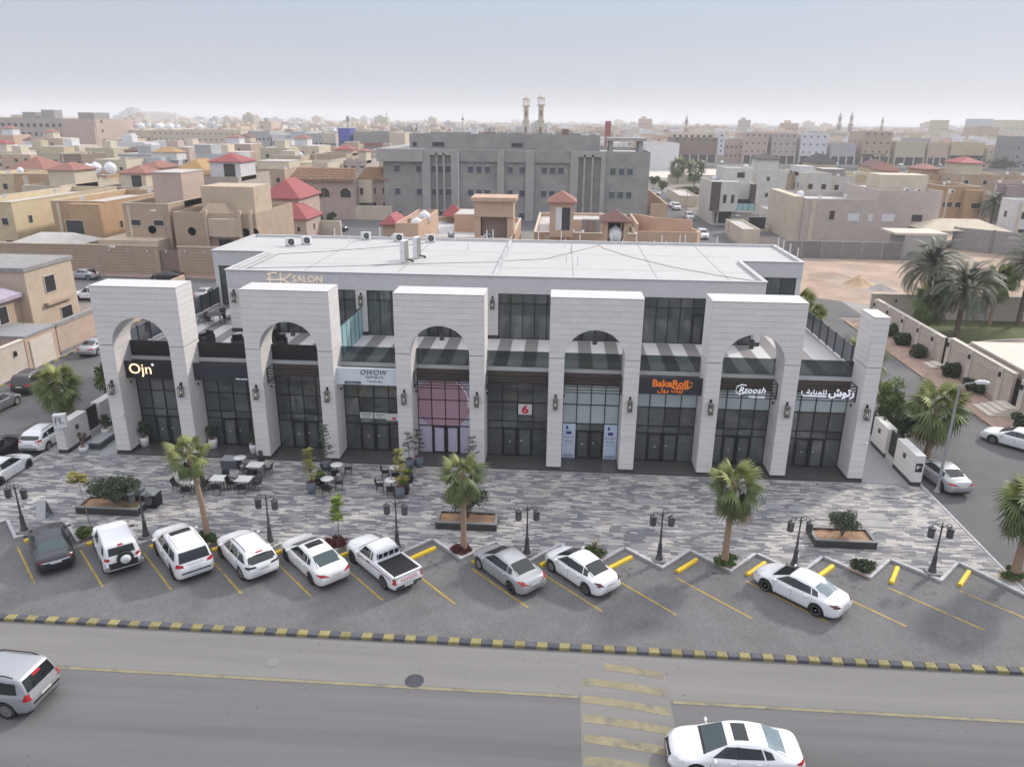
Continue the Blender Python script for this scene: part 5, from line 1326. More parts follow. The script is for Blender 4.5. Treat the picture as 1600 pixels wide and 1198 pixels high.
def sq_table(x, y, label):
    o = thing('cafe_table', (x, y, PZ), label, 'table', 'square cafe tables')
    b = MB(); b.box(-.5,.5,-.42,.42,.72,.76); b.build('table_top', ['white_paint'], o, local=True)
    for sx in (-.44,.44):
        for sy in (-.36,.36): b = MB(); b.tube([(sx,sy,.72),(sx,sy,0)], .022, 5); b.build('leg', ['black_metal'], o, local=True)
def rd_table(x, y, label):
    o = thing('cafe_table', (x, y, PZ), label, 'table', 'round cafe tables')
    b = MB(); b.lathe([(0,.72),(.40,.72),(.41,.74),(.40,.76),(0,.76)], 0, 0, 20); b.build('table_top', ['white_paint'], o, local=True)
    b = MB(); b.lathe([(.26,0),(.26,.03),(.04,.05),(.035,.72)], 0, 0, 10); b.build('pedestal', ['black_metal'], o, local=True)
ch0 = {}
def chairs_at(x, y, lab, angs, group='black chairs at the cafe tables', d=.72):
    for i, (a, dist) in enumerate(angs):
        cx, cy = x+math.sin(a)*dist*-1, y+math.cos(a)*dist
        l = lab if isinstance(lab, str) else lab[i]
        if 'c' not in ch0: ch0['c'] = chair(cx, cy, a, l, group)
        else: again(ch0['c'], (cx, cy, PZ), a, l, group)
T = [(*(-19.62, -5.03),'square white cafe table partly under the first palm, leftmost'), (*(-17.95, -4.52),'square white cafe table right of the first palm, front row middle'), (*(-16.35, -4.47),'square white cafe table, right end of the front row'), (*(-16.42, -2.41),'square white cafe table behind the front row, nearest the planters pots'), (*(-17.87, -1.44),'white cafe table beside the grey box bench')]
wherec = ['leftmost square table','middle square table of the front row','right square table of the front row','rear square table','table beside the grey box bench']
for (x, y, lab), wc in zip(T[:4], wherec):
    sq_table(x, y, lab)
    chairs_at(x, y, [f'black cafe chair on the near side of the {wc}', f'black cafe chair on the far side of the {wc}', f'black cafe chair left of the {wc}', f'black cafe chair right of the {wc}'], [(R(180)+.2,.72),(R(0),.74),(R(90),.82),(R(-90),.82)])
x, y, lab = T[4]; rd_table(x, y, lab)
RT = [(*(-11.13, -4.01),'round cafe table left of the near silver ashtray'), (*(-11.11, -1.94),'round cafe table by the left potted tree at the columns'), (*(-7.06, -3.84),'round cafe table next to the low green hedge boxes, near one'), (*(-7.13, -1.97),'round cafe table next to the hedge boxes, far one')]
wr = ['near left round table','far left round table','near right round table','far right round table']
for (x, y, lab), wc in zip(RT, wr):
    rd_table(x, y, lab)
    chairs_at(x, y, [f'black cafe chair left of the {wc}', f'black cafe chair right of the {wc}', f'black cafe chair in front of the {wc}'], [(R(100),.7),(R(-80),.72),(R(190),.75)], 'black chairs at the round tables')
# grey boxes and benches
def boxbench(x, y, lx, ly, h, label, m='panel_grey', top='slab_grey'):
    o = thing('box_bench', (x, y, PZ), label, 'bench'); b = MB(); b.box(-lx/2,lx/2,-ly/2,ly/2,0,h); b.build('body', [m], o, local=True)
    b = MB(); b.box(-lx/2-.02,lx/2+.02,-ly/2-.02,ly/2+.02,h,h+.06); b.build('top', [top], o, local=True); return o
for i, (u, lab) in enumerate(((0,'dark counter unit with grey lid behind the left bush, left one'),(1,'dark counter unit with grey lid behind the left bush, right one'))):
    x, y = ((-22.23, -6.98), (-21.10, -7.21))[i]; boxbench(x, y+.2, .95, .8, .85, lab, 'sign_black')
x, y = (-22.89, -6.66); boxbench(x, y, 1.0, .7, .5, 'low black crate beside the counter units behind the bush', 'sign_black', 'sign_black')
x, y = (-18.61, -1.26); boxbench(x, y, 1.1, .8, .55, 'grey box bench by the glass door of the second shop')
x, y = (-29.29, 1.46); o = boxbench(x, y, .8, 1.9, .45, 'long grey bench on the path left of the building')
x, y = (-29.04, 0.58); o = thing('side_table', (x, y, PZ), 'small black side table beside the long grey bench', 'table')
b = MB(); b.box(-.3,.3,-.3,.3,.42,.46); b.build('table_top', ['black_metal'], o, local=True)
for sx in (-.27,.27):
    for sy in (-.27,.27): b = MB(); b.tube([(sx,sy,.42),(sx,sy,0)], .015, 4); b.build('leg', ['black_metal'], o, local=True)
for i, (u, v, lab) in enumerate(((0,0,'silver ash bin beside the near left round table'),(0,0,'silver bin standing by the grey box bench'),(0,0,'dark bin by the pillar right of the second shop'))):
    x, y = ((-10.66, -3.07), (-17.39, -2.35), (-17.04, -0.00))[i]
    o = thing('litter_bin', (x, y, PZ), lab, 'bin'); b = MB(); b.lathe([(.17,0),(.17,.62),(.15,.66),(.1,.66)], 0, 0, 12); b.build('body', ['rim' if i < 2 else 'anthracite'], o, local=True); b = MB(); b.lathe([(.1,.64),(.0,.66)], 0, 0, 10); b.build('lid', ['black_metal'], o, local=True)
# A-board, tall planters with soil
x, y = (-26.70, -8.82); o = thing('display_board', (x, y, PZ), 'small pale A-frame board standing on the plaza left', 'sign')
b = MB(); b.faces([(-.28,-.32,0),(.28,-.32,0),(.28,.0,1.0),(-.28,.0,1.0),(-.28,-.29,0),(.28,-.29,0),(.28,.03,1.0),(-.28,.03,1.0)],[(0,1,2,3),(7,6,5,4),(0,4,5,1),(2,6,7,3),(0,3,7,4),(1,5,6,2)]); b.build('front_panel', ['roof_trim'], o, local=True)
b = MB(); b.faces([(-.28,.4,0),(.28,.4,0),(.28,.05,1.0),(-.28,.05,1.0),(-.28,.43,0),(.28,.43,0),(.28,.08,1.0),(-.28,.08,1.0)],[(0,3,2,1),(4,5,6,7),(0,1,5,4),(2,3,7,6),(0,4,7,3),(1,2,6,5)]); b.build('back_panel', ['lead'], o, local=True)
# terrace furniture
for i, (x, y, a) in enumerate(((-24.6,11.2,0),(-23.4,11.0,1.6),(-25.6,11.3,-1.6),(-24.5,10.2,3.1),(-24.4,12.3,.2))):
    if i == 0:
        o = thing('terrace_table', (x, y, FL+.02), 'black table on the striped left terrace', 'table'); b = MB(); b.box(-.8,.8,-.45,.45,.70,.75); b.build('table_top', ['black_metal'], o, local=True)
        for sx in (-.7,.7):
            for sy in (-.38,.38): b = MB(); b.tube([(sx,sy,.70),(sx,sy,0)], .025, 4); b.build('leg', ['black_metal'], o, local=True)
    else: again(ch0['c'], (x, y, FL+.02), a, f"black chair {['','right of','left of','in front of','behind'][i]} the left terrace table", 'black chairs on the left terrace')
for i, (u, lab) in enumerate(((0,'black armchair right behind the first dark balustrade gap, left one'),(0,'black armchair behind the dark balustrade gap, right one'),(0,'black armchair seen through the second arch, left one'),(0,'black armchair seen through the second arch, right one'))):
    x, y = ((-22.69, 5.67), (-19.89, 4.76), (-17.88, 6.35), (-16.88, 5.07))[i]
    o = thing('armchair', (x, y, FL+.02), lab, 'armchair', 'black armchairs on the terrace', rng.uniform(-.6,.6))
    b = MB(); b.box(-.36,.36,-.36,.30,.18,.42); b.build('seat', ['sign_black'], o, local=True); b = MB(); b.box(-.36,.36,.30,.42,.18,.85); b.build('backrest', ['sign_black'], o, local=True)
    for s in (-1,1): b = MB(); b.box(s*.42-.05,s*.42+.05,-.36,.42,.0,.62); b.build('armrest', ['sign_black'], o, local=True)
# people
def person(x, y, z, a, label, robe, head, h=1.65):
    o = thing('person', (x, y, z), label, 'person', None, a); k = h/1.7
    b = MB(); n = 14; pts = []
    prof = [(0,.30,.26),(.4,.24,.21),(.85,.20,.16),(1.05,.18,.14),(1.25,.22,.14),(1.40,.20,.12),(1.46,.10,.09),(1.50,.065,.065)]
    for z_, rx, ry in prof:
        for t in range(n): q = 2*math.pi*t/n; pts.append((rx*math.cos(q)*k, ry*math.sin(q)*k, z_*k))
    b.faces(pts, [(i*n+j, i*n+(j+1)%n, (i+1)*n+(j+1)%n, (i+1)*n+j) for i in range(len(prof)-1) for j in range(n)], 0, None, True)
    for s in (-1,1): b.tube([(s*.20*k,0,1.38*k),(s*.27*k,-.05*k,1.1*k),(s*.25*k,-.2*k,.88*k)], [.065*k,.055*k,.04*k], 7)
    b.build('body', [robe], o, local=True)
    b = MB(); b.lathe([(0,-.13),(.06,-.11),(.085,-.03),(.09,.04),(.07,.11),(0,.14)], 0, 0, 10, 0, True, 1.60); b.v = [(px*k, py*k, pz*k) for px, py, pz in b.v]; b.build('head', [head], o, local=True)
mat('robe_black', (.012,.012,.013), .9, .1); mat('cloth_green', (.03,.06,.05), .9, .1); mat('hair_orange', (.22,.07,.03), .9, .1)
x, y = (-64.23, 57.68); person(x, y, 0, .3, 'person in a long black robe beside the silver sedan', 'robe_black', 'robe_black')
person(-8.75, 2.7, GZ, 2.2, 'person in dark green clothes behind the glass shop door', 'cloth_green', 'hair_orange', 1.6)

# chips, leaves and grit lying about on the road and parking: nobody would count them
b = MB(); lr = random.Random(31)
for i in range(420):
    if i < 230: x, y = lr.uniform(-26, 28), lr.uniform(-27, -17.3)
    else:
        k = lr.choice((6, 9, 10, 12, 13, 14)); bx, by = BAY[k]; t = lr.gauss(1.9, .7); x, y = bx+t*q2+lr.gauss(0,.45), by-t*q2+lr.gauss(0,.45)
    s = lr.uniform(.02, .05); a = lr.uniform(0, 3.1); z = .016
    b.poly([(x-s*math.cos(a), y-s*math.sin(a), z), (x+s*.4*math.sin(a), y-s*.4*math.cos(a), z+.004), (x+s*math.cos(a), y+s*math.sin(a), z), (x-s*.4*math.sin(a), y+s*.4*math.cos(a), z+.006)])
tag(b.build('road_grit', ['lead_dark']), 'dark grit and leaf bits scattered on road and empty bays', 'litter', None, 'stuff')
b = MB()
for k in (6, 9, 10, 12, 13, 14):                         # old oil drips in the empty bays
    bx, by = BAY[k]
    for i in range(7):
        t = lr.gauss(1.9, .55); x, y = bx+t*q2+lr.gauss(0,.3), by-t*q2+lr.gauss(0,.3); r = lr.uniform(.05, .20); n = 9
        b.poly([(x+r*lr.uniform(.6,1.1)*math.cos(6.283*j/n), y+r*lr.uniform(.6,1.1)*math.sin(6.283*j/n), .0045+.0003*i) for j in range(n)])
tag(b.build('oil_stain', ['oil']), kind='structure')

# ---------------------------------------------------------------- plants
mat('palm_leaf', (.10,.135,.042), .6, .3, 2, rnd=.25)
mat('palm_leaf_pale', (.20,.22,.065), .6, .3, 2, rnd=.25)
mat('date_leaf', (.075,.092,.058), .6, .3, 2, rnd=.2)
mat('palm_dry', (.26,.18,.10), .9, .3, 3, rnd=.2)
mat('palm_trunk', (.30,.205,.145), .9, .25, 5, bump=.5, bscale=14, stretch=(1,1,6))
mat('date_trunk', (.17,.125,.10), .95, .35, 6, bump=.8, bscale=12)
mat('bark', (.16,.13,.105), .9, .25, 5)
mat('leaf_dark', (.045,.065,.028), .65, .35, 2.5, rnd=.1)
mat('leaf_olive', (.10,.12,.075), .65, .35, 2.5, rnd=.1)
mat('leaf_mid', (.07,.11,.025), .6, .35, 2.5, rnd=.1)
mat('leaf_bright', (.13,.20,.025), .6, .3, 3)
mat('leaf_yellow', (.24,.22,.05), .65, .3, 3)
mat('leaf_red', (.12,.03,.035), .7, .3, 3)
prn = random.Random(21)

def fan_frond(pet, rad, droop, n=17, m='palm_leaf', spread=250):
    """fan leaf: petiole along +x from the origin, blade of n folded leaflets"""
    b = MB(); k = 6
    pts = [(pet*t/k, 0, -droop*.35*pet*(t/k)**2) for t in range(k+1)]
    b.tube(pts, [.028-.014*t/k for t in range(k+1)], 4, 0)
    tip = Vector(pts[-1]); sl = -droop*.7
    for i in range(n):
        a = R(-spread/2+spread*i/(n-1)); ln = rad*(1-.28*abs(a)/R(spread/2))*(.92+.16*prn.random()); hw = rad*.075
        d = Vector((math.cos(a), math.sin(a), 0)); s = Vector((-math.sin(a), math.cos(a), 0))
        def at(t): 
            p = tip+d*ln*t; p.z += sl*ln*t*.7-droop*1.1*ln*t*t*(.6+.6*abs(math.sin(a)))-.12*abs(math.sin(a))*ln*t; return p
        q = [(0.02,.25),(.4,1.0),(.72,.7),(1.0,.05)]
        for (ta, wa), (tb, wb) in zip(q, q[1:]):
            A, B = at(ta), at(tb); f = Vector((0,0,.018*rad))
            b.poly([A-s*hw*wa, B-s*hw*wb, B+f, A+f]); b.poly([A+f, B+f, B+s*hw*wb, A+s*hw*wa])
    return b.mesh('frond', [m])
def fan_palm(x, y, z, h, label, crown=1.35, nf=34, seed=0, group=None, lean=(0,0), skirt=8, r0=.2, pale=.3):
    o = thing('fan_palm', (x, y, z), label, 'palm tree', group); r = random.Random(seed)
    b = MB(); n = 14; path = []; rad = []
    for i in range(n+1):
        t = i/n; path.append((lean[0]*t*t, lean[1]*t*t, h*t)); rad.append(r0*(1.25-.25*min(1, t*6))*(1-.32*t)*(1+.035*(i % 2)))
    b.tube(path, rad, 10); b.build('trunk', ['palm_trunk'], o, local=True)
    top = Vector((lean[0], lean[1], h))
    key = round(crown, 1)
    if key not in FANS: FANS[key] = [fan_frond(crown*.66, crown*.60, d, m=m) for d, m in ((.35,'palm_leaf_pale'),(.55,'palm_leaf'),(.8,'palm_leaf'),(1.1,'palm_leaf'),(.45,'palm_leaf_pale'))]+[fan_frond(crown*.45, crown*.5, 1.6, 12, 'palm_dry', 160)]
    F = FANS[key]
    for i in range(nf):
        t = i/(nf-1); el = R(82-118*t**.85)+r.uniform(-.12,.12); az = i*2.39996+r.uniform(-.25,.25)
        me = F[r.choice((0,4)) if t < pale else r.choice((1,2)) if t < .75 else 3]
        f = put('frond', me, o, (top.x+.06*math.cos(az), top.y+.06*math.sin(az), top.z-.25*t)); f.rotation_euler = (r.uniform(-.3,.3), -el, az); s = r.uniform(.85,1.1); f.scale = (s,s,s)
    for i in range(skirt):
        az = r.uniform(0, 6.28); f = put('dry_frond', F[5], o, (top.x+.1*math.cos(az), top.y+.1*math.sin(az), top.z-.3-.4*r.random())); f.rotation_euler = (r.uniform(-.3,.3), R(62)+r.uniform(-.1,.2), az)
    return o
FANS = {}
def date_frond(ln, m='date_leaf'):
    b = MB(); k = 14; P = []
    for i in range(k+1):
        t = i/k; P.append(Vector((ln*math.sin(t*1.25)/1.25*1.05, 0, ln*(.22*t-.62*t**2.2))))
    b.tube(P, [.03*(1-.85*i/k) for i in range(k+1)], 4)
    n = 40
    for i in range(n):
        t = .12+.86*i/(n-1); q = t*k; j = min(int(q), k-1); p = P[j].lerp(P[j+1], q-j); tg = (P[j+1]-P[j]).normalized()
        for s in (1,-1):
            L = ln*(.17*math.sin(math.pi*min(1,t*1.05))**.6+.05); d = (tg*.75+Vector((0,s*.8,.28))).normalized(); e = p+d*L+Vector((0,0,-.12*L)); w_ = tg*(.018*ln/3+.012)
            mid = p+d*L*.5+Vector((0,0,.03))
            b.poly([p-w_*.5, mid-w_, e, mid+w_])
    return b.mesh('frond', [m])
DATE = None
def date_palm(x, y, z, h, label, ln=3.0, nf=52, seed=0, group=None):
    global DATE
    if DATE is None: DATE = [date_frond(3.0), date_frond(3.0), date_frond(2.5)]
    o = thing('date_palm', (x, y, z), label, 'palm tree', group); r = random.Random(seed)
    b = MB(); n = 22; path = [(0,0,h*i/n) for i in range(n+1)]; rad = [(.30-.05*i/n)*(1.12 if i % 2 else .94) for i in range(n+1)]; b.tube(path, rad, 10, smooth=False); b.build('trunk', ['date_trunk'], o, local=True)
    for i in range(nf):
        t = i/(nf-1); el = R(75-112*t**.9); az = i*2.39996+r.uniform(-.2,.2); s = ln/3.0*r.uniform(.85,1.12)
        f = put('frond', DATE[i % 3], o, (.1*math.cos(az), .1*math.sin(az), h-.3*t)); f.rotation_euler = (r.uniform(-.3,.3), -el, az); f.scale = (s,s,s)
    return o
def leaf_cloud(b, c, rx, ry, rz_, n, size, r, m=0, lumps=9):
    L = []
    for i in range(lumps):
        u = Vector((r.gauss(0,1), r.gauss(0,1), r.gauss(0,1))).normalized()*(r.random()**.45)*.78
        L.append((Vector((c[0]+u.x*rx, c[1]+u.y*ry, c[2]+u.z*rz_)), r.uniform(.28,.5)))
    for i in range(n):
        lc, lr = L[i % lumps]; u = Vector((r.gauss(0,1), r.gauss(0,1), r.gauss(0,1))).normalized()*(r.random()**.33)*lr
        p = lc+Vector((u.x*rx, u.y*ry, u.z*rz_))
        a = Vector((r.gauss(0,1), r.gauss(0,1), r.gauss(0,.7))).normalized(); d = a.orthogonal().normalized(); s = size*r.uniform(.6,1.3)
        d = (Matrix.Rotation(r.uniform(0,6.28), 3, a) @ d); e = a.cross(d)
        b.poly([p-d*s, p+e*s*.42, p+d*s, p-e*s*.42], m)
def bush(x, y, z, rx, ry, rz_, label, m='leaf_dark', n=1400, size=.07, seed=0, stem=.25, name='bush', cat='bush', group=None, lumps=12):
    o = thing(name, (x, y, z), label, cat, group); r = random.Random(seed)
    b = MB(); leaf_cloud(b, (0,0,stem+rz_), rx, ry, rz_, n, size, r, 0, lumps); b.build('foliage', [m], o, local=True)
    b = MB()
    for i in range(7):
        a = r.uniform(0,6.28); q = r.uniform(.3,.75); b.tube([(.03*math.cos(a),.03*math.sin(a),0),(rx*q*.4*math.cos(a),ry*q*.4*math.sin(a),stem+rz_*.5),(rx*q*math.cos(a),ry*q*math.sin(a),stem+rz_*1.2)], [.03,.02,.008], 5)
    b.build('stem', ['bark'], o, local=True); return o
def tree(x, y, z, h, rx, rz_, label, m='leaf_mid', n=2500, size=.12, seed=0, name='tree', group=None, trunk=.12, lumps=16, ry=None):
    o = thing(name, (x, y, z), label, 'tree', group); r = random.Random(seed); ry = ry or rx
    b = MB(); leaf_cloud(b, (0,0,h-rz_), rx, ry, rz_, n, size, r, 0, lumps); b.build('crown', [m], o, local=True)
    b = MB(); b.tube([(0,0,0),(.05,.02,h*.3),(.0,.05,h-rz_*1.2)], [trunk,trunk*.8,trunk*.55], 7)
    for i in range(7):
        a = i*.9+r.random(); q = r.uniform(.4,.7); b.tube([(0,.05,h-rz_*1.5),(rx*q*.5*math.cos(a),ry*q*.5*math.sin(a),h-rz_*1.0),(rx*q*math.cos(a),ry*q*math.sin(a),h-rz_*.6)], [trunk*.5,trunk*.3,.01], 5)
    b.build('trunk', ['bark'], o, local=True); return o

# plaza palms and pockets
def pocket(x, y, s, label, dark=True):
    pass
fan_palm(-16.0,-10.5,PZ,5.25,'fan palm rising from the kerb pocket in front of the cafe tables',.98,25,1,None,(-.5,.1),3,.17,.55)
fan_palm(-1.55,-10.6,PZ,4.75,'fan palm with dark green crown before the middle planter',1.0,27,2,None,(-.05,.1),9,.17,.2)
fan_palm(12.5,-10.6,PZ,4.75,'full round fan palm at the right of the plaza, by empty bays',1.15,34,3,None,(.1,.15),6,.19,.3)
fan_palm(27.5,-10.6,PZ,4.3,'fan palm cut by the right edge at the plaza corner',1.3,40,4,None,(.1,.1),6,.24,.3)
for k, (x, lab, m) in enumerate(((-23.0,'low shrub patch in the kerb pocket left of the boxy off-roader','leaf_mid'),(-15.9,'low green ground shrubs round the foot of the first palm','leaf_mid'),(-8.75,'dark reddish ground plants round the thin sapling','leaf_red'),(-1.6,'dark reddish ground plants round the foot of the second palm','leaf_red'),(5.55,'green shrub in the kerb pocket behind the small white sedan','leaf_mid'),(12.6,'low green ground shrubs round the foot of the third palm','leaf_mid'),(19.7,'low dark shrub patch in the kerb pocket between empty bays','leaf_dark'),(27.3,'low green shrubs round the foot of the palm at the plaza corner','leaf_mid'))):
    b = MB(); b.obox(x, -10.62, PZ-.03, PZ+.012, .95, .95, R(45)); tag(b.build('planting_bed', ['soil']), kind='structure')
    bush(x, -10.6, PZ, .68, .62, .22 if k != 4 else .3, lab, m, 1300, .09, 30+k, .02, 'ground_shrub', 'shrub', None, 16)
bush(5.6,-10.45,PZ,.34,.34,.42,'pale upright sprig rising from the shrub behind the small white sedan','leaf_yellow',160,.05,41,.42,'shrub','shrub',None,7)
bush(-23.0,-7.6,PZ+.35,1.6,.95,.88,'big dense grey green bush in the left planter','leaf_olive',5200,.105,5,.2,lumps=30)
bush(-1.7,-7.5,PZ+.35,1.5,.75,.85,'loose grey green bush in the middle planter behind the second palm','leaf_olive',3400,.095,6,.4,lumps=24)
bush(19.6,-7.7,PZ+.35,1.2,.7,.72,'small olive bush in the right planter','leaf_olive',3200,.085,7,.3,lumps=20)
b_ = bush(-22.0,-7.9,PZ+.33,.85,.28,.07,'low yellowish ground plants at the rim of the left planter','leaf_yellow',260,.05,8,.0,'ground_shrub','shrub',None,12)
# saplings
def sapling(x, y, z, h, label, m, lay, seed, lean=(0,0), n=70, size=.06, wid=.5, group=None):
    o = thing('sapling', (x, y, z), label, 'tree', group); r = random.Random(seed)
    b = MB(); b.tube([(0,0,0),(lean[0]*.5,lean[1]*.5,h*.5),(lean[0],lean[1],h)], [.03,.022,.008], 5); b.build('trunk', ['bark'], o, local=True)
    b = MB()
    for t in lay:
        c = Vector((lean[0]*t, lean[1]*t, h*t)); w_ = wid*(1.25-t*.8)
        for q in range(5):
            a = r.uniform(0,6.28); e = c+Vector((w_*math.cos(a), w_*math.sin(a), .08)); b.tube([c, (c+e)/2+Vector((0,0,.05)), e], [.010,.007,.003], 4, 0)
            for i in range(n//5):
                p = c.lerp(e, r.uniform(.25,1.05))+Vector((r.gauss(0,.05), r.gauss(0,.05), r.gauss(0,.03))); a2 = r.uniform(0,6.28); s = size*r.uniform(.6,1.2); d = Vector((math.cos(a2), math.sin(a2), r.uniform(-.4,.3))); f = Vector((-math.sin(a2), math.cos(a2), r.uniform(-.3,.3)))
                b.poly([p-d*s, p-f*s*.45, p+d*s, p+f*s*.45], 0)
    b.build('foliage', [m], o, local=True); return o
sapling(-22.75,-10.45,PZ,3.4,'thin leaning sapling with a yellow green tuft, left of the planter','leaf_yellow',(.86,.9,.94,.98),11,(-.65,.55),220,.10,.95)
sapling(-8.55,-10.45,PZ,2.9,'thin sapling with bright green leaves in front of the plaza pots','leaf_bright',(.55,.66,.76,.86,.95),12,(.0,.3),130,.12,.5)
def faceted_pot(x, y, label, group='faceted grey pots at the cafe'):
    o = thing('plant_pot', (x, y, PZ), label, 'pot', group); b = MB(); n = 6
    lv = [(.20,0,0),(.34,.38,.5),(.26,.78,0)]
    pts = [(r_*math.cos(2*math.pi*(j+o_)/n), r_*math.sin(2*math.pi*(j+o_)/n), z_) for r_, z_, o_ in lv for j in range(n)]
    fs = []
    for j in range(n):
        j1 = (j+1) % n; fs += [(j, j1, n+j), (j1, n+j1, n+j), (n+j, n+j1, 2*n+j1), (n+j, 2*n+j1, 2*n+j)]
    b.faces(pts, fs); b.build('body', ['panel_blue'], o, local=True)
    b = MB(); b.lathe([(0,.70),(.24,.72)], 0, 0, 6); b.build('soil', ['leaf_red'], o, local=True)
mat('panel_blue', (.13,.155,.19), .6, .08, 3)
POTS = [(*(-11.97, -4.61),'faceted grey pot with the yellow conifer sapling','leaf_yellow',3.0,'tall feathery yellowish sapling in a faceted pot, leftmost'), (*(-11.96, -1.26),'faceted grey pot against the pillar right of the third shop','leaf_olive',3.2,'tall thin olive sapling in the pot against the pillar'), (*(-6.31, -4.72),'faceted grey pot nearest the second palm, front row','leaf_yellow',3.3,'tall feathery olive sapling in the front pot by the hedge boxes'), (*(-6.51, -0.68),'faceted grey pot left of the pink shop window','leaf_olive',2.6,'thin sparse sapling in the pot left of the pink window'), (*(-5.94, -0.22),'faceted grey pot below the pink shop window','leaf_dark',2.7,'thin dark leaved sapling before the pink window'), (*(-2.22, -0.89),'faceted grey pot hidden behind the second palm crown','leaf_olive',2.6,'bare looking sapling behind the second palm crown')]
for i, (x, y, lab, m, h, l2) in enumerate(POTS):
    faceted_pot(x, y, lab); sapling(x, y, PZ+.7, h-.7, l2, m, (.2,.3,.4,.5,.6,.7,.8,.9,.97) if i in (0,1,2) else (.35,.5,.65,.8,.95), 50+i, (prn.uniform(-.1,.1), .05), 110 if i in (0,2) else 70, .075, .5)
for i, (u, lab) in enumerate(((0,'dark box planter with small green shrub, beside the near left round table'),(1,'dark box planter with leafy shrub, back one of the hedge pair'),(2,'dark box planter with leafy shrub, front one of the hedge pair'))):
    x, y = ((-11.83, -3.35), (-6.28, -2.49), (-6.22, -4.02))[i]
    o = thing('box_planter', (x, y, PZ), lab, 'planter'); b = MB(); b.box(-.32,.32,-.28,.28,0,.5); b.build('box', ['sign_black'], o, local=True); b = MB(); b.box(-.33,.33,-.29,.29,.5,.53); b.build('rim', ['anthracite'], o, local=True)
    bush(x, y, PZ+.5, .36,.32,.22, 'leafy green shrub in the dark box planter '+('by the near left round table','at the back of the hedge pair','at the front of the hedge pair')[i], 'leaf_bright', 500, .06, 60+i, .0, 'shrub', 'shrub')
# white pots with leafy plants at the shop doors
for i, (u, lab) in enumerate(((0,'white pot on the left path beside the wall'),(1,'white pot right of the first arch left leg'),(2,'white pot behind the first palm crown'),(3,'white pot left of the second arch'),(4,'small white pot at the left wall end'))):
    x, y = ((-29.72, 2.71), (-25.97, 1.19), (-21.00, 1.30), (-17.78, 0.72), (-29.82, 0.07))[i]
    o = thing('white_pot', (x, y, PZ+.0 if i in (0,4) else PZ+.1), lab, 'pot', 'white plant pots'); k = .72 if i != 4 else .42
    b = MB(); b.lathe([(.20,0),(.27,.04),(.31,k*.6),(.30,k),(.26,k),(.25,k-.06)], 0, 0, 16); b.build('body', ['white_paint'], o, local=True); b = MB(); b.lathe([(.25,k-.06),(0,k-.05)], 0, 0, 12); b.build('soil', ['soil'], o, local=True)
    bush(x, y, PZ+k, .55 if i != 4 else .35, .45, .45, 'broad leaved plant in the '+lab, 'leaf_dark' if i != 4 else 'bark', 170, .15, 70+i, .25, 'pot_plant', 'plant', None, 8)
# greenery left and right of the building
fan_palm(*(-33.47, 3.70),PZ,3.6,'broad fan palm over the left street behind the sign wall',1.35,46,11,None,(-.1,.1),4,.22,.2)
tree(-32.0,8.2,PZ,4.2,1.3,1.5,'dark leafy tree between the left palm and the building','leaf_mid',3600,.15,12)
tree(-31.3,11.5,PZ,4.6,1.2,1.5,'dark leafy tree behind the first arch left leg','leaf_dark',3200,.15,13)
fan_palm(*(29.75, 4.66),PZ,3.9,'shaggy fan palm standing on the right kerb by the silver sedan',1.7,46,14,None,(.1,.0),10,.22,.3)
fan_palm(28.0,13.8,PZ,4.4,'fan palm right of the lone end pillar',1.6,40,15,None,(0,0),8,.2,.3)
fan_palm(26.6,23.3,PZ,5.6,'fan palm peeking over the right terrace railing, nearer one',1.4,34,16,None,(0,0),4,.2,.5)
fan_palm(26.6,27.3,PZ,5.9,'fan palm peeking over the right terrace railing, farther one',1.4,34,17,None,(0,0),4,.2,.5)
tree(28.4,8.3,PZ,3.7,1.5,1.1,'bright green tree at the right wall by the end pillar','leaf_mid',2800,.14,18)
tree(28.2,5.6,PZ,2.9,1.3,.95,'dense dark green shrub tree over the right white wall','leaf_dark',2800,.14,19)
tree(29.2,10.5,PZ,4.1,1.1,1.1,'light loose tree behind the end pillar','leaf_bright',900,.09,20)
# right compound: date palms, hedge balls
for i, (u, v, h, ln, lab) in enumerate(((1432,482,7.3,4.5,'tall date palm left of the group behind the compound wall'),(1493,540,5.9,4.6,'big drooping date palm on the lawn inside the compound wall'),(1587,510,7.6,4.4,'tall date palm cut by the right edge inside the compound'))):
    x, y = ((45.6,42.2), (47.0,37.0), (58.2,45.2))[i]; date_palm(x, y, 0, h, lab, ln, 54, 80+i)
x, y = 44.6, 38.8; fan_palm(x, y, 0, 4.2, 'dark fan palm between the two left date palms in the compound', 1.8, 40, 84, None, (0,0), 6, .22, .1)
x, y = 54.5, 44.5; fan_palm(x, y, 0, 5.6, 'slim dark fan palm near the compound back wall', 1.8, 40, 85, None, (0,0), 6, .2, .1)
for i, (x, y, lab) in enumerate(((*(40.32, 37.80),'clipped round bush at the far end of the compound wall'),(*(40.07, 34.12),'clipped round bush, second from the far end of the wall'),(*(40.02, 29.83),'clipped round bush right in front of the compound gate, farther side'),(*(40.26, 23.60),'clipped round bush just past the compound gate steps'),(*(40.13, 19.24),'clipped round bush behind the street light head'),(39.3,10.2,'clipped round bush cut by the right edge'))):
    bush(x, y, .1, 1.0,1.0,.72, lab, 'leaf_dark', 3200, .13, 90+i, .0, 'round_bush', 'bush', 'clipped bushes along the compound wall', 22)

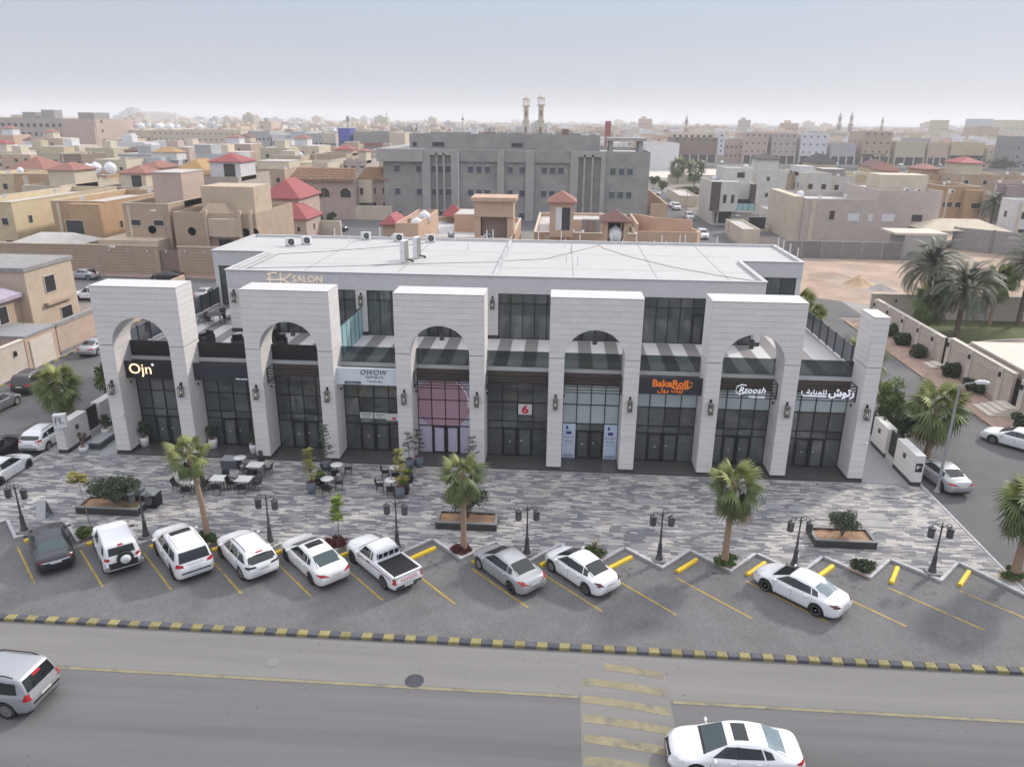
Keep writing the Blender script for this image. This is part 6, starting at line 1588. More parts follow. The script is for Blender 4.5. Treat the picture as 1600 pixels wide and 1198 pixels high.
# ---------------------------------------------------------------- walls and villas close to the side streets
mat('wall_cream', (.50,.44,.385), .85, .08, 1.2, dirt=((.42,.36,.31),.8,.5))
mat('wall_cream_trim', (.56,.51,.45), .85, .06, 1.2)
mat('wall_pink', (.46,.35,.285), .85, .10, .8, dirt=((.38,.29,.24),.6,.5))
mat('block_grey', (.27,.26,.26), .9, .15, 1.5)
mat('block_grey_dark', (.225,.215,.215), .9, .15, 2, rnd=.15)
mat('iron_black', (.015,.015,.016), .5, .1, 3)
# right compound wall along the pavement
cw_ = thing('compound_wall', (40.9, 35, 0), 'long pale stone compound wall with lamps along the right street', 'wall')
segs = [(8,13.6),(15.2,16.9),(16.9,22),(22,26),(27.4,29.2),(29.2,32.5),(32.5,36.4),(36.4,40.4),(40.4,44.2)]
for (ya, yb) in segs:
    h = 2.75 if yb > 27 else 3.1
    b = MB(); b.box(40.85, 41.15, ya, yb, 0, h); p_ = b.build('wall_panel', ['wall_cream'], cw_)
    b = MB(); b.box(40.78, 41.22, ya, yb, h, h+.12); b.build('coping', ['wall_cream_trim'], p_)
    b = MB(); b.box(40.80, 40.85, ya, yb, 0, .45); b.build('plinth', ['wall_pink'], p_)
    b = MB(); b.box(40.815, 40.85, ya+.3, yb-.3, h-.62, h-.55); b.box(40.815, 40.85, ya+.3, yb-.3, h-.12, h-.06); b.build('frieze', ['wall_cream_trim'], p_)
    n = int((yb-ya)/.55)
    for i in range(n):
        y = ya+.3+(yb-ya-.6)*(i+.5)/n; b = MB(); b.lathe([(.16,-.02),(.18,0),(.16,.02),(.12,.0)], 0, 0, 10); b.v = [(40.835+pz, y+px, h-.34+py) for px, py, pz in b.v]; b.build('rosette', ['wall_cream_trim'], p_)
    b = MB()
    for z in (.85,1.2,1.55,1.9,2.25): b.box(40.842, 40.85, ya+.35, yb-.35, z-.02, z+.0)
    b.build('groove', ['wall_pink'], p_)
    b = MB(); b.box(40.72, 41.2, yb-.3, yb+.3, 0, h+.02); b.build('pier', ['wall_cream_trim'], p_)
    b = MB(); b.box(40.60, 40.72, yb-.12, yb+.12, h-.75, h-.35); b.build('lamp', ['iron_black'], p_)
for (ya, yb, lab) in ((13.6,15.2,'near'),(26.0,27.4,'far')):
    b = MB(); b.box(40.9, 41.0, ya+.1, ya+.18, 0, 2.9); b.box(40.9, 41.0, yb-.4, yb-.32, 0, 2.9)
    for z in (.1,1.4,2.85): b.box(40.9, 40.99, ya+.18, yb-.4, z, z+.08)
    gt = b.build('gate', ['iron_black'], cw_)
    for i in range(7): wput('bar', boxmesh('bar', .05, .07, 2.7, 'iron_black'), gt, (40.95, ya+.25+i*.145, 1.45))
    for i in range(4): b = MB(); b.lathe([(.12,-.015),(.15,0),(.12,.015)], 0, 0, 10); b.v = [(40.94+pz, ya+.65, .7+i*.5+py) if False else (40.9+pz, ya+.35+px+.25, .75+i*.45+py) for px, py, pz in b.v]; b.build('scroll', ['iron_black'], gt)
for (y, w_, n) in ((14.4, 2.6, 4), (26.7, 1.8, 2)):
    st = thing('door_steps', (40, y, 0), 'pale stone steps up to the '+('near' if y < 20 else 'far')+' gate of the compound wall', 'steps')
    for i in range(n): b = MB(); b.box(38.3+.5*i if n > 2 else 39.4+.6*i, 40.75, y-w_/2+.12*i, y+w_/2-.12*i, .1+.16*i, .1+.16*(i+1)); b.build('step', ['wall_cream_trim'], st)
sheet('lawn', 41.3, 90, 24, 46.5, .02, 'grass'); 
b = MB(); n = 24; pts = [(57+12*math.cos(2*math.pi*i/n), 30.5+7.6*math.sin(2*math.pi*i/n)) for i in range(n)]; b.prism(pts, .0, .05)
mat('pave_mauve', (.26,.185,.18), .9, .12, 1.0, fine=.1); cp = b.build('courtyard', ['pave_mauve']); tag(cp, kind='structure')
b = MB()
for i in range(n):
    a, c = pts[i], pts[(i+1) % n]; b.obox((a[0]+c[0])/2, (a[1]+c[1])/2, 0, .14, math.dist(a, c), .22, math.atan2(c[1]-a[1], c[0]-a[0]))
b.build('edging', ['wall_cream_trim'], cp)
sheet('courtyard_floor', 41.3, 75, 8, 24, .025, 'wall_cream_trim')
pth = bpy.data.objects.new('stepping_path', None); COL.objects.link(pth); tag(pth, kind='structure')
for i in range(11): wput('paver', boxmesh('paver', .55, 1.3, .06, 'wall_cream_trim', .01), pth, (42.0+i*.72, 34.6-i*.62, .03)).rotation_euler = (0,0,R(-37))
bw = thing('compound_wall', (60, 46.6, 0), 'plain beige back wall of the garden compound behind the date palms', 'wall')
b = MB(); b.box(41.2, 90, 46.5, 46.8, 0, 2.95); b.build('wall_panel', ['wall_cream'], bw); b = MB(); b.box(41.2, 90, 46.45, 46.85, 2.95, 3.05); b.build('coping', ['wall_cream_trim'], bw)
for i in range(6): b = MB(); b.box(44+i*8, 44.2+i*8, 46.38, 46.49, 2.1, 2.4); b.build('lamp', ['iron_black'], bw)
ho = thing('garden_pavilion', (52, 14, 0), 'low pale flat-roofed building behind the compound wall, right edge', 'building')
b = MB(); b.box(41.5, 60, 9, 23.5, 0, 3.4); b.build('wall', ['wall_cream'], ho); b = MB(); b.box(41.4, 60.1, 8.9, 23.6, 3.4, 3.55); b.build('roof', ['wall_cream_trim'], ho)
for x in (43,47,52,57): b = MB(); b.box(x, x+1.6, 23.45, 23.56, .9, 2.5); f_ = b.build('window', ['iron_black'], ho); b = MB(); b.box(x+.1, x+1.5, 23.57, 23.58, 1, 2.4); b.build('pane', ['car_glass'], f_)
# grey block wall and its long companion behind the sand lot
def block_wall(label, x0, x1, y, h, skip=None):
    o = thing('block_wall', ((x0+x1)/2, y, 0), label, 'wall'); n = max(1, round((x1-x0)/3.6)); st = (x1-x0)/n
    for i in range(n+1): b = MB(); b.box(x0+i*st-.2, x0+i*st+.2, y-.16, y+.16, 0, h); b.build('post', ['block_grey'], o)
    for i in range(n):
        b = MB(); xa, xb = x0+i*st+.2, x0+(i+1)*st-.2; b.box(xa, xb, y-.08, y+.08, 0, h-.12); pn = b.build('infill', ['block_grey'], o)
        b = MB(); rows = int(h/.22)
        for j in range(rows):
            x = xa+.02-(.2 if j % 2 else 0)
            while x < xb-.05:
                b.box(max(x, xa+.01), min(x+.39, xb-.01), y-.105, y-.081, j*.22+.02, j*.22+.20); x += .41
        tag(b.build('block', ['block_grey_dark'], pn), kind='stuff'); b = MB(); b.box(xa, xb, y-.14, y+.14, h-.12, h+.0); b.build('coping', ['block_grey'], pn)
    return o
block_wall('grey concrete block wall with posts behind the bare sand lot', 42.2, 63.0, 90.5, 3.0)
b = MB(); gw = thing('grey_shed', (66, 93, 0), 'smooth grey rendered annex at the end of the block wall', 'building')
b.box(63.2, 70.3, 90.7, 97, 0, 4.3); b.build('wall', ['concrete'], gw); b = MB(); b.box(61.4, 70.4, 90.66, 97.2, 4.3, 4.65); b.build('roof', ['wall_cream_trim'], gw)
lw = thing('block_wall', (90, 105, 0), 'grey block wall running behind the parked sedan on the sand', 'wall')
for i in range(9):
    a = Vector((78+i*5.0, 104-i*4.1)); c = Vector((78+(i+1)*5.0, 104-(i+1)*4.1)); m_ = (a+c)/2; b = MB(); b.obox(m_.x, m_.y, 0, 4.2, 6.3, .2, math.atan2(c.y-a.y, c.x-a.x)); b.build('infill', ['block_grey'], lw); b = MB(); b.obox(a.x, a.y, 0, 4.3, .45, .4, math.atan2(c.y-a.y, c.x-a.x)); b.build('post', ['block_grey_dark'], lw)
# sand heaps
def heap(x, y, r, h, label, m, seed=0, ry=None):
    o = thing('sand_heap', (x, y, 0), label, 'sand heap'); rr = random.Random(seed); b = MB(); n = 28; k = 9; pts = []
    for j in range(k+1):
        t = j/k
        for i in range(n):
            a = 2*math.pi*i/n; w_ = 1+.16*math.sin(3*a+seed)+.09*math.sin(7*a)+rr.uniform(-.03,.03); z = h*(.5+.5*math.cos(math.pi*t**.85))*(1+rr.uniform(-.05,.05)); pts.append((r*t*w_*math.cos(a), (ry or r)*t*w_*math.sin(a), z-.05))
    b.faces(pts, [(j*n+i, j*n+(i+1)%n, (j+1)*n+(i+1)%n, (j+1)*n+i)[::-1] for j in range(k) for i in range(n)], 0, None, True); b.build('heap', [m], o, local=True)
x, y = (47.36, 66.62); heap(x, y+.6, 2.7, 1.35, 'cone of yellow sand dumped on the lot beside the street', 'sand_pile', 1)
x, y = (45.54, 73.22); heap(x, y, 5.5, .7, 'flat spread of reddish earth left of the sand cone', 'sand', 2, 3.0)
x, y = (49.45, 64.16); heap(x, y, 2.4, .8, 'grey gravel heap right of the sand cone', 'rubble', 3)
x, y = (41.74, 69.75); heap(x, y, 3.0, .5, 'low reddish earth heap near the white roof corner', 'sand', 4, 2.0)
x, y = (70.82, 78.36); heap(x, y, 3.0, .5, 'scattered white rubble on the sand lot', 'rubble', 5, 1.2)

# left street: garden walls
lwall = thing('street_wall', (-45.8, 10, 0), 'white rendered garden wall with two wall lamps, left edge', 'wall')
b = MB(); b.box(-46.0, -45.7, -2, 17.0, 0, 3.0); b.build('wall_panel', ['wall_cream'], lwall); b = MB(); b.box(-46.08, -45.62, -2, 17.0, 3.0, 3.1); b.build('coping', ['wall_cream_trim'], lwall)
for y in (11.4, 15.6): b = MB(); b.box(-45.69, -45.5, y-.1, y+.1, 1.9, 2.3); b.lathe([(.12,2.3),(.0,2.45)], -45.58, y, 6); b.build('lamp', ['iron_black'], lwall)
gd = thing('garage', (-48.5, 19.3, 0), 'flat-roofed garage with a white shutter door on the left street', 'garage')
b = MB(); b.box(-54.0, -45.75, 17.2, 21.6, 0, 3.1); b.build('wall', ['wall_pink'], gd); b = MB(); b.box(-54.1, -45.65, 17.1, 21.7, 3.1, 3.3); b.build('roof', ['slab_grey'], gd)
b = MB(); b.box(-45.74, -45.66, 17.7, 20.9, .1, 2.7); dr_ = b.build('door', ['wall_cream_trim'], gd)
for i in range(5): b = MB(); b.box(-45.655, -45.645, 17.75, 20.85, .15+i*.5, .6+i*.5); b.build('panel', ['wall_cream_trim'], dr_)
pw = thing('street_wall', (-45.8, 27, 0), 'pinkish stone wall with stone coping running along the left street', 'wall')
b = MB(); b.box(-46.0, -45.7, 21.7, 31.5, 0, 3.0); b.build('wall_panel', ['wall_pink'], pw); b = MB(); b.box(-46.1, -45.6, 21.7, 31.5, 3.0, 3.35); b.build('coping', ['block_grey'], pw); b = MB(); b.box(-45.69, -45.64, 21.7, 31.5, 0, .5); b.build('plinth', ['block_grey_dark'], pw)
b = MB(); b.box(-46.0, -45.7, 34.0, 48, 0, 3.0); b.build('wall_panel', ['wall_pink'], pw); b = MB(); b.box(-45.95, -45.85, 31.6, 33.9, .1, 2.8); g_ = b.build('gate', ['iron_black'], pw)
for i in range(3): b = MB(); b.lathe([(.22,-.02),(.3,0),(.22,.02)], 0, 0, 10); b.v = [(-45.82+pz, 32.7+px, .7+i*.75+py) for px, py, pz in b.v]; b.build('scroll', ['wall_cream_trim'], g_)

# ---------------------------------------------------------------- villas and the city behind
CC = dict(tan=(.43,.315,.225), tanlight=(.50,.39,.285), orange=(.44,.275,.145), yellow=(.56,.45,.27), cream=(.56,.485,.37), pink=(.47,.35,.30), peach=(.52,.345,.235), white=(.60,.60,.62), grey=(.38,.38,.40), blue=(.45,.49,.55),
          brown=(.235,.165,.13), mauve=(.34,.265,.265), olive=(.47,.42,.28), greige=(.42,.355,.315), slate=(.27,.255,.25), lilac=(.42,.37,.47), pale=(.56,.55,.52), beige=(.47,.40,.36))
for k_, c in CC.items():
    g_ = sum(c)/3; c = CC[k_] = tuple((v*.86+g_*.14)*.98 for v in c)
    mat('w_'+k_, c, .9, .09, .6, dirt=(tuple(v*.8 for v in c), .5, .45))
mat('roof_red', (.29,.065,.07), .7, .15, 1.2); mat('roof_terra', (.26,.115,.09), .75, .15, 1.2); mat('roof_gold', (.35,.215,.085), .7, .12, 1.2); mat('roof_brown', (.15,.075,.065), .8, .15, 1.2); mat('roof_black', (.045,.042,.045), .7, .1, 1.2); mat('roof_lilac', (.36,.31,.40), .7, .1, 1.2); mat('roof_tile', (.32,.19,.12), .8, .3, 3)
mat('flat_roof', (.46,.44,.42), .9, .12, .5); mat('win_dark', (.03,.032,.036), .25, .1, 3); mat('win_blue', (.045,.075,.115), .2, .1, 3); mat('win_frame', (.50,.48,.46), .6, .05, 2); mat('tank_white', (.66,.67,.70), .45, .04, 2)
mat('raw_concrete', (.30,.29,.28), .9, .16, .35, dirt=((.185,.185,.19),.12,.7)); mat('raw_concrete_light', (.35,.34,.33), .9, .12, .5)
FOOT = []
def win(parent, x, y, z, w_, h_, face, frame='win_frame', pane='win_dark'):
    if face == 'y':
        f = wput('window', boxmesh('window', w_, .10, h_, frame), parent, (x, y-.03, z)); put('pane', boxmesh('pane', w_-.18, .04, h_-.18, pane), f, (0, -.045, 0))
    else:
        s = 1 if face == '+x' else -1
        f = wput('window', boxmesh('window', .10, w_, h_, frame), parent, (x+.03*s, y, z)); put('pane', boxmesh('pane', .04, w_-.18, h_-.18, pane), f, (.045*s, 0, 0))
def block(o, x0, x1, y0, y1, z0, h, m, par=.9, name='wall', roofm='flat_roof'):
    b = MB(); t = .25; zr = h-par
    b.faces([(x0,y0,z0),(x1,y0,z0),(x1,y1,z0),(x0,y1,z0),(x0,y0,h),(x1,y0,h),(x1,y1,h),(x0,y1,h),(x0+t,y0+t,h),(x1-t,y0+t,h),(x1-t,y1-t,h),(x0+t,y1-t,h),(x0+t,y0+t,zr),(x1-t,y0+t,zr),(x1-t,y1-t,zr),(x0+t,y1-t,zr)],
            [(0,1,5,4),(1,2,6,5),(2,3,7,6),(3,0,4,7),(4,5,9,8),(5,6,10,9),(6,7,11,10),(7,4,8,11),(8,9,13,12),(9,10,14,13),(10,11,15,14),(11,8,12,15)])
    wl = b.build(name, [m], o); b = MB(); b.box(x0+t, x1-t, y0+t, y1-t, zr-.12, zr+.0); b.build('roof', [roofm], o)
    return wl
TANK = None
def tank(x, y, z, label, r=.8, group='white water tanks on villa roofs'):
    global TANK
    if TANK is None:
        TANK = thing('water_tank', (0,0,0), label, 'water tank', group)
        b = MB(); n = 10; b.lathe([(math.sin(math.pi*t/n)*.8, .95-.8*math.cos(math.pi*t/n)) for t in range(n+1)], 0, 0, 16); b.lathe([(.16,1.7),(.16,1.82),(0,1.84)], 0, 0, 10); b.build('tank', ['tank_white'], TANK, local=True)
        b = MB(); 
        for a in range(4): b.tube([(.55*math.cos(a*1.57),.55*math.sin(a*1.57),0),(.55*math.cos(a*1.57),.55*math.sin(a*1.57),.5)], .05, 4)
        b.lathe([(.5,.42),(.62,.45),(.5,.5)], 0, 0, 12); b.build('stand', ['lead'], TANK, local=True); o = TANK
    else: o = again(TANK, (0,0,0), 0, label, group)
    o.location = (x, y, z); o.scale = (r/.8,)*3
def villa(label, short, x0, x1, y, h, D, col, towers=(), wins=True, bays=(), roof=None, seed=0, ac=0, tanks=(), side=None, cat='house', name='villa', nwin=None, frame='win_frame', wsz=(1.3,1.5), coping=True, floors=2, par=.9, roofm='flat_roof', rows=None, inset=0, group=None, belt=False):
    r = random.Random(seed+int(x0*7)+int(y)); m = 'w_'+col
    o = thing(name, ((x0+x1)/2, y+D/2, 0), label, cat, group); FOOT.append((x0-1, x1+1, y-1, y+D+1))
    wl = block(o, x0, x1, y, y+D, -.1, h, m, par, roofm=roofm)
    if coping:
        b = MB(); b.box(x0-.06, x1+.06, y-.06, y+.27, h+.002, h+.10); b.box(x0-.06, x0+.27, y+.27, y+D+.06, h+.002, h+.10); b.box(x1-.27, x1+.06, y+.27, y+D+.06, h+.002, h+.10); b.box(x0+.27, x1-.27, y+D-.27, y+D+.06, h+.002, h+.10); b.build('coping', ['w_cream' if col != 'white' else 'off_white'], o)
    if belt:
        b = MB(); b.box(x0-.05, x1+.05, y-.05, y-.002, h*.5, h*.5+.25); b.build('belt_course', ['w_cream'], o)
    if roof: b = MB(); b.hip(x0, x1, y, y+D, h+.15, roof[1], 0, .5, .5); b.build('hip_roof', [roof[0]], o)
    for (f0, f1, zb, zt, dp, mm) in bays:
        b = MB(); b.box(x0+(x1-x0)*f0, x0+(x1-x0)*f1, y-dp, y-.002, zb, zt); b.build('bay', ['w_'+(mm or col)], o)
    for (f0, f1, g0, g1, dz, rf, *rest) in towers:
        tx0, tx1, ty0, ty1 = x0+(x1-x0)*f0, x0+(x1-x0)*f1, y+D*g0, y+D*g1; tm = 'w_'+(rest[0] if rest and rest[0] else col)
        zb = h-par-.05; b = MB(); b.box(tx0, tx1, ty0+.005, ty1, zb, h+dz); tw = b.build('stair_tower', [tm], o)
        if rf: b = MB(); b.hip(tx0, tx1, ty0, ty1, h+dz+.12, min(tx1-tx0, ty1-ty0)*.25, 0, .45, .5); b.build('hip_roof', [rf], tw)
        else: b = MB(); b.box(tx0-.1, tx1+.1, ty0-.1, ty1+.1, h+dz+.002, h+dz+.14); b.build('roof', ['flat_roof'], tw)
        if len(rest) > 1 and rest[1]:
            w_ = (tx1-tx0); b = MB(); b.box(tx0+w_*.45, tx0+w_*.82, ty0-.03, ty0+.0, h+.05-par*.6, h+dz-.35); b.build('opening', ['win_dark'], tw)
    if wins:
        sides = side or ('+x' if (x0+x1)/2 < 3 else '-x')
        zs = rows or ([h*.30, h*.68] if floors == 2 else [h*(.14+.78*k/floors) for k in range(floors)])
        n = nwin or max(1, int((x1-x0)/5.2)); dw = []
        for z in zs:
            for i in range(n):
                if r.random() < .12 and nwin is None: continue
                x = x0+(x1-x0)*(i+.5)/n; dp = 0
                for (f0, f1, zb, zt, d_, mm) in bays:
                    if x0+(x1-x0)*f0 < x < x0+(x1-x0)*f1 and zb < z < zt: dp = d_
                win(o, x, y-dp, z, wsz[0]*r.choice((.8,1,1.3)) if nwin is None else wsz[0], wsz[1], 'y', frame)
            k = max(1, int(D/7))
            for i in range(k):
                if r.random() < .25: continue
                win(o, x1 if sides == '+x' else x0, y+D*(i+.5)/k, z, 1.0, 1.3, sides, frame)
    if name == 'villa' and h < 12:
        ac = max(ac, 1 if D < 14 else 2); q_ = r.random()
        if not tanks and q_ < .3 and roof is None: tanks = ((r.uniform(.1,.3), r.uniform(.6,.85), .8),)
        if roof is None:
            for i in range(2):
                sx_, sy_ = x0+(x1-x0)*r.uniform(.08,.92), y+D*r.uniform(.1,.9); b = MB(); b.lathe([(0,0),(.25,.04),(.45,.14)], 0, 0, 10); b.v = [(sx_+px, sy_-pz*.8+py*.5, h-par+1.0+py*.85+pz*.4) for px, py, pz in b.v]; b.tube([(sx_, sy_, h-par), (sx_, sy_, h-par+1.0)], .05, 5); b.build('satellite_dish', ['win_frame'], o)
            b = MB(); b.box(x0+(x1-x0)*.1, x0+(x1-x0)*.16, y-.12, y-.003, .2, h-.3); b.build('drain_pipe', ['w_cream'], o)
    for i in range(ac):
        again(AC, (x0+(x1-x0)*r.uniform(.1,.9), y+r.uniform(.8, 2.4), h-par), r.choice((0,0,1.57)), f"air conditioner on the roof of the {short}"+('' if ac == 1 else (', left part',', right part',', middle part')[i]), 'air conditioners on villa roofs')
    for i, (fx, fy, r_) in enumerate(tanks):
        tank(x0+(x1-x0)*fx, y+D*fy, h-par, f"white water tank on the roof of the {short}"+('' if len(tanks) == 1 else (', left one',', right one',', rear one',', fourth one')[i]), r_)
    return o
# -- left side, near to far
v = villa('large tan stone villa with curved balcony behind the street wall', 'large tan stone villa', -63.4, -56.2, 66.0, 10.0, 17, 'tan', ac=0, nwin=2, wsz=(1.7,1.0), rows=[7.2], towers=((.35,1.0,.30,.75,4.2,None,'pink',0),), frame='win_frame')
x0, x1, y, h = -55.3, -42.4, 65.0, 10.0
wl = block(v, x0+.15, x1, y, y+16, -.1, h-1.0, 'w_tan'); FOOT.append((x0, x1, y, y+18))
b = MB(); b.box(x0+2.5, x1-2, y+5, y+12, h-2, h+2.4); t_ = b.build('stair_tower', ['w_tanlight'], v); b = MB(); b.hip(x0+3.0, x0+7.5, y+3.2, y+5, h-1.4, 1.4, 0, .2, .5); b.build('hip_roof', ['w_tan'], v)
b = MB(); n = 10; cx = x0+(x1-x0)*.62
for (rr_, za, zb) in ((2.9, 5.6, 8.2),):
    pts = [(cx+rr_*math.cos(R(180+180*i/n)), y+.8+rr_*.75*math.sin(R(180+180*i/n))) for i in range(n+1)]; b.prism(pts, za, zb)
b.build('balcony', ['w_tanlight'], v)
for (fx, w_) in ((.34,1.3),(.80,2.2)):
    xx = x0+(x1-x0)*fx
    if fx == .34 or fx == .8:
        pass
win(v, x0+(x1-x0)*.62, y, 3.6, 2.6, 3.2, 'y')
for fx in (-.30, .22, .86, .97): b = MB(); b.lathe([(.62,-.06),(.62,.06)], 0, 0, 14); xx = x0+(x1-x0)*fx; b.v = [(xx+px, y-.02+pz if fx > 0 else y+1.0-.06+pz, 6.2+py) for px, py, pz in b.v]; b.poly(b.v[:14]); b.build('round_window', ['win_dark'], v)
for fx in (.40, .80, .93): b = MB(); b.box(x0+(x1-x0)*fx, x0+(x1-x0)*(fx+.035), y-.55, y-.002, -.1, h-.6); b.build('pilaster', ['w_tanlight'], v)
villa('orange stone villa with a big dark window, left of the large tan villa', 'orange stone villa', -78.9, -69.9, 72.2, 9.5, 22, 'orange', bays=((.42,1.0,-.1,9.3,1.6,None),), nwin=1, wsz=(3.0,2.4), rows=[5.6], side='+x', ac=0)
villa('yellow rendered villa at the left edge with small dark windows', 'yellow villa', -93.8, -84.5, 70.7, 9.3, 30, 'yellow', nwin=3, wsz=(1.2,1.2))
villa('cream villa with a red hipped stair tower left of the street lights', 'cream villa with red tower', -101.2, -93.5, 96.8, 9.6, 20, 'cream', towers=((.30,1.0,.25,.62,2.6,'roof_terra'),), nwin=1, wsz=(1.4,1.3), rows=[7.6], ac=1)
villa('pinkish villa with a tank pavilion under a terracotta hip roof', 'pinkish villa', -88.7, -80.2, 101.3, 9.2, 20, 'pink', towers=((.28,.92,.2,.55,2.4,'roof_terra','cream',1),), nwin=3, wsz=(1.5,1.7), rows=[7.4], ac=2)
villa('long orange house with white water tanks crowded on its roof', 'long orange house', -128.5, -105.2, 132.0, 9.2, 16, 'orange', nwin=2, tanks=((.56,.2,1.5),(.70,.25,1.5),(.64,.6,1.5),(.76,.7,1.5)), ac=1)
villa('pale yellow house at the left edge behind the yellow villa', 'pale yellow house', -139.3, -129.6, 133.4, 9.0, 16, 'yellow', nwin=2)
villa('low cream house with sagging terracotta tower roof', 'cream house with sagging roof', -87.1, -81.5, 110.4, 8.6, 18, 'greige', towers=((.1,.95,.15,.6,3.6,'roof_terra','cream'),), nwin=1)
villa('gold-roofed annex with twin orange pyramid roofs', 'gold roofed annex', -92.5, -82.6, 136.3, 9.2, 16, 'tan', roof=('roof_gold',3.4), nwin=2)
villa('white villa with a red hipped pavilion and one dark opening', 'white villa with red pavilion', -83.4, -73.1, 131.7, 9.2, 20, 'greige', towers=((.28,1.0,.1,.55,3.3,'roof_red','white',1),), nwin=3, ac=1)
villa('pink villa with two crimson hip roofs beside the dirt street', 'pink villa with crimson roofs', -55.5, -48.1, 100.5, 7.6, 13, 'pink', roof=('roof_red',3.4), nwin=3, wsz=(.8,1.4), rows=[5.0])
villa('low pink annex under a crimson pyramid roof', 'pink annex', -51.6, -45.6, 96.6, 4.2, 9, 'pink', roof=('roof_red',2.8), nwin=2, wsz=(.8,1.0), rows=[2.4])
x0, x1, y, h = -60.3, -45.5, 131.5, 9.3
mv = villa('mansion with brown barrel-tile roof slopes and arched windows', 'tile roofed mansion', x0, x1, y, h, 16, 'pink', wins=False)
def tile_slope(par, x0, x1, y, z0, z1, dy, cols):
    b = MB(); b.faces([(x0,y-.9,z0),(x1,y-.9,z0),(x1-.5,y+dy,z1),(x0+1.6,y+dy,z1),(x0,y-.9,z0-.2),(x1,y-.9,z0-.2),(x1-.5,y+dy,z1-.2),(x0+1.6,y+dy,z1-.2)], [(0,1,2,3),(4,7,6,5),(0,4,5,1),(1,5,6,2),(2,6,7,3),(3,7,4,0)]); sl = b.build('tile_roof', ['roof_tile'], par)
    for i in range(cols):
        t = (i+.5)/cols; xa, xb = x0+(x1-x0)*t, x0+1.6+(x1-x0-2.1)*t
        for k in range(5):
            u0, u1 = k/5, (k+.92)/5; b = MB()
            b.tube([(xa+(xb-xa)*u0, y-.9+(dy+.9)*u0, z0+(z1-z0)*u0+.10), (xa+(xb-xa)*u1, y-.9+(dy+.9)*u1, z0+(z1-z0)*u1+.05)], (x1-x0)/cols*.36, 6); b.build('tile', ['roof_tile'], sl)
tile_slope(mv, x0-.6, x1+.4, y, h-.3, h+2.2, 2.6, 24)
for fx in (.12,.38,.52,.86):
    b = MB(); xx = x0+(x1-x0)*fx; q = [(xx-1.2,y-.08,h*.55),(xx+1.2,y-.08,h*.55)]+[(xx+1.2*math.cos(R(18*i)), y-.08, h*.55+1.1+.9*math.sin(R(18*i))) for i in range(11)]; b.poly(q); b.build('arched_window', ['win_dark'], mv)
    b = MB(); b.tube([(xx+1.35*math.cos(R(18*i)), y-.1, h*.55+1.1+1.05*math.sin(R(18*i))) for i in range(11)], .14, 5); b.build('arch_trim', ['w_cream'], mv)
x0, x1, y, h = -46.2, -38.4, 133.8, 9.3
mv2 = villa('right wing of the tile-roofed mansion with white balcony front', 'mansion wing', x0+.5, x1, y+3, h, 16, 'pink', wins=True, nwin=3, wsz=(1.0,1.6), bays=((.05,.5,3.6,8.8,2.4,'cream'),)); tile_slope(mv2, x0+.2, x1+.4, y+3, h-.3, h+2.2, 2.6, 12)
villa('low garden wall block with vines before the tile-roofed mansion', 'garden wall', -47.0, -36.8, 131.6, 3.2, 1.0, 'cream', wins=False, name='garden_wall', cat='wall', coping=False, par=.2)
villa('white creeper-covered garden wall running beside the dirt street', 'creeper wall', -49.5, -41.4, 104.9, 3.0, .8, 'cream', wins=False, name='garden_wall', cat='wall', coping=False, par=.2)
villa('wide tan house with small windows left of the tile mansion', 'wide tan house', -85.4, -73.8, 164.4, 9.2, 24, 'tan', nwin=3, towers=((.1,.9,.3,.7,1.6,None,'cream'),), ac=1)
villa('cream house with a slit window behind the tile mansion', 'cream slit window house', -82.0, -71.1, 195.8, 9.2, 18, 'cream', nwin=1, wsz=(3.6,.9), rows=[7.3])
villa('tan house with twin square windows and red hip roof behind', 'tan twin window house', -95.9, -81.9, 255.8, 9.4, 18, 'tan', nwin=3, towers=((.5,1,.5,.95,1.4,'roof_red'),))
villa('long greige house with a square white tile-capped tower', 'long greige house', -75.4, -63.5, 214.3, 9.2, 18, 'greige', nwin=4, wsz=(1.8,.8), rows=[7.2], towers=((.78,1.0,.02,.4,3.0,'roof_terra','cream'),))
villa('ochre house pressed against the left side of the concrete building', 'ochre house', -70.6, -63.1, 251.9, 9.6, 20, 'olive', nwin=2)
villa('tan house below the white long block, with flat terraces', 'tan terrace house', -107.2, -96.1, 244.1, 9.0, 16, 'tanlight', nwin=2, towers=((.2,.7,.2,.6,1.6,None,'cream'),), tanks=((.85,.3,1.0),))
villa('brown-fronted house with cream side above the orange roofs', 'brown fronted house', -179.7, -171.7, 227.2, 9.4, 16, 'brown', nwin=4, wsz=(1.3,.9), rows=[6.6])
villa('olive yellow house with a yellow stair block, left', 'olive yellow house', -193.4, -184.2, 234.5, 9.4, 16, 'olive', nwin=2, towers=((.05,.95,.2,.6,2.0,None,'yellow'),))
villa('white house cut by the left edge below the brown apartments', 'white left edge house', -256.5, -245.8, 294.6, 9.4, 18, 'white', nwin=2)
villa('cream low house beside the white tanks, mid left', 'cream low house', -151.0, -140.1, 201.1, 9.0, 16, 'cream', nwin=3)
villa('amber house with long dark red roofs, mid left', 'amber red roofed house', -177.5, -166.1, 265.8, 9.2, 14, 'orange', roof=('roof_brown',2.2), nwin=2)
villa('crimson-roofed low house at the left edge', 'crimson roofed low house', -146.4, -136.0, 154.4, 8.4, 12, 'brown', roof=('roof_terra',3.4), nwin=2)
villa('pale blue house with terraces, mid left', 'pale blue house', -140.8, -134.1, 212.8, 9.2, 14, 'blue', nwin=2, towers=((.1,1.4,.4,.9,1.6,'roof_gold','white'),))
villa('white and blue-grey house with a tall stair block', 'white blue grey house', -136.3, -122.2, 242.5, 9.4, 18, 'blue', nwin=1, towers=((.0,.45,.0,.5,3.2,None,'grey'),), tanks=((.25,.3,1.0),), ac=2)
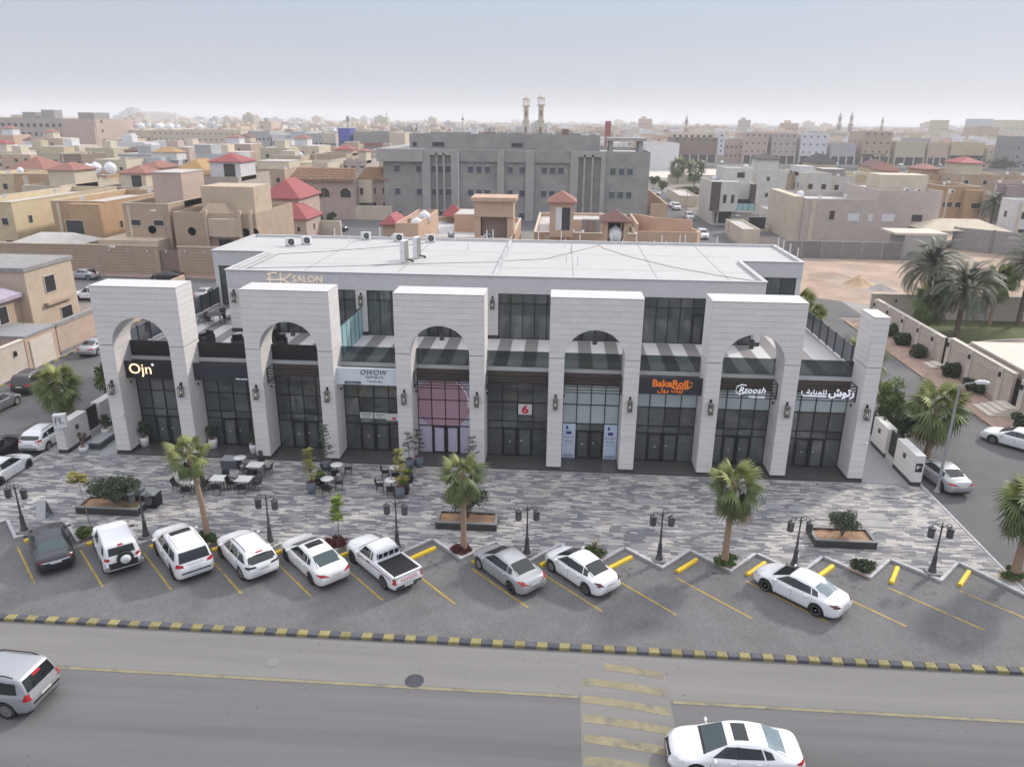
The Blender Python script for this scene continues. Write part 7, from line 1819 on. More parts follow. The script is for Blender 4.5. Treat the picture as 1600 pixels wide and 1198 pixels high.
villa('tan house with brown-red tower roofs behind the blue-grey house', 'tan tower house', -191.6, -176.5, 395.4, 9.4, 16, 'tan', towers=((.42,.95,.1,.6,2.6,'roof_brown','cream'),), nwin=2)
villa('tan flat house before the long white block', 'tan flat house', -223.7, -210.0, 395.8, 9.0, 14, 'tan', nwin=2)
villa('tan stepped house with blank walls, centre left', 'tan stepped house', -153.3, -138.2, 368.6, 9.2, 16, 'tan', nwin=2, towers=((.25,.85,.2,.6,2.6,None),))
villa('low tan house with a cream end wall, centre left', 'low tan house', -124.4, -111.9, 343.2, 9.0, 16, 'tanlight', nwin=2)
villa('tan house with tall tower left of the blue hoarding', 'tan tall tower house', -120.1, -110.4, 382.0, 9.2, 14, 'tan', nwin=2, towers=((.1,.9,.2,.6,1.2,None),))
villa('brown-roofed small house right of the blue hoarding', 'brown roofed small house', -133.7, -124.6, 472.0, 9.0, 14, 'cream', nwin=1, roof=('roof_terra',1.6))
# -- left street villa with lilac roof
pv = thing('villa', (-54, 23, 0), 'tan stone villa with a lilac tiled roof at the left street', 'house')
FOOT.append((-75,-46,20,48))
block(pv, -60, -49.0, 23.2, 30.6, -.1, 8.0, 'w_tanlight'); b = MB(); b.box(-60.1, -48.85, 23.05, 30.75, 8.01, 8.4); b.build('coping', ['block_grey'], pv)
block(pv, -70, -50.0, 15.0, 23.19, -.1, 5.9, 'w_tan'); b = MB(); b.hip(-70, -50.0, 15.0, 22.5, 6.0, 2.6, 0, .6, .5, .35); b.build('hip_roof', ['roof_lilac'], pv)
b = MB()
for i in range(1, 7): t = i/7; b.box(-69.5+4*t, -50.0-4*t+.0, 14.45+4.2*t, 14.53+4.2*t, 6.03+2.6*t, 6.09+2.6*t)
b.build('roof_seam', ['w_lilac'], pv)
for yy, zz, w_ in ((26.6,6.2,1.7),(28.4,2.6,1.9)): win(pv, -49.0, yy, zz, w_, 1.8, '+x', 'win_frame')
for yy, zz in ((20.6,4.3),): win(pv, -50.0, yy, zz, 1.3, 1.8, '+x')
b = MB(); b.box(-48.99, -48.5, 25.2, 29.4, 4.2, 4.45); b.build('canopy', ['w_tan'], pv)
# -- rear street wall and gate blocks of the tan villas
rw = thing('street_wall', (-58, 62.2, 0), 'tan patterned stone wall along the rear street with one recessed gate', 'wall')
for xa, xb in ((-90,-56.6),(-53.6,-33)):
    b = MB(); b.box(xa, xb, 62.0, 62.4, 0, 4.2); p_ = b.build('wall_panel', ['w_tan'], rw); b = MB(); b.box(xa-.05, xb+.05, 61.9, 62.5, 4.2, 4.4); b.build('coping', ['w_tanlight'], p_)
    b = MB()
    for k in range(8): b.box(xa+.5, xb-.5, 61.97, 61.999, .5+k*.45, .54+k*.45)
    b.build('groove', ['w_brown'], p_)
b = MB(); b.box(-56.6, -53.6, 62.5, 62.7, 0, 3.6); b.build('gate', ['w_brown'], rw); b = MB(); b.box(-66, -56.7, 62.6, 70, 3.0, 5.0); b.build('gate_house', ['w_tanlight'], rw)
for i in range(10): x = -64+i*2.9; wput('wall_lamp', boxmesh('wall_lamp', .2, .15, .25, 'off_white'), rw, (x, 61.9, 3.6))
ca = thing('canopy', (-72, 68, 0), 'grey car shade sail beside the orange stone villa', 'canopy'); b = MB(); b.hip(-80, -69, 63, 69, 4.2, 1.3, 0, .1, .5, .05); b.build('sail', ['flat_roof'], ca)
for xx in (-79.5,-69.5):
    for yy in (63.5,68.5): b = MB(); b.tube([(xx,yy,0),(xx,yy,4.2)], .08, 5); b.build('pole', ['lead'], ca)
# -- peach villas right behind the white roof
x0, x1, y, h = -18.9, -3.2, 51.2, 8.0
p1 = villa('peach villa with white cowls and air conditioners on its roof', 'peach villa with white cowls', x0, x1, y, h, 22, 'peach', wins=False, par=.6, roofm='roof_trim', ac=0)
x0b, x1b, yb, hb = -16.9, -14.1, 44.9, 10.6; block(p1, x0b, x1b, yb, yb+15, 7.4, 10.6, 'w_peach', 1.3); b = MB(); b.box(x0b+.26, x1b-.26, yb+6.5, yb+6.8, 9.3, 10.4); b.build('wall', ['w_peach'], p1)
x0c, x1c, yc, hc = -12.1, -4.1, 61.5, 9.8; b = MB(); b.box(x0c, x1c, yc, yc+7, 7.3, 9.8); b.build('roof_room', ['w_peach'], p1); b = MB(); b.box(x0c+.2, x1c-.2, yc+.2, yc+6.8, 9.81, 9.86); b.build('roof', ['flat_roof'], p1)
xd, xe, yd, hd = -8.7, -2.8, 53.2, 13.0; b = MB(); b.box(xd+.4, xe-.4, yd+.4, yd+4.6, 10.5, 12.5); b.box(xd, xe, yd, yd+5, 12.5, 13.0); b.build('tank_shed', ['w_peach'], p1)
for xx in (xd+.8, xe-.8): b = MB(); b.box(xx-.4, xx+.4, yd+.6, yd+4.4, 7.5, 10.49); b.build('pier', ['w_peach'], p1)
b = MB(); b.box(xd+1.3, xe-1.3, yd+1.5, yd+4, 7.5, 10.45); b.build('opening', ['w_brown'], p1)
for i, (u, lab) in enumerate(((0,'silver roof cowl on the peach villa roof, bigger one'),(1,'silver roof cowl at the box room of the peach villa, smaller one'))):
    x, y2 = ((-11.05, 51.24), (-16.10, 54.05))[i]; k = (.62, .48)[i]
    o = thing('roof_cowl', (x, y2, 7.6), lab, 'roof vent', 'roof cowls'); b = MB(); b.lathe([(.35*k,0),(.35*k,.6*k),(.62*k,.9*k),(.78*k,1.5*k),(.62*k,1.9*k),(.3*k,2.15*k),(0,2.3*k)], 0, 0, 14); b.build('cowl', ['rim'], o, local=True); b = MB(); b.lathe([(.5*k,-.1),(.4*k,.02)], 0, 0, 12); b.build('collar', ['lead'], o, local=True)
for i, (x, y2) in enumerate(((-6.74, 65.37), (-5.47, 64.83), (-6.72, 61.16), (-6.73, 54.77), (-8.55, 59.55), (-6.83, 52.39), (-14.60, 57.38))):
    again(AC, (x, y2, 7.42), 0 if i not in (4, 6) else 1.2, 'white air conditioner on the peach villa roof, '+['back left of the cluster','back right of the cluster','second row of the cluster','front of the cluster','left of the cluster','half hidden by the white roof edge','by the box room wall'][i], 'air conditioners on the peach villa roof')
x, y2 = (-14.63, 52.38); 
for i, (x, y2) in enumerate(((-14.59, 51.84), (-14.85, 47.79))): tank(x, y2, (9.6, 9.2)[i], 'white tank dome in the roof room of the peach villa, '+('rear one','front one')[i], .8)
b = MB(); xg, yg = (-13.57, 70.17); b.hip(xg-1.6, xg+1.6, yg, yg+3, 8.6, 1.6, 0, .2, .5); b.build('hip_roof', ['roof_red'], p1)
villa('low peach lean-to with red roof left of the peach villa', 'peach lean-to', -24.8, -22.8, 71.5, 6.8, 7, 'peach', roof=('roof_red',1.4), nwin=1, rows=[4.5])
x0, x1, y, h = -0.6, 13.6, 59.3, 7.8
p2 = villa('orange-peach villa with a red pyramid tower and tank pavilion', 'orange peach villa', x0, x1, y, h, 24, 'peach', wins=False, par=.55, roofm='flat_roof')
xa, xb, ya, ha = 1.4, 6.3, 65.7, 8.9; block(p2, xa, x1-.5, ya, ya+8, 7.0, 8.9, 'w_peach', .3)
xa, xb, ya, ha = 1.6, 4.7, 54.2, 12.4; b = MB(); b.box(xa, xb, ya, ya+5, 8.0, 12.4); t_ = b.build('stair_tower', ['w_peach'], p2); b = MB(); b.hip(xa, xb, ya, ya+5, 12.5, 1.25, 0, .4, .5); b.build('hip_roof', ['roof_terra'], t_); b = MB(); b.box(xa+.25*(xb-xa), xa+.50*(xb-xa), ya-.05, ya-.002, 8.9, 11.8); b.build('door', ['off_white'], t_); b = MB(); b.box(xa+.51*(xb-xa), xa+.85*(xb-xa), ya-.05, ya-.002, 8.9, 11.8); b.build('opening', ['win_dark'], t_)
xa, xb, ya, ha = 8.6, 11.6, 51.5, 10.4
for xx in (xa+.2, xb-.3): b = MB(); b.box(xx-.2, xx+.3, ya, ya+4, 7.2, 10.4); b.build('pier', ['w_peach'], p2)
b = MB(); b.box(xa+.5, xb-.6, ya+3.6, ya+4, 7.2, 10.39); b.build('opening', ['win_dark'], p2); b = MB(); b.hip(xa, xb, ya, ya+4, 10.5, 1.3, 0, .5, .5); b.build('hip_roof', ['roof_brown'], p2)
tank((xa+xb)/2, ya+.9, 7.5, 'big white water tank under the brown roofed pavilion', 1.05)
x, y2 = (7.34, 63.19); o = thing('air_conditioner', (x, y2, 7.3), 'large grey twin air conditioner left of the tank pavilion', 'air conditioner'); b = MB(); b.box(-1.3,1.3,-.5,.5,.15,2.0); b.build('casing', ['lead'], o, local=True); b = MB(); b.box(-.75,-.05,-.53,-.5,.3,1.8); b.box(.05,.75,-.53,-.5,.3,1.8); b.build('coil', ['w_brown'], o, local=True)
x, y2 = (3.28, 64.75); again(AC, (x, y2, 8.65), 0, 'air conditioner at the foot of the red pyramid tower', 'air conditioners on the peach villa roof')
x, y2 = (6.66, 62.79); again(AC, (x, y2, 6.6), 0, 'air conditioner on the orange-peach parapet', 'air conditioners on the peach villa roof')
xa, xb, ya, ha = 13.8, 22.0, 61.4, 8.0; 
b = MB(); pts = [(xa,ya),(xb,ya),(xb+.8,ya+2),(xb,ya+5),(xb-5,ya+7),(xb-7,ya+11),(xa,ya+12)]
n = len(pts)
for i in range(n):
    a, c = pts[i], pts[(i+1) % n]; hh = 8.0 if i in (0,1,2) else 9.2; b.obox((a[0]+c[0])/2, (a[1]+c[1])/2, 0, hh-.03*i, math.dist(a,c)+.24, .3, math.atan2(c[1]-a[1], c[0]-a[0]))
b.prism(pts, 6.2, 6.5); b.build('terrace_wing', ['w_peach'], p2); FOOT.append((xa, xb, ya, ya+12))
# -- the big bare concrete building
Y0 = 136.0; CX0, CX1 = -39.4, 23.0
cb = thing('concrete_building', (-8, 152, 0), 'huge unfinished grey concrete building behind the white roof', 'building'); FOOT.append((-41, 25, 134, 172))
block(cb, CX0, CX1, Y0, Y0+34, -.1, 16.0, 'raw_concrete', .8, roofm='raw_concrete_light')
block(cb, *(-33.64, 19.16)[:1], (11.47, 19.67)[0], 139.5, 168, 15.2, 19.4, 'raw_concrete', .9, roofm='raw_concrete_light')
b = MB(); b.box(CX0-1.2, (-29.66, 14.99)[0], Y0-1.3, Y0+34, 13.2, 16.02); b.build('cornice', ['raw_concrete_light'], cb)
for (ua, ub) in ((661,674),(706,717),(892,902),(937,944),(777,787),(820,828)):
    xa, xb = YP(ua if True else 0, 300, 136)[0] if False else 0, 0
def PX(u): return None
for (xa, xb) in (((-30.07, 6.23)[0], (-28.07, 6.27)[0]), ((-23.16, 6.34)[0], (-21.32, 6.37)[0]), ((4.74, 6.79)[0], (6.54, 6.82)[0]), ((11.77, 6.90)[0], (12.82, 6.92)[0]), ((-12.33, 6.52)[0], (-10.66, 6.55)[0]), ((-5.66, 6.63)[0], (-3.69, 6.66)[0])):
    b = MB(); b.box(xa, xb, Y0-.9, Y0-.002, -.1, 15.98); b.build('buttress', ['raw_concrete_light'], cb)
for cx in ((-26.53, 6.29)[0], (-24.84, 6.32)[0], (7.96, 6.84)[0], (9.83, 6.87)[0]):
    b = MB(); b.box(cx-.22, cx+.22, Y0-.9, Y0-.002, -.1, 15.2); b.build('fin', ['raw_concrete_light'], cb)
for (xa, xb) in (((-28.07, 6.27)[0], (-23.16, 6.34)[0]), ((6.54, 6.82)[0], (11.77, 6.90)[0])): 
    b = MB(); b.box(xa, xb, Y0-.05, Y0-.003, -.1, 14.6); b.build('recess', ['w_slate'], cb); b = MB(); b.box(xa, xb, Y0-.9, Y0-.06, 14.7, 15.97); b.build('lintel', ['raw_concrete_light'], cb)
for (xa, xb) in (((-21.32, 6.37)[0], (-12.33, 6.52)[0]), ((-3.69, 6.66)[0], (4.74, 6.79)[0]), ((-10.66, 6.55)[0], (-5.66, 6.63)[0])):
    b = MB(); b.box(xa+.003, xb-.003, Y0-.6, Y0-.006, 13.3, 15.99); b.build('lintel', ['raw_concrete'], cb)
zr = [(-23.98, 11.75)[1], (-24.08, 6.48)[1], (-24.17, 1.25)[1]]
cols = [(-36.16, 6.14)[0], (-30.92, 6.22)[0], (-18.65, 6.42)[0], (-16.66, 6.45)[0], (-14.68, 6.48)[0], (-9.29, 6.57)[0], (-6.49, 6.61)[0], (-1.35, 6.69)[0], (0.60, 6.73)[0], (2.56, 6.76)[0], (14.61, 6.95)[0], (16.62, 6.98)[0], (18.55, 7.01)[0], (-27.30, 6.28)[0], (-25.61, 6.31)[0], (-23.92, 6.33)[0]]
for i, x in enumerate(cols):
    for z in zr:
        f = wput('window', boxmesh('window', 1.35, .12, 2.05, 'w_slate'), cb, (x, Y0-.05, z)); wput('pane', boxmesh('pane', 1.15, .05, 1.3, 'win_blue'), f, (x, Y0-.12, z-.2)); wput('blind', boxmesh('blind', 1.15, .05, .4, 'raw_concrete_light'), f, (x, Y0-.12, z+.72))
for u, w_ in ((0,1.2),(1,3.0),(2,2.8)): 
    x = ((-32.40, 16.57)[0], (-26.71, 16.64)[0], (-7.96, 16.58)[0])[u]; win(cb, x, 139.5, 17.0, w_, 1.1, 'y', 'w_slate')
bb = MB(); bb.box(13.5, 22.0, 141, 149, 15.3, 15.4); 
for xx in (14.2,21.2):
    for yy in (142,148): bb.box(xx-.5, xx+.5, yy-.5, yy+.5, 15.2, 18.2)
bb.box(13.2, 22.4, 140.6, 149.5, 18.2, 18.9); bb.build('roof_frame', ['raw_concrete_light'], cb)
b = MB(); b.tube([((-21.47, 6.37)[0]+.1, Y0-1.0, 15.5), ((-21.47, 6.37)[0]+.1, Y0-1.0, 0)], .11, 6); b.build('drain_pipe', ['off_white'], cb)
rr = random.Random(9)
for i in range(16):                                        # scrap and masts left on its roof
    x = rr.uniform(-34, 9); y2 = rr.uniform(141, 150); b = MB()
    if i % 3 == 0: b.box(x-.8, x+.8, y2-.5, y2+.5, 18.5, 18.5+rr.uniform(1.2, 2.4))
    else:
        for q in range(4): b.tube([(x+rr.uniform(-1,1), y2, 18.5), (x+rr.uniform(-1,1), y2+rr.uniform(-.6,.6), 20.2+rr.random()*1.4)], .06, 4)
    b.build('roof_scrap', [rr.choice(('off_white','w_brown','lead'))], cb)
for i in range(14): x = -32+i*3.1+rr.uniform(-.5,.5); b = MB(); b.tube([(x, 139.9, 19.4), (x+.05, 139.9, 20.6+rr.random())], .04, 4); b.build('rebar', ['lead'], cb)
pwl = thing('yard_wall', (24.7, 120, 0), 'terracotta pink yard wall of the concrete building at the far street', 'wall'); FOOT.append((23,27,100,160))
b = MB(); b.box(23.2, 27.0, 130, 130.4, 0, 5); b.build('wall_panel', ['w_peach'], pwl); b = MB(); b.box(26.6, 27.0, 130.4, 175, 0, 5); b.build('wall_panel', ['w_peach'], pwl)
for i in range(8): b = MB(); b.box(26.98, 27.15, 131+i*5, 131.8+i*5, 0, 5.05); b.build('pilaster', ['w_orange'], pwl)
# -- mosque minarets
def minaret(x, y, z1, label, k=1.0, m='w_cream', group=None):
    o = thing('minaret', (x, y, 0), label, 'minaret', group); w_ = 1.5*k
    b = MB(); b.box(x-w_, x+w_, y-w_, y+w_, 0, z1-12*k); b.build('shaft', [m], o)
    for s in (-1,1):
        b = MB(); b.box(x-w_*.45, x+w_*.45, y-w_-.05, y-w_-.002, z1-(20-4*s)*k-2*k, z1-(20-4*s)*k+1.6*k); b.build('panel', ['w_brown'], o)
    b = MB(); b.box(x-w_*1.15, x+w_*1.15, y-w_*1.15, y+w_*1.15, z1-12*k, z1-11.2*k); b.build('balcony', [m], o)
    b = MB(); b.box(x-w_*.8, x+w_*.8, y-w_*.8, y+w_*.8, z1-11.2*k, z1-5*k); b.build('upper_shaft', [m], o)
    b = MB(); b.box(x-w_*.4, x+w_*.4, y-w_*.8-.04, y-w_*.8-.002, z1-9.6*k, z1-7*k); b.build('panel', ['w_brown'], o)
    b = MB(); b.box(x-w_*1.25, x+w_*1.25, y-w_*1.25, y+w_*1.25, z1-5*k, z1-4.4*k)
    for i in range(8): a = math.pi/8+i*math.pi/4; b.tube([(x+w_*1.05*math.cos(a), y+w_*1.05*math.sin(a), z1-4.4*k), (x+w_*1.05*math.cos(a), y+w_*1.05*math.sin(a), z1-1.9*k)], .16*k, 5)
    b.lathe([(w_*1.3,z1-1.9*k),(w_*1.3,z1-1.3*k),(w_*.9,z1-.9*k),(w_*.35,z1-.4*k),(.0,z1+.4*k)], x, y, 10); b.build('lantern', [m], o)
    return o
minaret((-16.36, 22.23)[0], 350, (-16.55, 34.15)[1], 'left one of the two banded minarets above the concrete building', 1.0); minaret((-9.02, 22.30)[0], 350, (-9.31, 34.80)[1], 'right one of the two banded minarets above the concrete building', 1.05)
def slim(u_x, y, z1, label, k=.7): 
    o = thing('minaret', (u_x, y, 0), label, 'minaret'); b = MB(); b.lathe([(1.7*k,0),(1.5*k,z1*.6),(2.1*k,z1*.61),(2.1*k,z1*.64),(1.2*k,z1*.645),(1.1*k,z1*.84),(1.6*k,z1*.845),(1.5*k,z1*.87),(.9*k,z1*.875),(.7*k,z1*.94),(0,z1)], u_x, y, 10); b.build('shaft', ['w_greige'], o)
    b = MB(); b.tube([(u_x,y,z1-.2),(u_x,y,z1+1.6*k)], .1, 4); b.build('finial', ['lead'], o)
slim((106.13, 18.35)[0], 640, (105.25, 28.63)[1], 'slim pointed minaret rising above the arcaded shop block', 1.0)
slim((320.41, 25.73)[0], 900, (318.95, 35.49)[1], 'hazy minaret, left one of the far right pair', 1.6); slim((333.43, 25.86)[0], 900, (331.81, 36.31)[1], 'hazy minaret, right one of the far right pair', 1.6)
slim((407.36, 26.63)[0], 1000, (406.32, 32.79)[1], 'thin hazy minaret right of the far right pair', 1.2)
# -- right side
x0, x1, y, h = 51.1, 65.2, 110.0, 8.5
bt = villa('big plain beige house behind the grey block wall', 'big plain beige house', x0, x1, y, h, 20, 'beige', wins=False, par=1.2, coping=False, roofm='roof_trim'); 
xq, xr, yq, hq = 64.9, 77.3, 110.0, 10.3; xq = x1; block(bt, xq+.003, xr, y+.0, y+20, -.1, hq, 'w_beige', .5, roofm='roof_trim'); FOOT.append((xq, xr, y, y+20))
b = MB(); b.box(x0-1.8, x0-.01, y+.6, y+20, -.1, h+.3); b.build('corner_pier', ['w_cream'], bt)
for u, v_, w_, h_ in ((1302,342,1.0,1.6),): win(bt, x0+(x1-x0)*.40, y, 5.4, 1.0, 1.7, 'y', 'w_brown')
for fx, w_ in ((.70,2.2),(.93,.9),): win(bt, x0+(x1-x0)*fx, y, 5.0, w_, 1.5, 'y', 'off_white', 'off_white')
win(bt, xq+(xr-xq)*.20, y, 5.0, 2.4, 1.5, 'y', 'off_white', 'off_white'); win(bt, xq+(xr-xq)*.66, y, 5.1, 2.2, 1.5, 'y', 'win_frame')
for i, (xx, yy) in enumerate(((xr-9, y+4), (xr-4.5, y+4))): b = MB(); b.box(xr-10.0 if i == 0 else xr-8.5, xr-.6, y+6+i*2.5, y+13, 9.4, 12.9-i*.3); b.build('roof_room', ['w_cream'], bt)
for i, (fx, fy) in enumerate(((.80,2.0),(.86,2.2),(1.45,3.2),(1.62,3.4),(1.50,4.6),(2.05,2.4))): again(AC, (x0+(x1-x0)*fx, y+fy, (h-1.2 if fx < 1 else 9.7)), 0, 'air conditioner on the big plain beige house, '+['left notch, first','left notch, second','stack before the roof room, left','stack before the roof room, middle','stack before the roof room, rear','far right by the parapet'][i], 'air conditioners on the beige house')
x0, x1, y, h = 37.9, 46.8, 134.0, 10.0
mg = villa('modern grey villa with brown panels and a glass balcony', 'modern grey villa', x0, x1, y, h-.5, 20, 'pale', wins=False, coping=False)
xa, xb = x0, x0+(x1-x0)*.55
b = MB(); b.box(x0-1.2, xb, y-2.4, y-.002, 3.4, h); b.build('bay', ['w_pale'], mg); b = MB(); b.box(x0-1.26, x0+.9, y-2.46, y-2.401, 3.5, h-.1); b.build('brown_panel', ['brown_panel'], mg)
b = MB(); b.box(x1-.95, x1+.1, y-1.5, y-.003, 3.6, h-.6); b.build('brown_panel', ['brown_panel'], mg)
for fx in (.22,.42): win(mg, x0+(x1-x0)*fx, y-2.4, 6.2, .8, 1.9, 'y', 'w_slate')
b = MB(); b.box(xa+.6, xb-.6, y-.05, y-.003, .5, 3.2); b.build('opening', ['win_dark'], mg); b = MB(); b.box(xb+.3, x1-1.0, y-.06, y-.004, 4.0, 6.0); b.build('opening', ['win_dark'], mg)
b = MB(); b.box(xb+.1, x1+.2, y-2.0, y-1.96, 3.6, 5.2); b.build('glass_rail', ['frost_teal'], mg); b = MB(); b.box(xb, x1+.3, y-2.1, y-.003, 3.2, 3.55); b.build('balcony', ['w_pale'], mg)
for fx in (0,.33,.66,1): b = MB(); b.box(xb+.08+(x1-xb)*fx-.05, xb+.08+(x1-xb)*fx+.05, y-2.05, y-2.001, 3.55, 5.3); b.build('post', ['black_metal'], mg)
block(mg, x0+3, x1+.6, y+5, y+16, h-1.5, h+2.6, 'w_pale', .4); win(mg, x1-2.2, y+5, h+1.0, 1.8, 1.3, 'y', 'w_slate')
villa('tall plain cream block with a black hip-roofed stair tower', 'tall cream block', 51.2, 60.5, 158.0, 11.0, 20, 'pale', nwin=1, rows=[5.0,9.0], wsz=(.9,1.2), towers=((.30,.85,.2,.6,2.6,'roof_black'),), side='-x', ac=2, coping=False)
villa('tan house next to the tall cream block, with dark windows', 'tan neighbour house', 65.3, 69.1, 172.9, 9.6, 18, 'tan', nwin=1)
villa('grey stepped house with black roof frames, right of centre', 'grey stepped house', 67.0, 73.9, 164.6, 10.0, 20, 'pale', nwin=2, ac=2, towers=((.0,.6,.3,.7,1.4,None,'white'),))
villa('grey house with a pergola and many rooftop units', 'grey pergola house', 76.4, 82.9, 171.9, 9.0, 18, 'pale', nwin=2, ac=3, towers=((.0,.9,.4,.8,1.4,None,'slate'),))
villa('cream villa with a black pyramid roof beyond the grey houses', 'cream pyramid villa', 80.6, 86.3, 199.7, 11.0, 14, 'cream', nwin=1, roof=('roof_black',2.6))
villa('cream house with rooftop units left of the brown roofs', 'cream unit house', 84.6, 90.8, 175.8, 9.2, 16, 'yellow', nwin=2, ac=3)
villa('yellow house with brown hip roofs, right of centre', 'yellow hip roofed house', 104.1, 110.2, 217.6, 9.2, 12, 'yellow', roof=('roof_brown',2.2), nwin=1)
villa('pale house with red hip roofs beside the yellow one', 'pale red hip house', 103.2, 107.0, 203.6, 8.8, 12, 'cream', roof=('roof_terra',2.0), nwin=1)
villa('orange brick villa with a wide dark window behind the date palms', 'orange brick villa', 89.3, 97.5, 135.3, 9.4, 16, 'orange', nwin=3, wsz=(2.2,1.3), rows=[5.4], bays=((.52,.98,.0,8.8,1.6,'orange'),), side='-x')
villa('tall tan block behind the orange brick villa', 'tall tan block', 97.8, 106.4, 147.5, 11.4, 16, 'tan', nwin=2, wsz=(1.0,1.2), rows=[9.6], side='-x', towers=((.2,.8,.2,.7,2.4,'roof_red','cream'),), ac=1)
villa('mauve villa with narrow windows at the right edge', 'mauve villa', 105.8, 117.6, 148.3, 9.4, 8, 'mauve', nwin=3, wsz=(1.2,1.8), rows=[5.2], side='-x', bays=((.3,.55,.0,8.9,1.4,'mauve'),))
villa('cream villa with a terracotta hip tower left of the tall tan block', 'cream terracotta villa', 94.4, 98.8, 156.3, 10.6, 14, 'peach', nwin=1, towers=((.0,1,.2,.8,1.2,'roof_terra'),), side='-x')
villa('long tan house with parapet at the right edge', 'long tan right house', 118.1, 131.9, 169.4, 10.0, 16, 'tan', nwin=4, wsz=(1.0,1.3), rows=[8.2], side='-x', ac=2)
villa('white villa block cut by the right edge beyond the compound', 'white right edge villa', 91.2, 99.9, 109.8, 8.8, 5, 'white', nwin=2, side='-x')
villa('cream garage wall with a roller door at the right street', 'cream garage wall', 43.0, 48.5, 124.0, 1.0, 9, 'cream', nwin=1, wsz=(3.8,2.6), rows=[1.9], name='garage', cat='garage', coping=False, par=.3)
villa('white stone garden wall and gate along the far right street', 'stone garden wall', 38.3, 41.8, 104.8, 3.0, 16, 'cream', wins=False, name='garden_wall', cat='wall', coping=False, par=.3)
villa('low white garage with a pale shutter behind the garden wall', 'white shutter garage', 50.0, 54.6, 131.4, 4.0, 8, 'white', nwin=1, wsz=(4.2,2.4), rows=[1.7], name='garage', cat='garage', coping=False, par=.3)
villa('tan yard walls with young trees along the far right street', 'tan yard wall', 36.1, 41.1, 174.2, 3.0, 24, 'cream', wins=False, name='garden_wall', cat='wall', coping=False, par=.4)
cs = thing('canopy', (86, 112, 0), 'beige fabric car shade behind the grey annex', 'canopy'); b = MB(); b.hip(72, 88, 103, 112, 3.6, 1.8, 0, .1, .5, .05); b.build('sail', ['w_cream'], cs)
for xx in (72.5,80,87.5): b = MB(); b.tube([(xx,103.4,0),(xx,103.4,3.6)], .09, 5); b.build('pole', ['lead'], cs)
# -- road with the row of shops, right far; white warehouse
sheet('far_road', 20, 600, 372, 414, .0, 'asphalt_side'); sheet('far_lot', 24, 140, 292, 368, -.02, 'wall_cream_trim')
fw = thing('dark_railing', (150, 366, 0), 'dark low railing wall along the near side of the far road', 'fence')
for i in range(60): wput('railing_panel', boxmesh('railing_panel', 8.6, .3, 2.0, 'block_grey_dark' if i % 2 else 'lead'), fw, (28+i*8.7, 366, 1.0))
villa('white-panelled warehouse left of the far road, dark cars in front', 'white warehouse', 43.9, 59.4, 345.0, 12.8, 30, 'white', wins=False, name='warehouse', cat='warehouse', coping=False, floors=1)
FR = 430
def shopblock(label, short, q, col, n, floors=3, sign=None, arch=None, extra=None):
    x0, x1, y, h = q
    o = villa(label, short, x0, x1, y, h, 26, col, nwin=n, floors=floors, rows=[h*(.40+.52*k/max(1,floors-1)) for k in range(floors)], wsz=((x1-x0)/n*.30, 1.2), frame='w_'+col, name='shop_block', cat='building', side='-x', ac=0)
    b = MB(); b.box(x0+.5, x1-.5, y-.25, y-.003, .2, 4.4); b.build('shop_window', ['win_dark'], o)
    k = max(3, int((x1-x0)/5))
    for i in range(k+1): wput('pier', boxmesh('pier', .7, .5, 4.6, 'w_cream' if col != 'grey' else 'w_white'), o, (x0+.35+(x1-x0-.7)*i/k, y-.28, 2.3))
    b = MB(); b.box(x0, x1, y-.6, y-.003, 4.6, 6.0); b.build('sign_band', [sign or 'w_'+col], o)
    return o
shopblock('arcaded brown shop block with pale window frames across the far road', 'arcaded block', (67.6, 93.9, 430.0, 14.2), 'brown', 6, 2)
villa('cream upper storey set back over the arcaded brown shop block', 'cream upper storey', 68.4, 97.0, 444.0, 17.0, 20, 'cream', nwin=8, rows=[(84.12, 14.77)[1]], wsz=(2.0,1.6), coping=False)
shopblock('white fluted corner block right of the arcade', 'white fluted block', (94.0, 98.1, 430.0, 16.9), 'white', 1, 4)
shopblock('tan apartment block with tiny windows across the far road', 'tan tiny window block', (109.2, 123.3, 430.0, 17.2), 'pink', 4, 3)
shopblock('beige four-storey block with small paired windows', 'beige paired block', (125.6, 140.0, 430.0, 17.0), 'greige', 4, 3)
shopblock('white framed modern block with grey centre bay', 'white framed block', (142.2, 157.7, 430.0, 16.8), 'white', 4, 3)
shopblock('low grey shop block with two dark square windows', 'low grey block', (160.2, 174.6, 430.0, 12.0), 'grey', 4, 1)
o = shopblock('five-storey tan block with bands of dark windows and black signs', 'five storey tan block', (178.3, 194.3, 430.0, 18.7), 'tan', 4, 3, 'sign_black')
scribble('letter_cream', o, (185.29, 7.21)[0], (190.06, 7.27)[0], 5.3, 429.39, 1.3); scribble('letter_cream', o, (190.79, 7.28)[0], (194.81, 7.33)[0], 5.3, 429.39, 1.3)
shopblock('olive yellow two-storey block with a white shop box', 'olive block', (197.1, 214.2, 430.0, 13.2), 'olive', 4, 1)
shopblock('tan house block with dark gate, far road', 'tan gate block', (215.7, 227.3, 430.0, 12.7), 'tanlight', 2, 1)
shopblock('cream two-storey block with a black shop sign, far road', 'cream black sign block', (228.6, 247.4, 430.0, 13.2), 'yellow', 4, 1, 'sign_black')
villa('pale villa row at the right end of the far road', 'pale villa row', 249.8, 269.2, 430.0, 11.7, 24, 'cream', nwin=5)
villa('dark glass cylinder-fronted tower block cut by the right edge', 'dark glass block', 248.0, 264.7, 400.0, 17.2, 20, 'slate', nwin=4, floors=3)
villa('pink house block left of the tan tiny-window block', 'pink block', 99.6, 110.2, 436.0, 13.3, 20, 'pink', nwin=4)
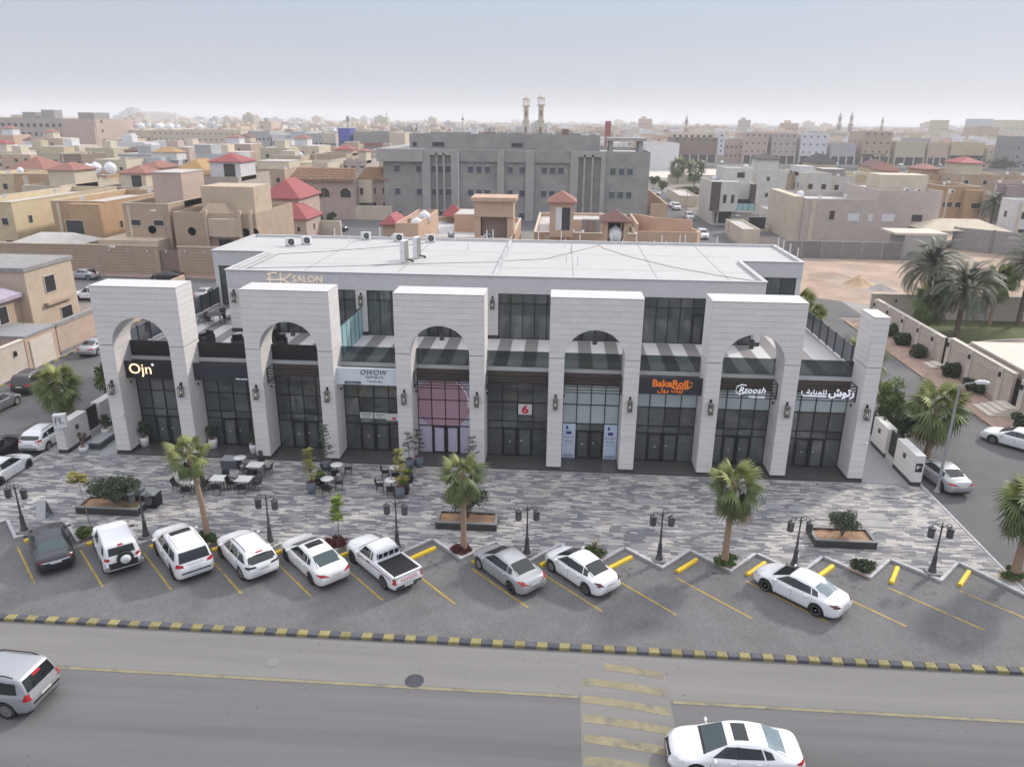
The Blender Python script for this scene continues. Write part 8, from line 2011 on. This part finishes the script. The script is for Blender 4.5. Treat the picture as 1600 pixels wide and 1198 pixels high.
villa('long cream yard wall along the near side of the far road', 'cream yard wall', 44.0, 77.5, 262.0, 3.2, 1.2, 'cream', wins=False, name='garden_wall', cat='wall', coping=False, par=.3)
villa('tower block with a roof box on the hazy right skyline', 'hazy tower block', 475.8, 492.0, 900.0, 30.2, 30, 'blue', nwin=5, floors=4)
villa('brown block before the hazy tower, right skyline', 'brown skyline block', 407.4, 426.8, 760.0, 21.4, 30, 'tan', nwin=5, floors=2)
villa('large tan hillside block on the right skyline', 'tan skyline block', 558.8, 596.1, 1000.0, 29.9, 40, 'olive', nwin=6, floors=3)
villa('stepped tan block on the right skyline', 'stepped skyline block', 434.9, 443.5, 900.0, 28.3, 30, 'olive', nwin=3, floors=3)
# -- left far blocks
ab = villa('long brown-grey apartment block with three window rows, left', 'brown grey apartments', -391.0, -289.8, 400.0, 21.2, 40, 'greige', nwin=26, rows=[7.2,12.2,17.2], wsz=(2.2,2.2), floors=3, ac=0, cat='building', name='apartment_block', coping=False)
x0, x1, y, h = -287.3, -267.7, 396.0, 20.9
block(ab, x0, x1, y, y+40, 0, h, 'w_pink', .8)
for i in range(3): b = MB(); b.box(x0-1-i*.0+i*8, x1-.2, y-1.5-.3*i, y-.01-.3*i if i == 0 else y-1.51, 0, h*(.8-.24*i)); b.build('stepped_front', ['w_pink'], ab)
for i in range(4): win(ab, x1, y+6, 4+i*5.2, 2.2, 1.8, '+x')
xa, xb, ya, ha = -282.4, -272.7, 404.0, 24.5; block(ab, xa, xb, ya, ya+16, h-2, ha, 'w_slate', .4)
for u in (0, 1, 2): xx = ((-322.22, 24.25)[0], (-310.20, 25.46)[0], (-329.88, 22.71)[0])[u]; b = MB(); b.box(xx-4, xx+4, 418, 426, h-3, h+(3.6, 5.0, 2.0)[u]); b.build('roof_room', ['w_slate' if u < 2 else 'w_cream'], ab)
villa('long cream block with white roof tanks receding behind the villas, left', 'long cream block', -287.5, -253.3, 430.0, 14.7, 130, 'cream', nwin=8, rows=[3.5,9.5], cat='building', name='apartment_block', tanks=((.2,.3,2.2),(.4,.4,2.2),(.55,.3,2.2),(.8,.3,2.2)), coping=False)
villa('long plain white block with scattered little windows, left', 'long plain white block', -251.8, -195.5, 428.0, 15.1, 40, 'cream', nwin=16, wsz=(1.0,1.0), rows=[4,9.5,13], cat='building', name='apartment_block', tanks=((.1,.3,2.0),(.45,.3,2.0)), coping=False)
villa('grey block with reddish windows right of the long white block', 'grey reddish block', -198.0, -182.0, 440.0, 14.8, 24, 'grey', nwin=6, rows=[5,10], cat='building', name='apartment_block')
villa('white block beside the reddish-window block', 'white mid block', -180.9, -171.9, 440.0, 13.0, 24, 'white', nwin=5, rows=[4,8], cat='building', name='apartment_block')
villa('pale blue-white showroom with a dark window band', 'blue white showroom', -169.3, -159.1, 440.0, 14.7, 24, 'blue', nwin=1, wsz=(12,2.4), rows=[4], cat='building', name='apartment_block')
villa('grey stepped block left of the cream block, mid distance', 'grey mid block', -155.4, -145.4, 430.0, 13.8, 24, 'grey', nwin=4, rows=[4,8], cat='building', name='apartment_block')
villa('cream block with two window rows left of the blue hoarding', 'cream mid block', -141.9, -134.1, 420.0, 14.1, 24, 'cream', nwin=5, rows=[4,8], cat='building', name='apartment_block')
mat('hoarding_blue', (.035,.06,.36), .6, .1, .5)
x0, x1, y, h = -126.6, -119.9, 400.0, 17.0; o = thing('blue_hoarding', ((x0+x1)/2, y, 0), 'bright blue clad box building in the middle distance', 'building'); b = MB(); b.box(x0, x1, y, y+12, 0, h); b.build('wall', ['hoarding_blue'], o); FOOT.append((x0-1, x1+1, y-1, y+13))
b = MB(); b.box(x0-.2, x1+.2, y-.2, y+12.2, h, h+.4); b.build('coping', ['hoarding_blue'], o)
for i in range(4): wput('window', boxmesh('window', 1.2, .1, 1.0, 'win_dark'), o, (x0+1.6+(x1-x0-3.2)*i/3, y-.03, h*.6))
x0, x1, y, h = -117.7, -97.0, 400.0, 15.8; o = villa('grey mall building with a long red stripe', 'grey mall', x0, x1, y, h, 40, 'slate', wins=False, cat='building', name='mall', coping=False); b = MB(); b.box(x0-.6, x1-3, y-.4, y-.003, h*.52, h*.62); b.build('red_stripe', ['roof_red'], o); block(o, x1+.01, x1+9, y, y+40, 0, h-.3, 'w_cream', .5)
x0, x1, y, h = 24.4, 31.1, 420.0, 18.4; o = thing('advert_pylon', (x0, y, 0), 'red advertising pylon right of the concrete roof', 'sign'); b = MB(); b.box(x0+2, x0+5.5, y, y+1.5, 0, h+4.5); b.build('panel', ['roof_red'], o); b = MB(); b.box(x0+1.6, x0+5.9, y-.2, y+1.7, 0, 4); b.build('base', ['w_slate'], o)
# hazy clusters of towers on the left skyline
hz = [(177,186,180,2600),(183,190,176,2700),(190,196,173,2700),(197,207,169,2600),(205,214,173,2650),(214,222,178,2800),(224,230,176,2900),(232,238,176,2900),(240,246,175,2900),(248,254,175,2900),(256,262,176,2900),(264,270,177,2900),(272,278,178,2900)]
def sky_block(label, x0, x1, y, h, m, group):
    o = thing('tower_block', ((x0+x1)/2, y, 0), label, 'tower', group); b = MB(); b.box(x0, x1, y, y+40, 0, h); b.build('wall', [m], o)
    b = MB(); b.box(x0+(x1-x0)*.3, x0+(x1-x0)*.7, y+8, y+24, h, h+4); b.build('roof_room', [m], o)
    for k in range(5): b = MB(); b.box(x0+.8, x1-.8, y-.3, y-.01, h*(.15+.16*k), h*(.15+.16*k)+2.2); b.build('window_band', ['w_slate'], o)
    FOOT.append((x0, x1, y, y+40))
TOW = [(-1552.1, -1529.3, 2600.0, 25.5,),(-1556.1, -1535.3, 2650.0, 38.4,),(-1502.4, -1475.2, 2600.0, 50.8,),(-1532.7, -1513.9, 2700.0, 41.3,),(-1610.0, -1592.3, 2900.0, 38.4,),(-1587.2, -1569.6, 2900.0, 38.7,),(-1564.2, -1546.6, 2900.0, 41.2,),(-1541.9, -1524.3, 2900.0, 39.1,),(-1519.5, -1502.0, 2900.0, 37.0,),(-1497.2, -1479.7, 2900.0, 34.9,)]
TL = ['low grey tower block, leftmost of the hazy skyline cluster','second grey tower block from the left of the hazy skyline cluster','tallest grey tower block of the hazy skyline cluster','grey tower block just right of the tallest skyline tower']+[f'pale tower block in the hazy row right of the tallest tower, {k} from left' for k in ('first','second','third','fourth','fifth','sixth')]
for i, q in enumerate(TOW): sky_block(TL[i], *q, 'w_slate' if i < 4 else 'w_tanlight', 'hazy tower blocks on the left skyline')
# ---------------------------------------------------------------- ordinary houses filling the city
frn = random.Random(12)
cols = ['tan','tanlight','cream','cream','pink','white','white','yellow','greige','peach','grey','olive','tanlight']
def hit(x0, x1, y0, y1): return any(x0 < b_ and x1 > a_ and y0 < d_ and y1 > c_ for a_, b_, c_, d_ in FOOT)
def inview(x, y):
    d = Vector((x, y, 5))-Vector(CAM_LOC); f = d.dot(CAMF); return f > 0 and abs(d.dot(CAMR)/f) < .72
cnt = 0; cand = []
for j in range(60):
    y = 150+j*24
    if y > 800: break
    for i in range(-30, 31):
        x = i*24+frn.uniform(-3,3); yy = y+frn.uniform(-4,4); w_ = frn.uniform(11,17); d_ = frn.uniform(12,18)
        if -60 < x < 45 and yy < 330: continue
        if x > 25 and yy < 440: continue
        if x < -40 and yy < 235: continue
        if not inview(x, yy) or hit(x-1, x+w_+1, yy-2, yy+d_+2): continue
        cand.append((x, yy, w_, d_))
frn.shuffle(cand); cand = sorted(cand[:300], key=lambda c: c[1])
def distant_house(x, y, w_, d_, i):
    h = frn.choice((8,9,9,10,10,11,13)); c = frn.choice(cols)
    o = thing('distant_house', (x+w_/2, y+d_/2, 0), 'x', 'house', 'hazy flat-roofed houses of the city')
    b = MB(); b.box(x, x+w_, y, y+d_, 0, h); b.build('wall', ['w_'+c], o)
    b = MB(); b.box(x+.3, x+w_-.3, y+.3, y+d_-.3, h, h+.05); b.build('roof', ['flat_roof'], o)
    a = frn.uniform(.1,.5); b = MB(); xa, xb, ya, yb = x+w_*a, x+w_*(a+frn.uniform(.3,.45)), y+d_*.2, y+d_*.6; b.box(xa, xb, ya, yb, h+.051, h+3); tw = b.build('stair_tower', ['w_'+frn.choice((c, 'cream', 'white'))], o)
    rf_ = frn.choice(('roof_terra','roof_red','roof_brown')) if frn.random() < .16 else None
    if rf_: b = MB(); b.hip(xa, xb, ya, yb, h+3.1, 1.6, 0, .4, .5); b.build('hip_roof', [rf_], tw)
    n = max(2, int(w_/4))
    for z in (h*.33, h*.72):
        for q in range(n):
            if frn.random() < .8: wput('window', boxmesh('window', 1.3, .06, 1.4, 'win_dark'), o, (x+w_*(q+.5)/n, y-.02, z))
    DH.append((o, c, rf_, x+w_/2, y))
DH = []
for i, c in enumerate(cand): distant_house(*c, i)
# every one of them gets its own words: colour, roof, the landmark it stands beyond, and its turn among those alike
def screen_u(x, y): d = Vector((x, y, 8))-Vector(CAM_LOC); return d.dot(CAMR)/d.dot(CAMF)
marks = [(-.68,'the brown apartment block'),(-.56,'the long cream block'),(-.44,'the long plain white block'),(-.33,'the reddish-window block'),(-.24,'the blue hoarding'),(-.16,'the grey mall'),(-.05,'the left half of the concrete building'),(.03,'the twin minarets'),(.12,'the red pylon'),(.20,'the white warehouse'),(.26,'the arcaded block'),(.34,'the tiny window block'),(.40,'the white framed block'),(.47,'the five storey tan block'),(.54,'the olive block'),(.60,'the cream black sign block'),(.68,'the pale villa row')]
cw = dict(tan='tan', tanlight='light tan', cream='cream', pink='dusty pink', white='white', yellow='pale yellow', greige='greige', peach='peach', grey='grey', olive='olive yellow')
buckets = {}
for o, c, rf_, x, y in DH:
    mk = min(marks, key=lambda m: abs(m[0]-screen_u(x, y)))[1]
    buckets.setdefault((cw[c], {'roof_terra':'terracotta-capped','roof_red':'red-capped','roof_brown':'brown-capped',None:'flat-roofed'}[rf_], mk), []).append((y, o))
nth = ['nearest','second nearest','third nearest','fourth nearest','fifth nearest','sixth nearest','seventh nearest','eighth nearest','ninth nearest']
for (c, rf_, mk), L in buckets.items():
    L.sort(key=lambda t: t[0])
    for i, (y, o) in enumerate(L): o['label'] = f"{c} {rf_} house beyond {mk}"+('' if len(L) == 1 else f", {nth[min(i, 8)]}")
# the far city: nobody could count it
b = MB(); cl = [tuple(v*1.0 for v in CC[c]) for c in cols]; fr2 = random.Random(77)
mat('city_mix', (.4,.35,.3), .9, .0, 1, attr=True)
y = 560.0
while y < 7000:
    st = 20+y*.011; x = -y*.80-80
    while x < y*.80+80:
        xx, yy = x+fr2.uniform(-st*.3, st*.3), y+fr2.uniform(-st*.4, st*.4); w_, d_ = fr2.uniform(10,22)*(1+y/6000), fr2.uniform(10,20)*(1+y/6000); x += st
        if not inview(xx, yy) or (yy < 830 and (hit(xx-2, xx+w_+2, yy-2, yy+d_+2) or any(xx < c[0]+c[2]+2 and xx+w_ > c[0]-2 and yy < c[1]+c[3]+2 and yy+d_ > c[1]-2 for c in cand))): continue
        h = fr2.choice((6,8,9,10,11,12,13,15)); h = h*(1.8 if fr2.random() < .03 else 1); c = fr2.choice(cl); q = fr2.uniform(.75,1.12); c = tuple(min(.7, v*q) for v in c)
        b.box(xx, xx+w_, yy, yy+d_, 0, h, 0, c)
        if y < 2600:
            b.box(xx+w_*.2, xx+w_*.55, yy+d_*.3, yy+d_*.7, h, h+3, 0, fr2.choice(cl))
            if y < 1500:
                for k in range(int(w_/4)):
                    for z in (h*.3, h*.7):
                        if fr2.random() < .7: wx = xx+2+k*4; b.poly([(wx,yy-.05,z),(wx+1.6,yy-.05,z),(wx+1.6,yy-.05,z+1.6),(wx,yy-.05,z+1.6)], 0, (.05,.05,.055))
    y += st*1.05
tag(b.build('distant_city', ['city_mix'], attr=True), 'hazy mass of low pale buildings reaching to the horizon', 'city', None, 'stuff')
for i in range(70):                                      # dark tree clumps and masts among the houses
    pass
ORDN = ['first','second','third','fourth','fifth','sixth','seventh','eighth','ninth','tenth','eleventh','twelfth','thirteenth','fourteenth','fifteenth','sixteenth','seventeenth','eighteenth','nineteenth','twentieth']
TR0 = tree(0, 0, 0, 5.5, 3.0, 2.4, 'x', 'leaf_dark', 420, .55, 300, 'street_tree', 'dark round trees along the far road', .2, 10)
TR0['label'] = 'round dark tree on the strip of the far road'
pts = [(152.03, 530.58), (158.88, 522.39), (169.13, 525.53), (161.87, 485.42), (170.54, 487.94), (199.41, 470.66), (206.13, 472.54), (213.80, 474.68), (217.33, 467.59), (224.50, 469.56), (230.80, 471.30), (237.14, 473.05), (83.53, 489.68), (88.27, 481.79), (94.02, 483.50), (100.69, 485.49)]
for i, (x, y) in enumerate(pts):
    o = TR0 if i == 0 else again(TR0, (x, y, 0), frn.uniform(0,6)); o.location = (x, y, 0); s = frn.uniform(.8,1.25); o.scale = (s,s,s); o['label'] = 'dark round tree on the far road, '+ORDN[sorted(q[0] for q in pts).index(x)]+' from the left'
tree(*(-57.76, 147.43), 0, 6.6, 5.6, 3.0, 'big spreading dark green tree before the tile roofed mansion', 'leaf_dark', 4200, .30, 301, 'tree', None, .35, 24)
tree(*(34.93, 231.14), 0, 5.0, 2.4, 1.9, 'green street tree at the corner of the concrete building', 'leaf_mid', 1400, .26, 302); tree(*(35.51, 211.35), 0, 4.6, 2.0, 1.6, 'second green street tree at the far right street', 'leaf_mid', 1200, .26, 303)
fan_palm(*(47.01, 256.72), 0, 7.0, 'fan palm standing at the bend of the far right street', 3.0, 34, 304, None, (0,0), 4, .3, .1); fan_palm(*(48.88, 228.53), 0, 7.4, 'fan palm left of the modern grey villa', 3.0, 34, 305, None, (0,0), 4, .3, .1)
bush(*(43.13, 203.78), 0, 7, 4, 1.8, 'dense green garden hedge left of the modern grey villa', 'leaf_mid', 1800, .35, 306, .2, 'hedge', 'hedge', None, 18)
bush(*(118.08, 178.90), 0, 9, 3, 2.2, 'green garden trees in front of the orange brick villa', 'leaf_dark', 2000, .38, 307, .4, 'hedge', 'hedge', None, 20)
date_palm(*(99.07, 131.57), 0, 6.0, 'bushy date palm among the walls below the mauve villa', 4.6, 46, 308)
bush(*(231.00, 379.54), 0, 10, 4, 3.2, 'dark tree clump between houses at the right', 'leaf_dark', 1500, .5, 309, .6, 'tree_clump', 'trees', None, 18)
bush(*(566.94, 1047.93), 0, 22, 8, 6, 'big dark tree clump on the far right', 'leaf_dark', 1600, 1.2, 310, 1.5, 'tree_clump', 'trees', None, 22)
for i, (u, lab) in enumerate(((0,'climber bush on the creeper wall, left one'),(1,'climber bush on the creeper wall, right one'),(2,'climber by the white gate of the mansion'))):
    x, y = ((-48.11, 114.58), (-48.39, 123.14), (-46.43, 144.92))[i]; bush(x, y-.8, 0, 1.3, .8, 1.6, lab, 'leaf_dark', 900, .2, 311+i, .1)
bush(*(-55.70, 100.31), 0, 1.6, 1.0, 1.4, 'yellow green bush at the left end of the white roof', 'leaf_yellow', 900, .16, 320, .3)
# far cars on the road
def far_car(m):
    o = thing('distant_car', (0,0,0), 'x', 'car', 'cars on the far road'); b = MB(); b.prism_xz([(-2.2,.3),(2.2,.3),(2.25,.8),(1.3,.95),(.6,1.45),(-1.1,1.45),(-1.9,1.0),(-2.25,.9)], -.85, .85); b.build('body', [m], o, local=True)
    b = MB(); b.prism_xz([(1.2,.98),(.55,1.40),(-1.05,1.40),(-1.75,1.02)], -.87, .87); b.build('window', ['win_dark'], o, local=True)
    b = MB()
    for x in (-1.4,1.4): b.tube([(x,-.88,.33),(x,.88,.33)], .33, 10)
    b.build('wheel', ['tyre'], o, local=True); return o
fcs = [far_car('paint_white'), far_car('paint_dark'), far_car('paint_silver')]
for i in range(26):
    src = fcs[i % 3]; x = 60+i*11.5+frn.uniform(-3,3); y = frn.choice((384, 392, 402, 422, 423, 424)); o = src if i < 3 else again(src, (0,0,0)); o.location = (x, y, 0); o.rotation_euler = (0,0,frn.choice((0, 0, R(180))) if y < 410 else R(90))
    o['label'] = ('white','dark','silver')[i % 3]+' car along the far road, '+ORDN[i//3]+' of that colour from the left'
bus = thing('bus', (*(133.13, 477.09), 0), 'blue and white bus on the far road', 'bus'); b = MB(); b.box(-6,6,-1.3,1.3,.4,3.1); b.build('body', ['hoarding_blue'], bus, local=True); b = MB(); b.box(-5.8,5.8,-1.32,1.32,1.6,2.6); b.build('window', ['win_blue'], bus, local=True); b = MB(); b.box(-6,6,-1.2,1.2,3.1,3.3); b.build('roof', ['off_white'], bus, local=True)
# masts on the skyline
mrn = random.Random(4)
for i, (u, lab) in enumerate(((0,'thin lattice mast on the skyline left of the twin minarets'),(1,'phone mast with boxes, skyline above the blue box building'),(2,'thin mast on the skyline above the tan houses'))):
    x, z = ((-279.21, 36.77), (-175.97, 25.09), (-93.46, 28.29))[i]; y = (1200,600,700)[i]
    o = thing('mast', (x, y, 0), lab, 'mast'); b = MB(); b.tube([(x,y,0),(x,y,z)], [.6,.25], 5); b.build('pole', ['lead'], o); b = MB(); b.box(x-1,x+1,y-1,y+1,z*.8,z*.8+2.0 if i != 1 else z*.98); b.build('antenna', ['lead'], o)

# ---------------------------------------------------------------- haze
hm = bpy.data.materials.new('haze'); hm.use_nodes = True; nt = hm.node_tree; nt.nodes.clear()
ho = nt.nodes.new('ShaderNodeOutputMaterial'); hv = nt.nodes.new('ShaderNodeVolumePrincipled')
hv.inputs['Color'].default_value = (.90,.92,.96,1); hv.inputs['Density'].default_value = HAZE; hv.inputs['Anisotropy'].default_value = 0.1
nt.links.new(hv.outputs[0], ho.inputs['Volume']); M['haze'] = hm
b = MB(); b.box(-9800, 9800, -400, 12400, -1.1, 95)
tag(b.build('haze', ['haze']), kind='stuff')
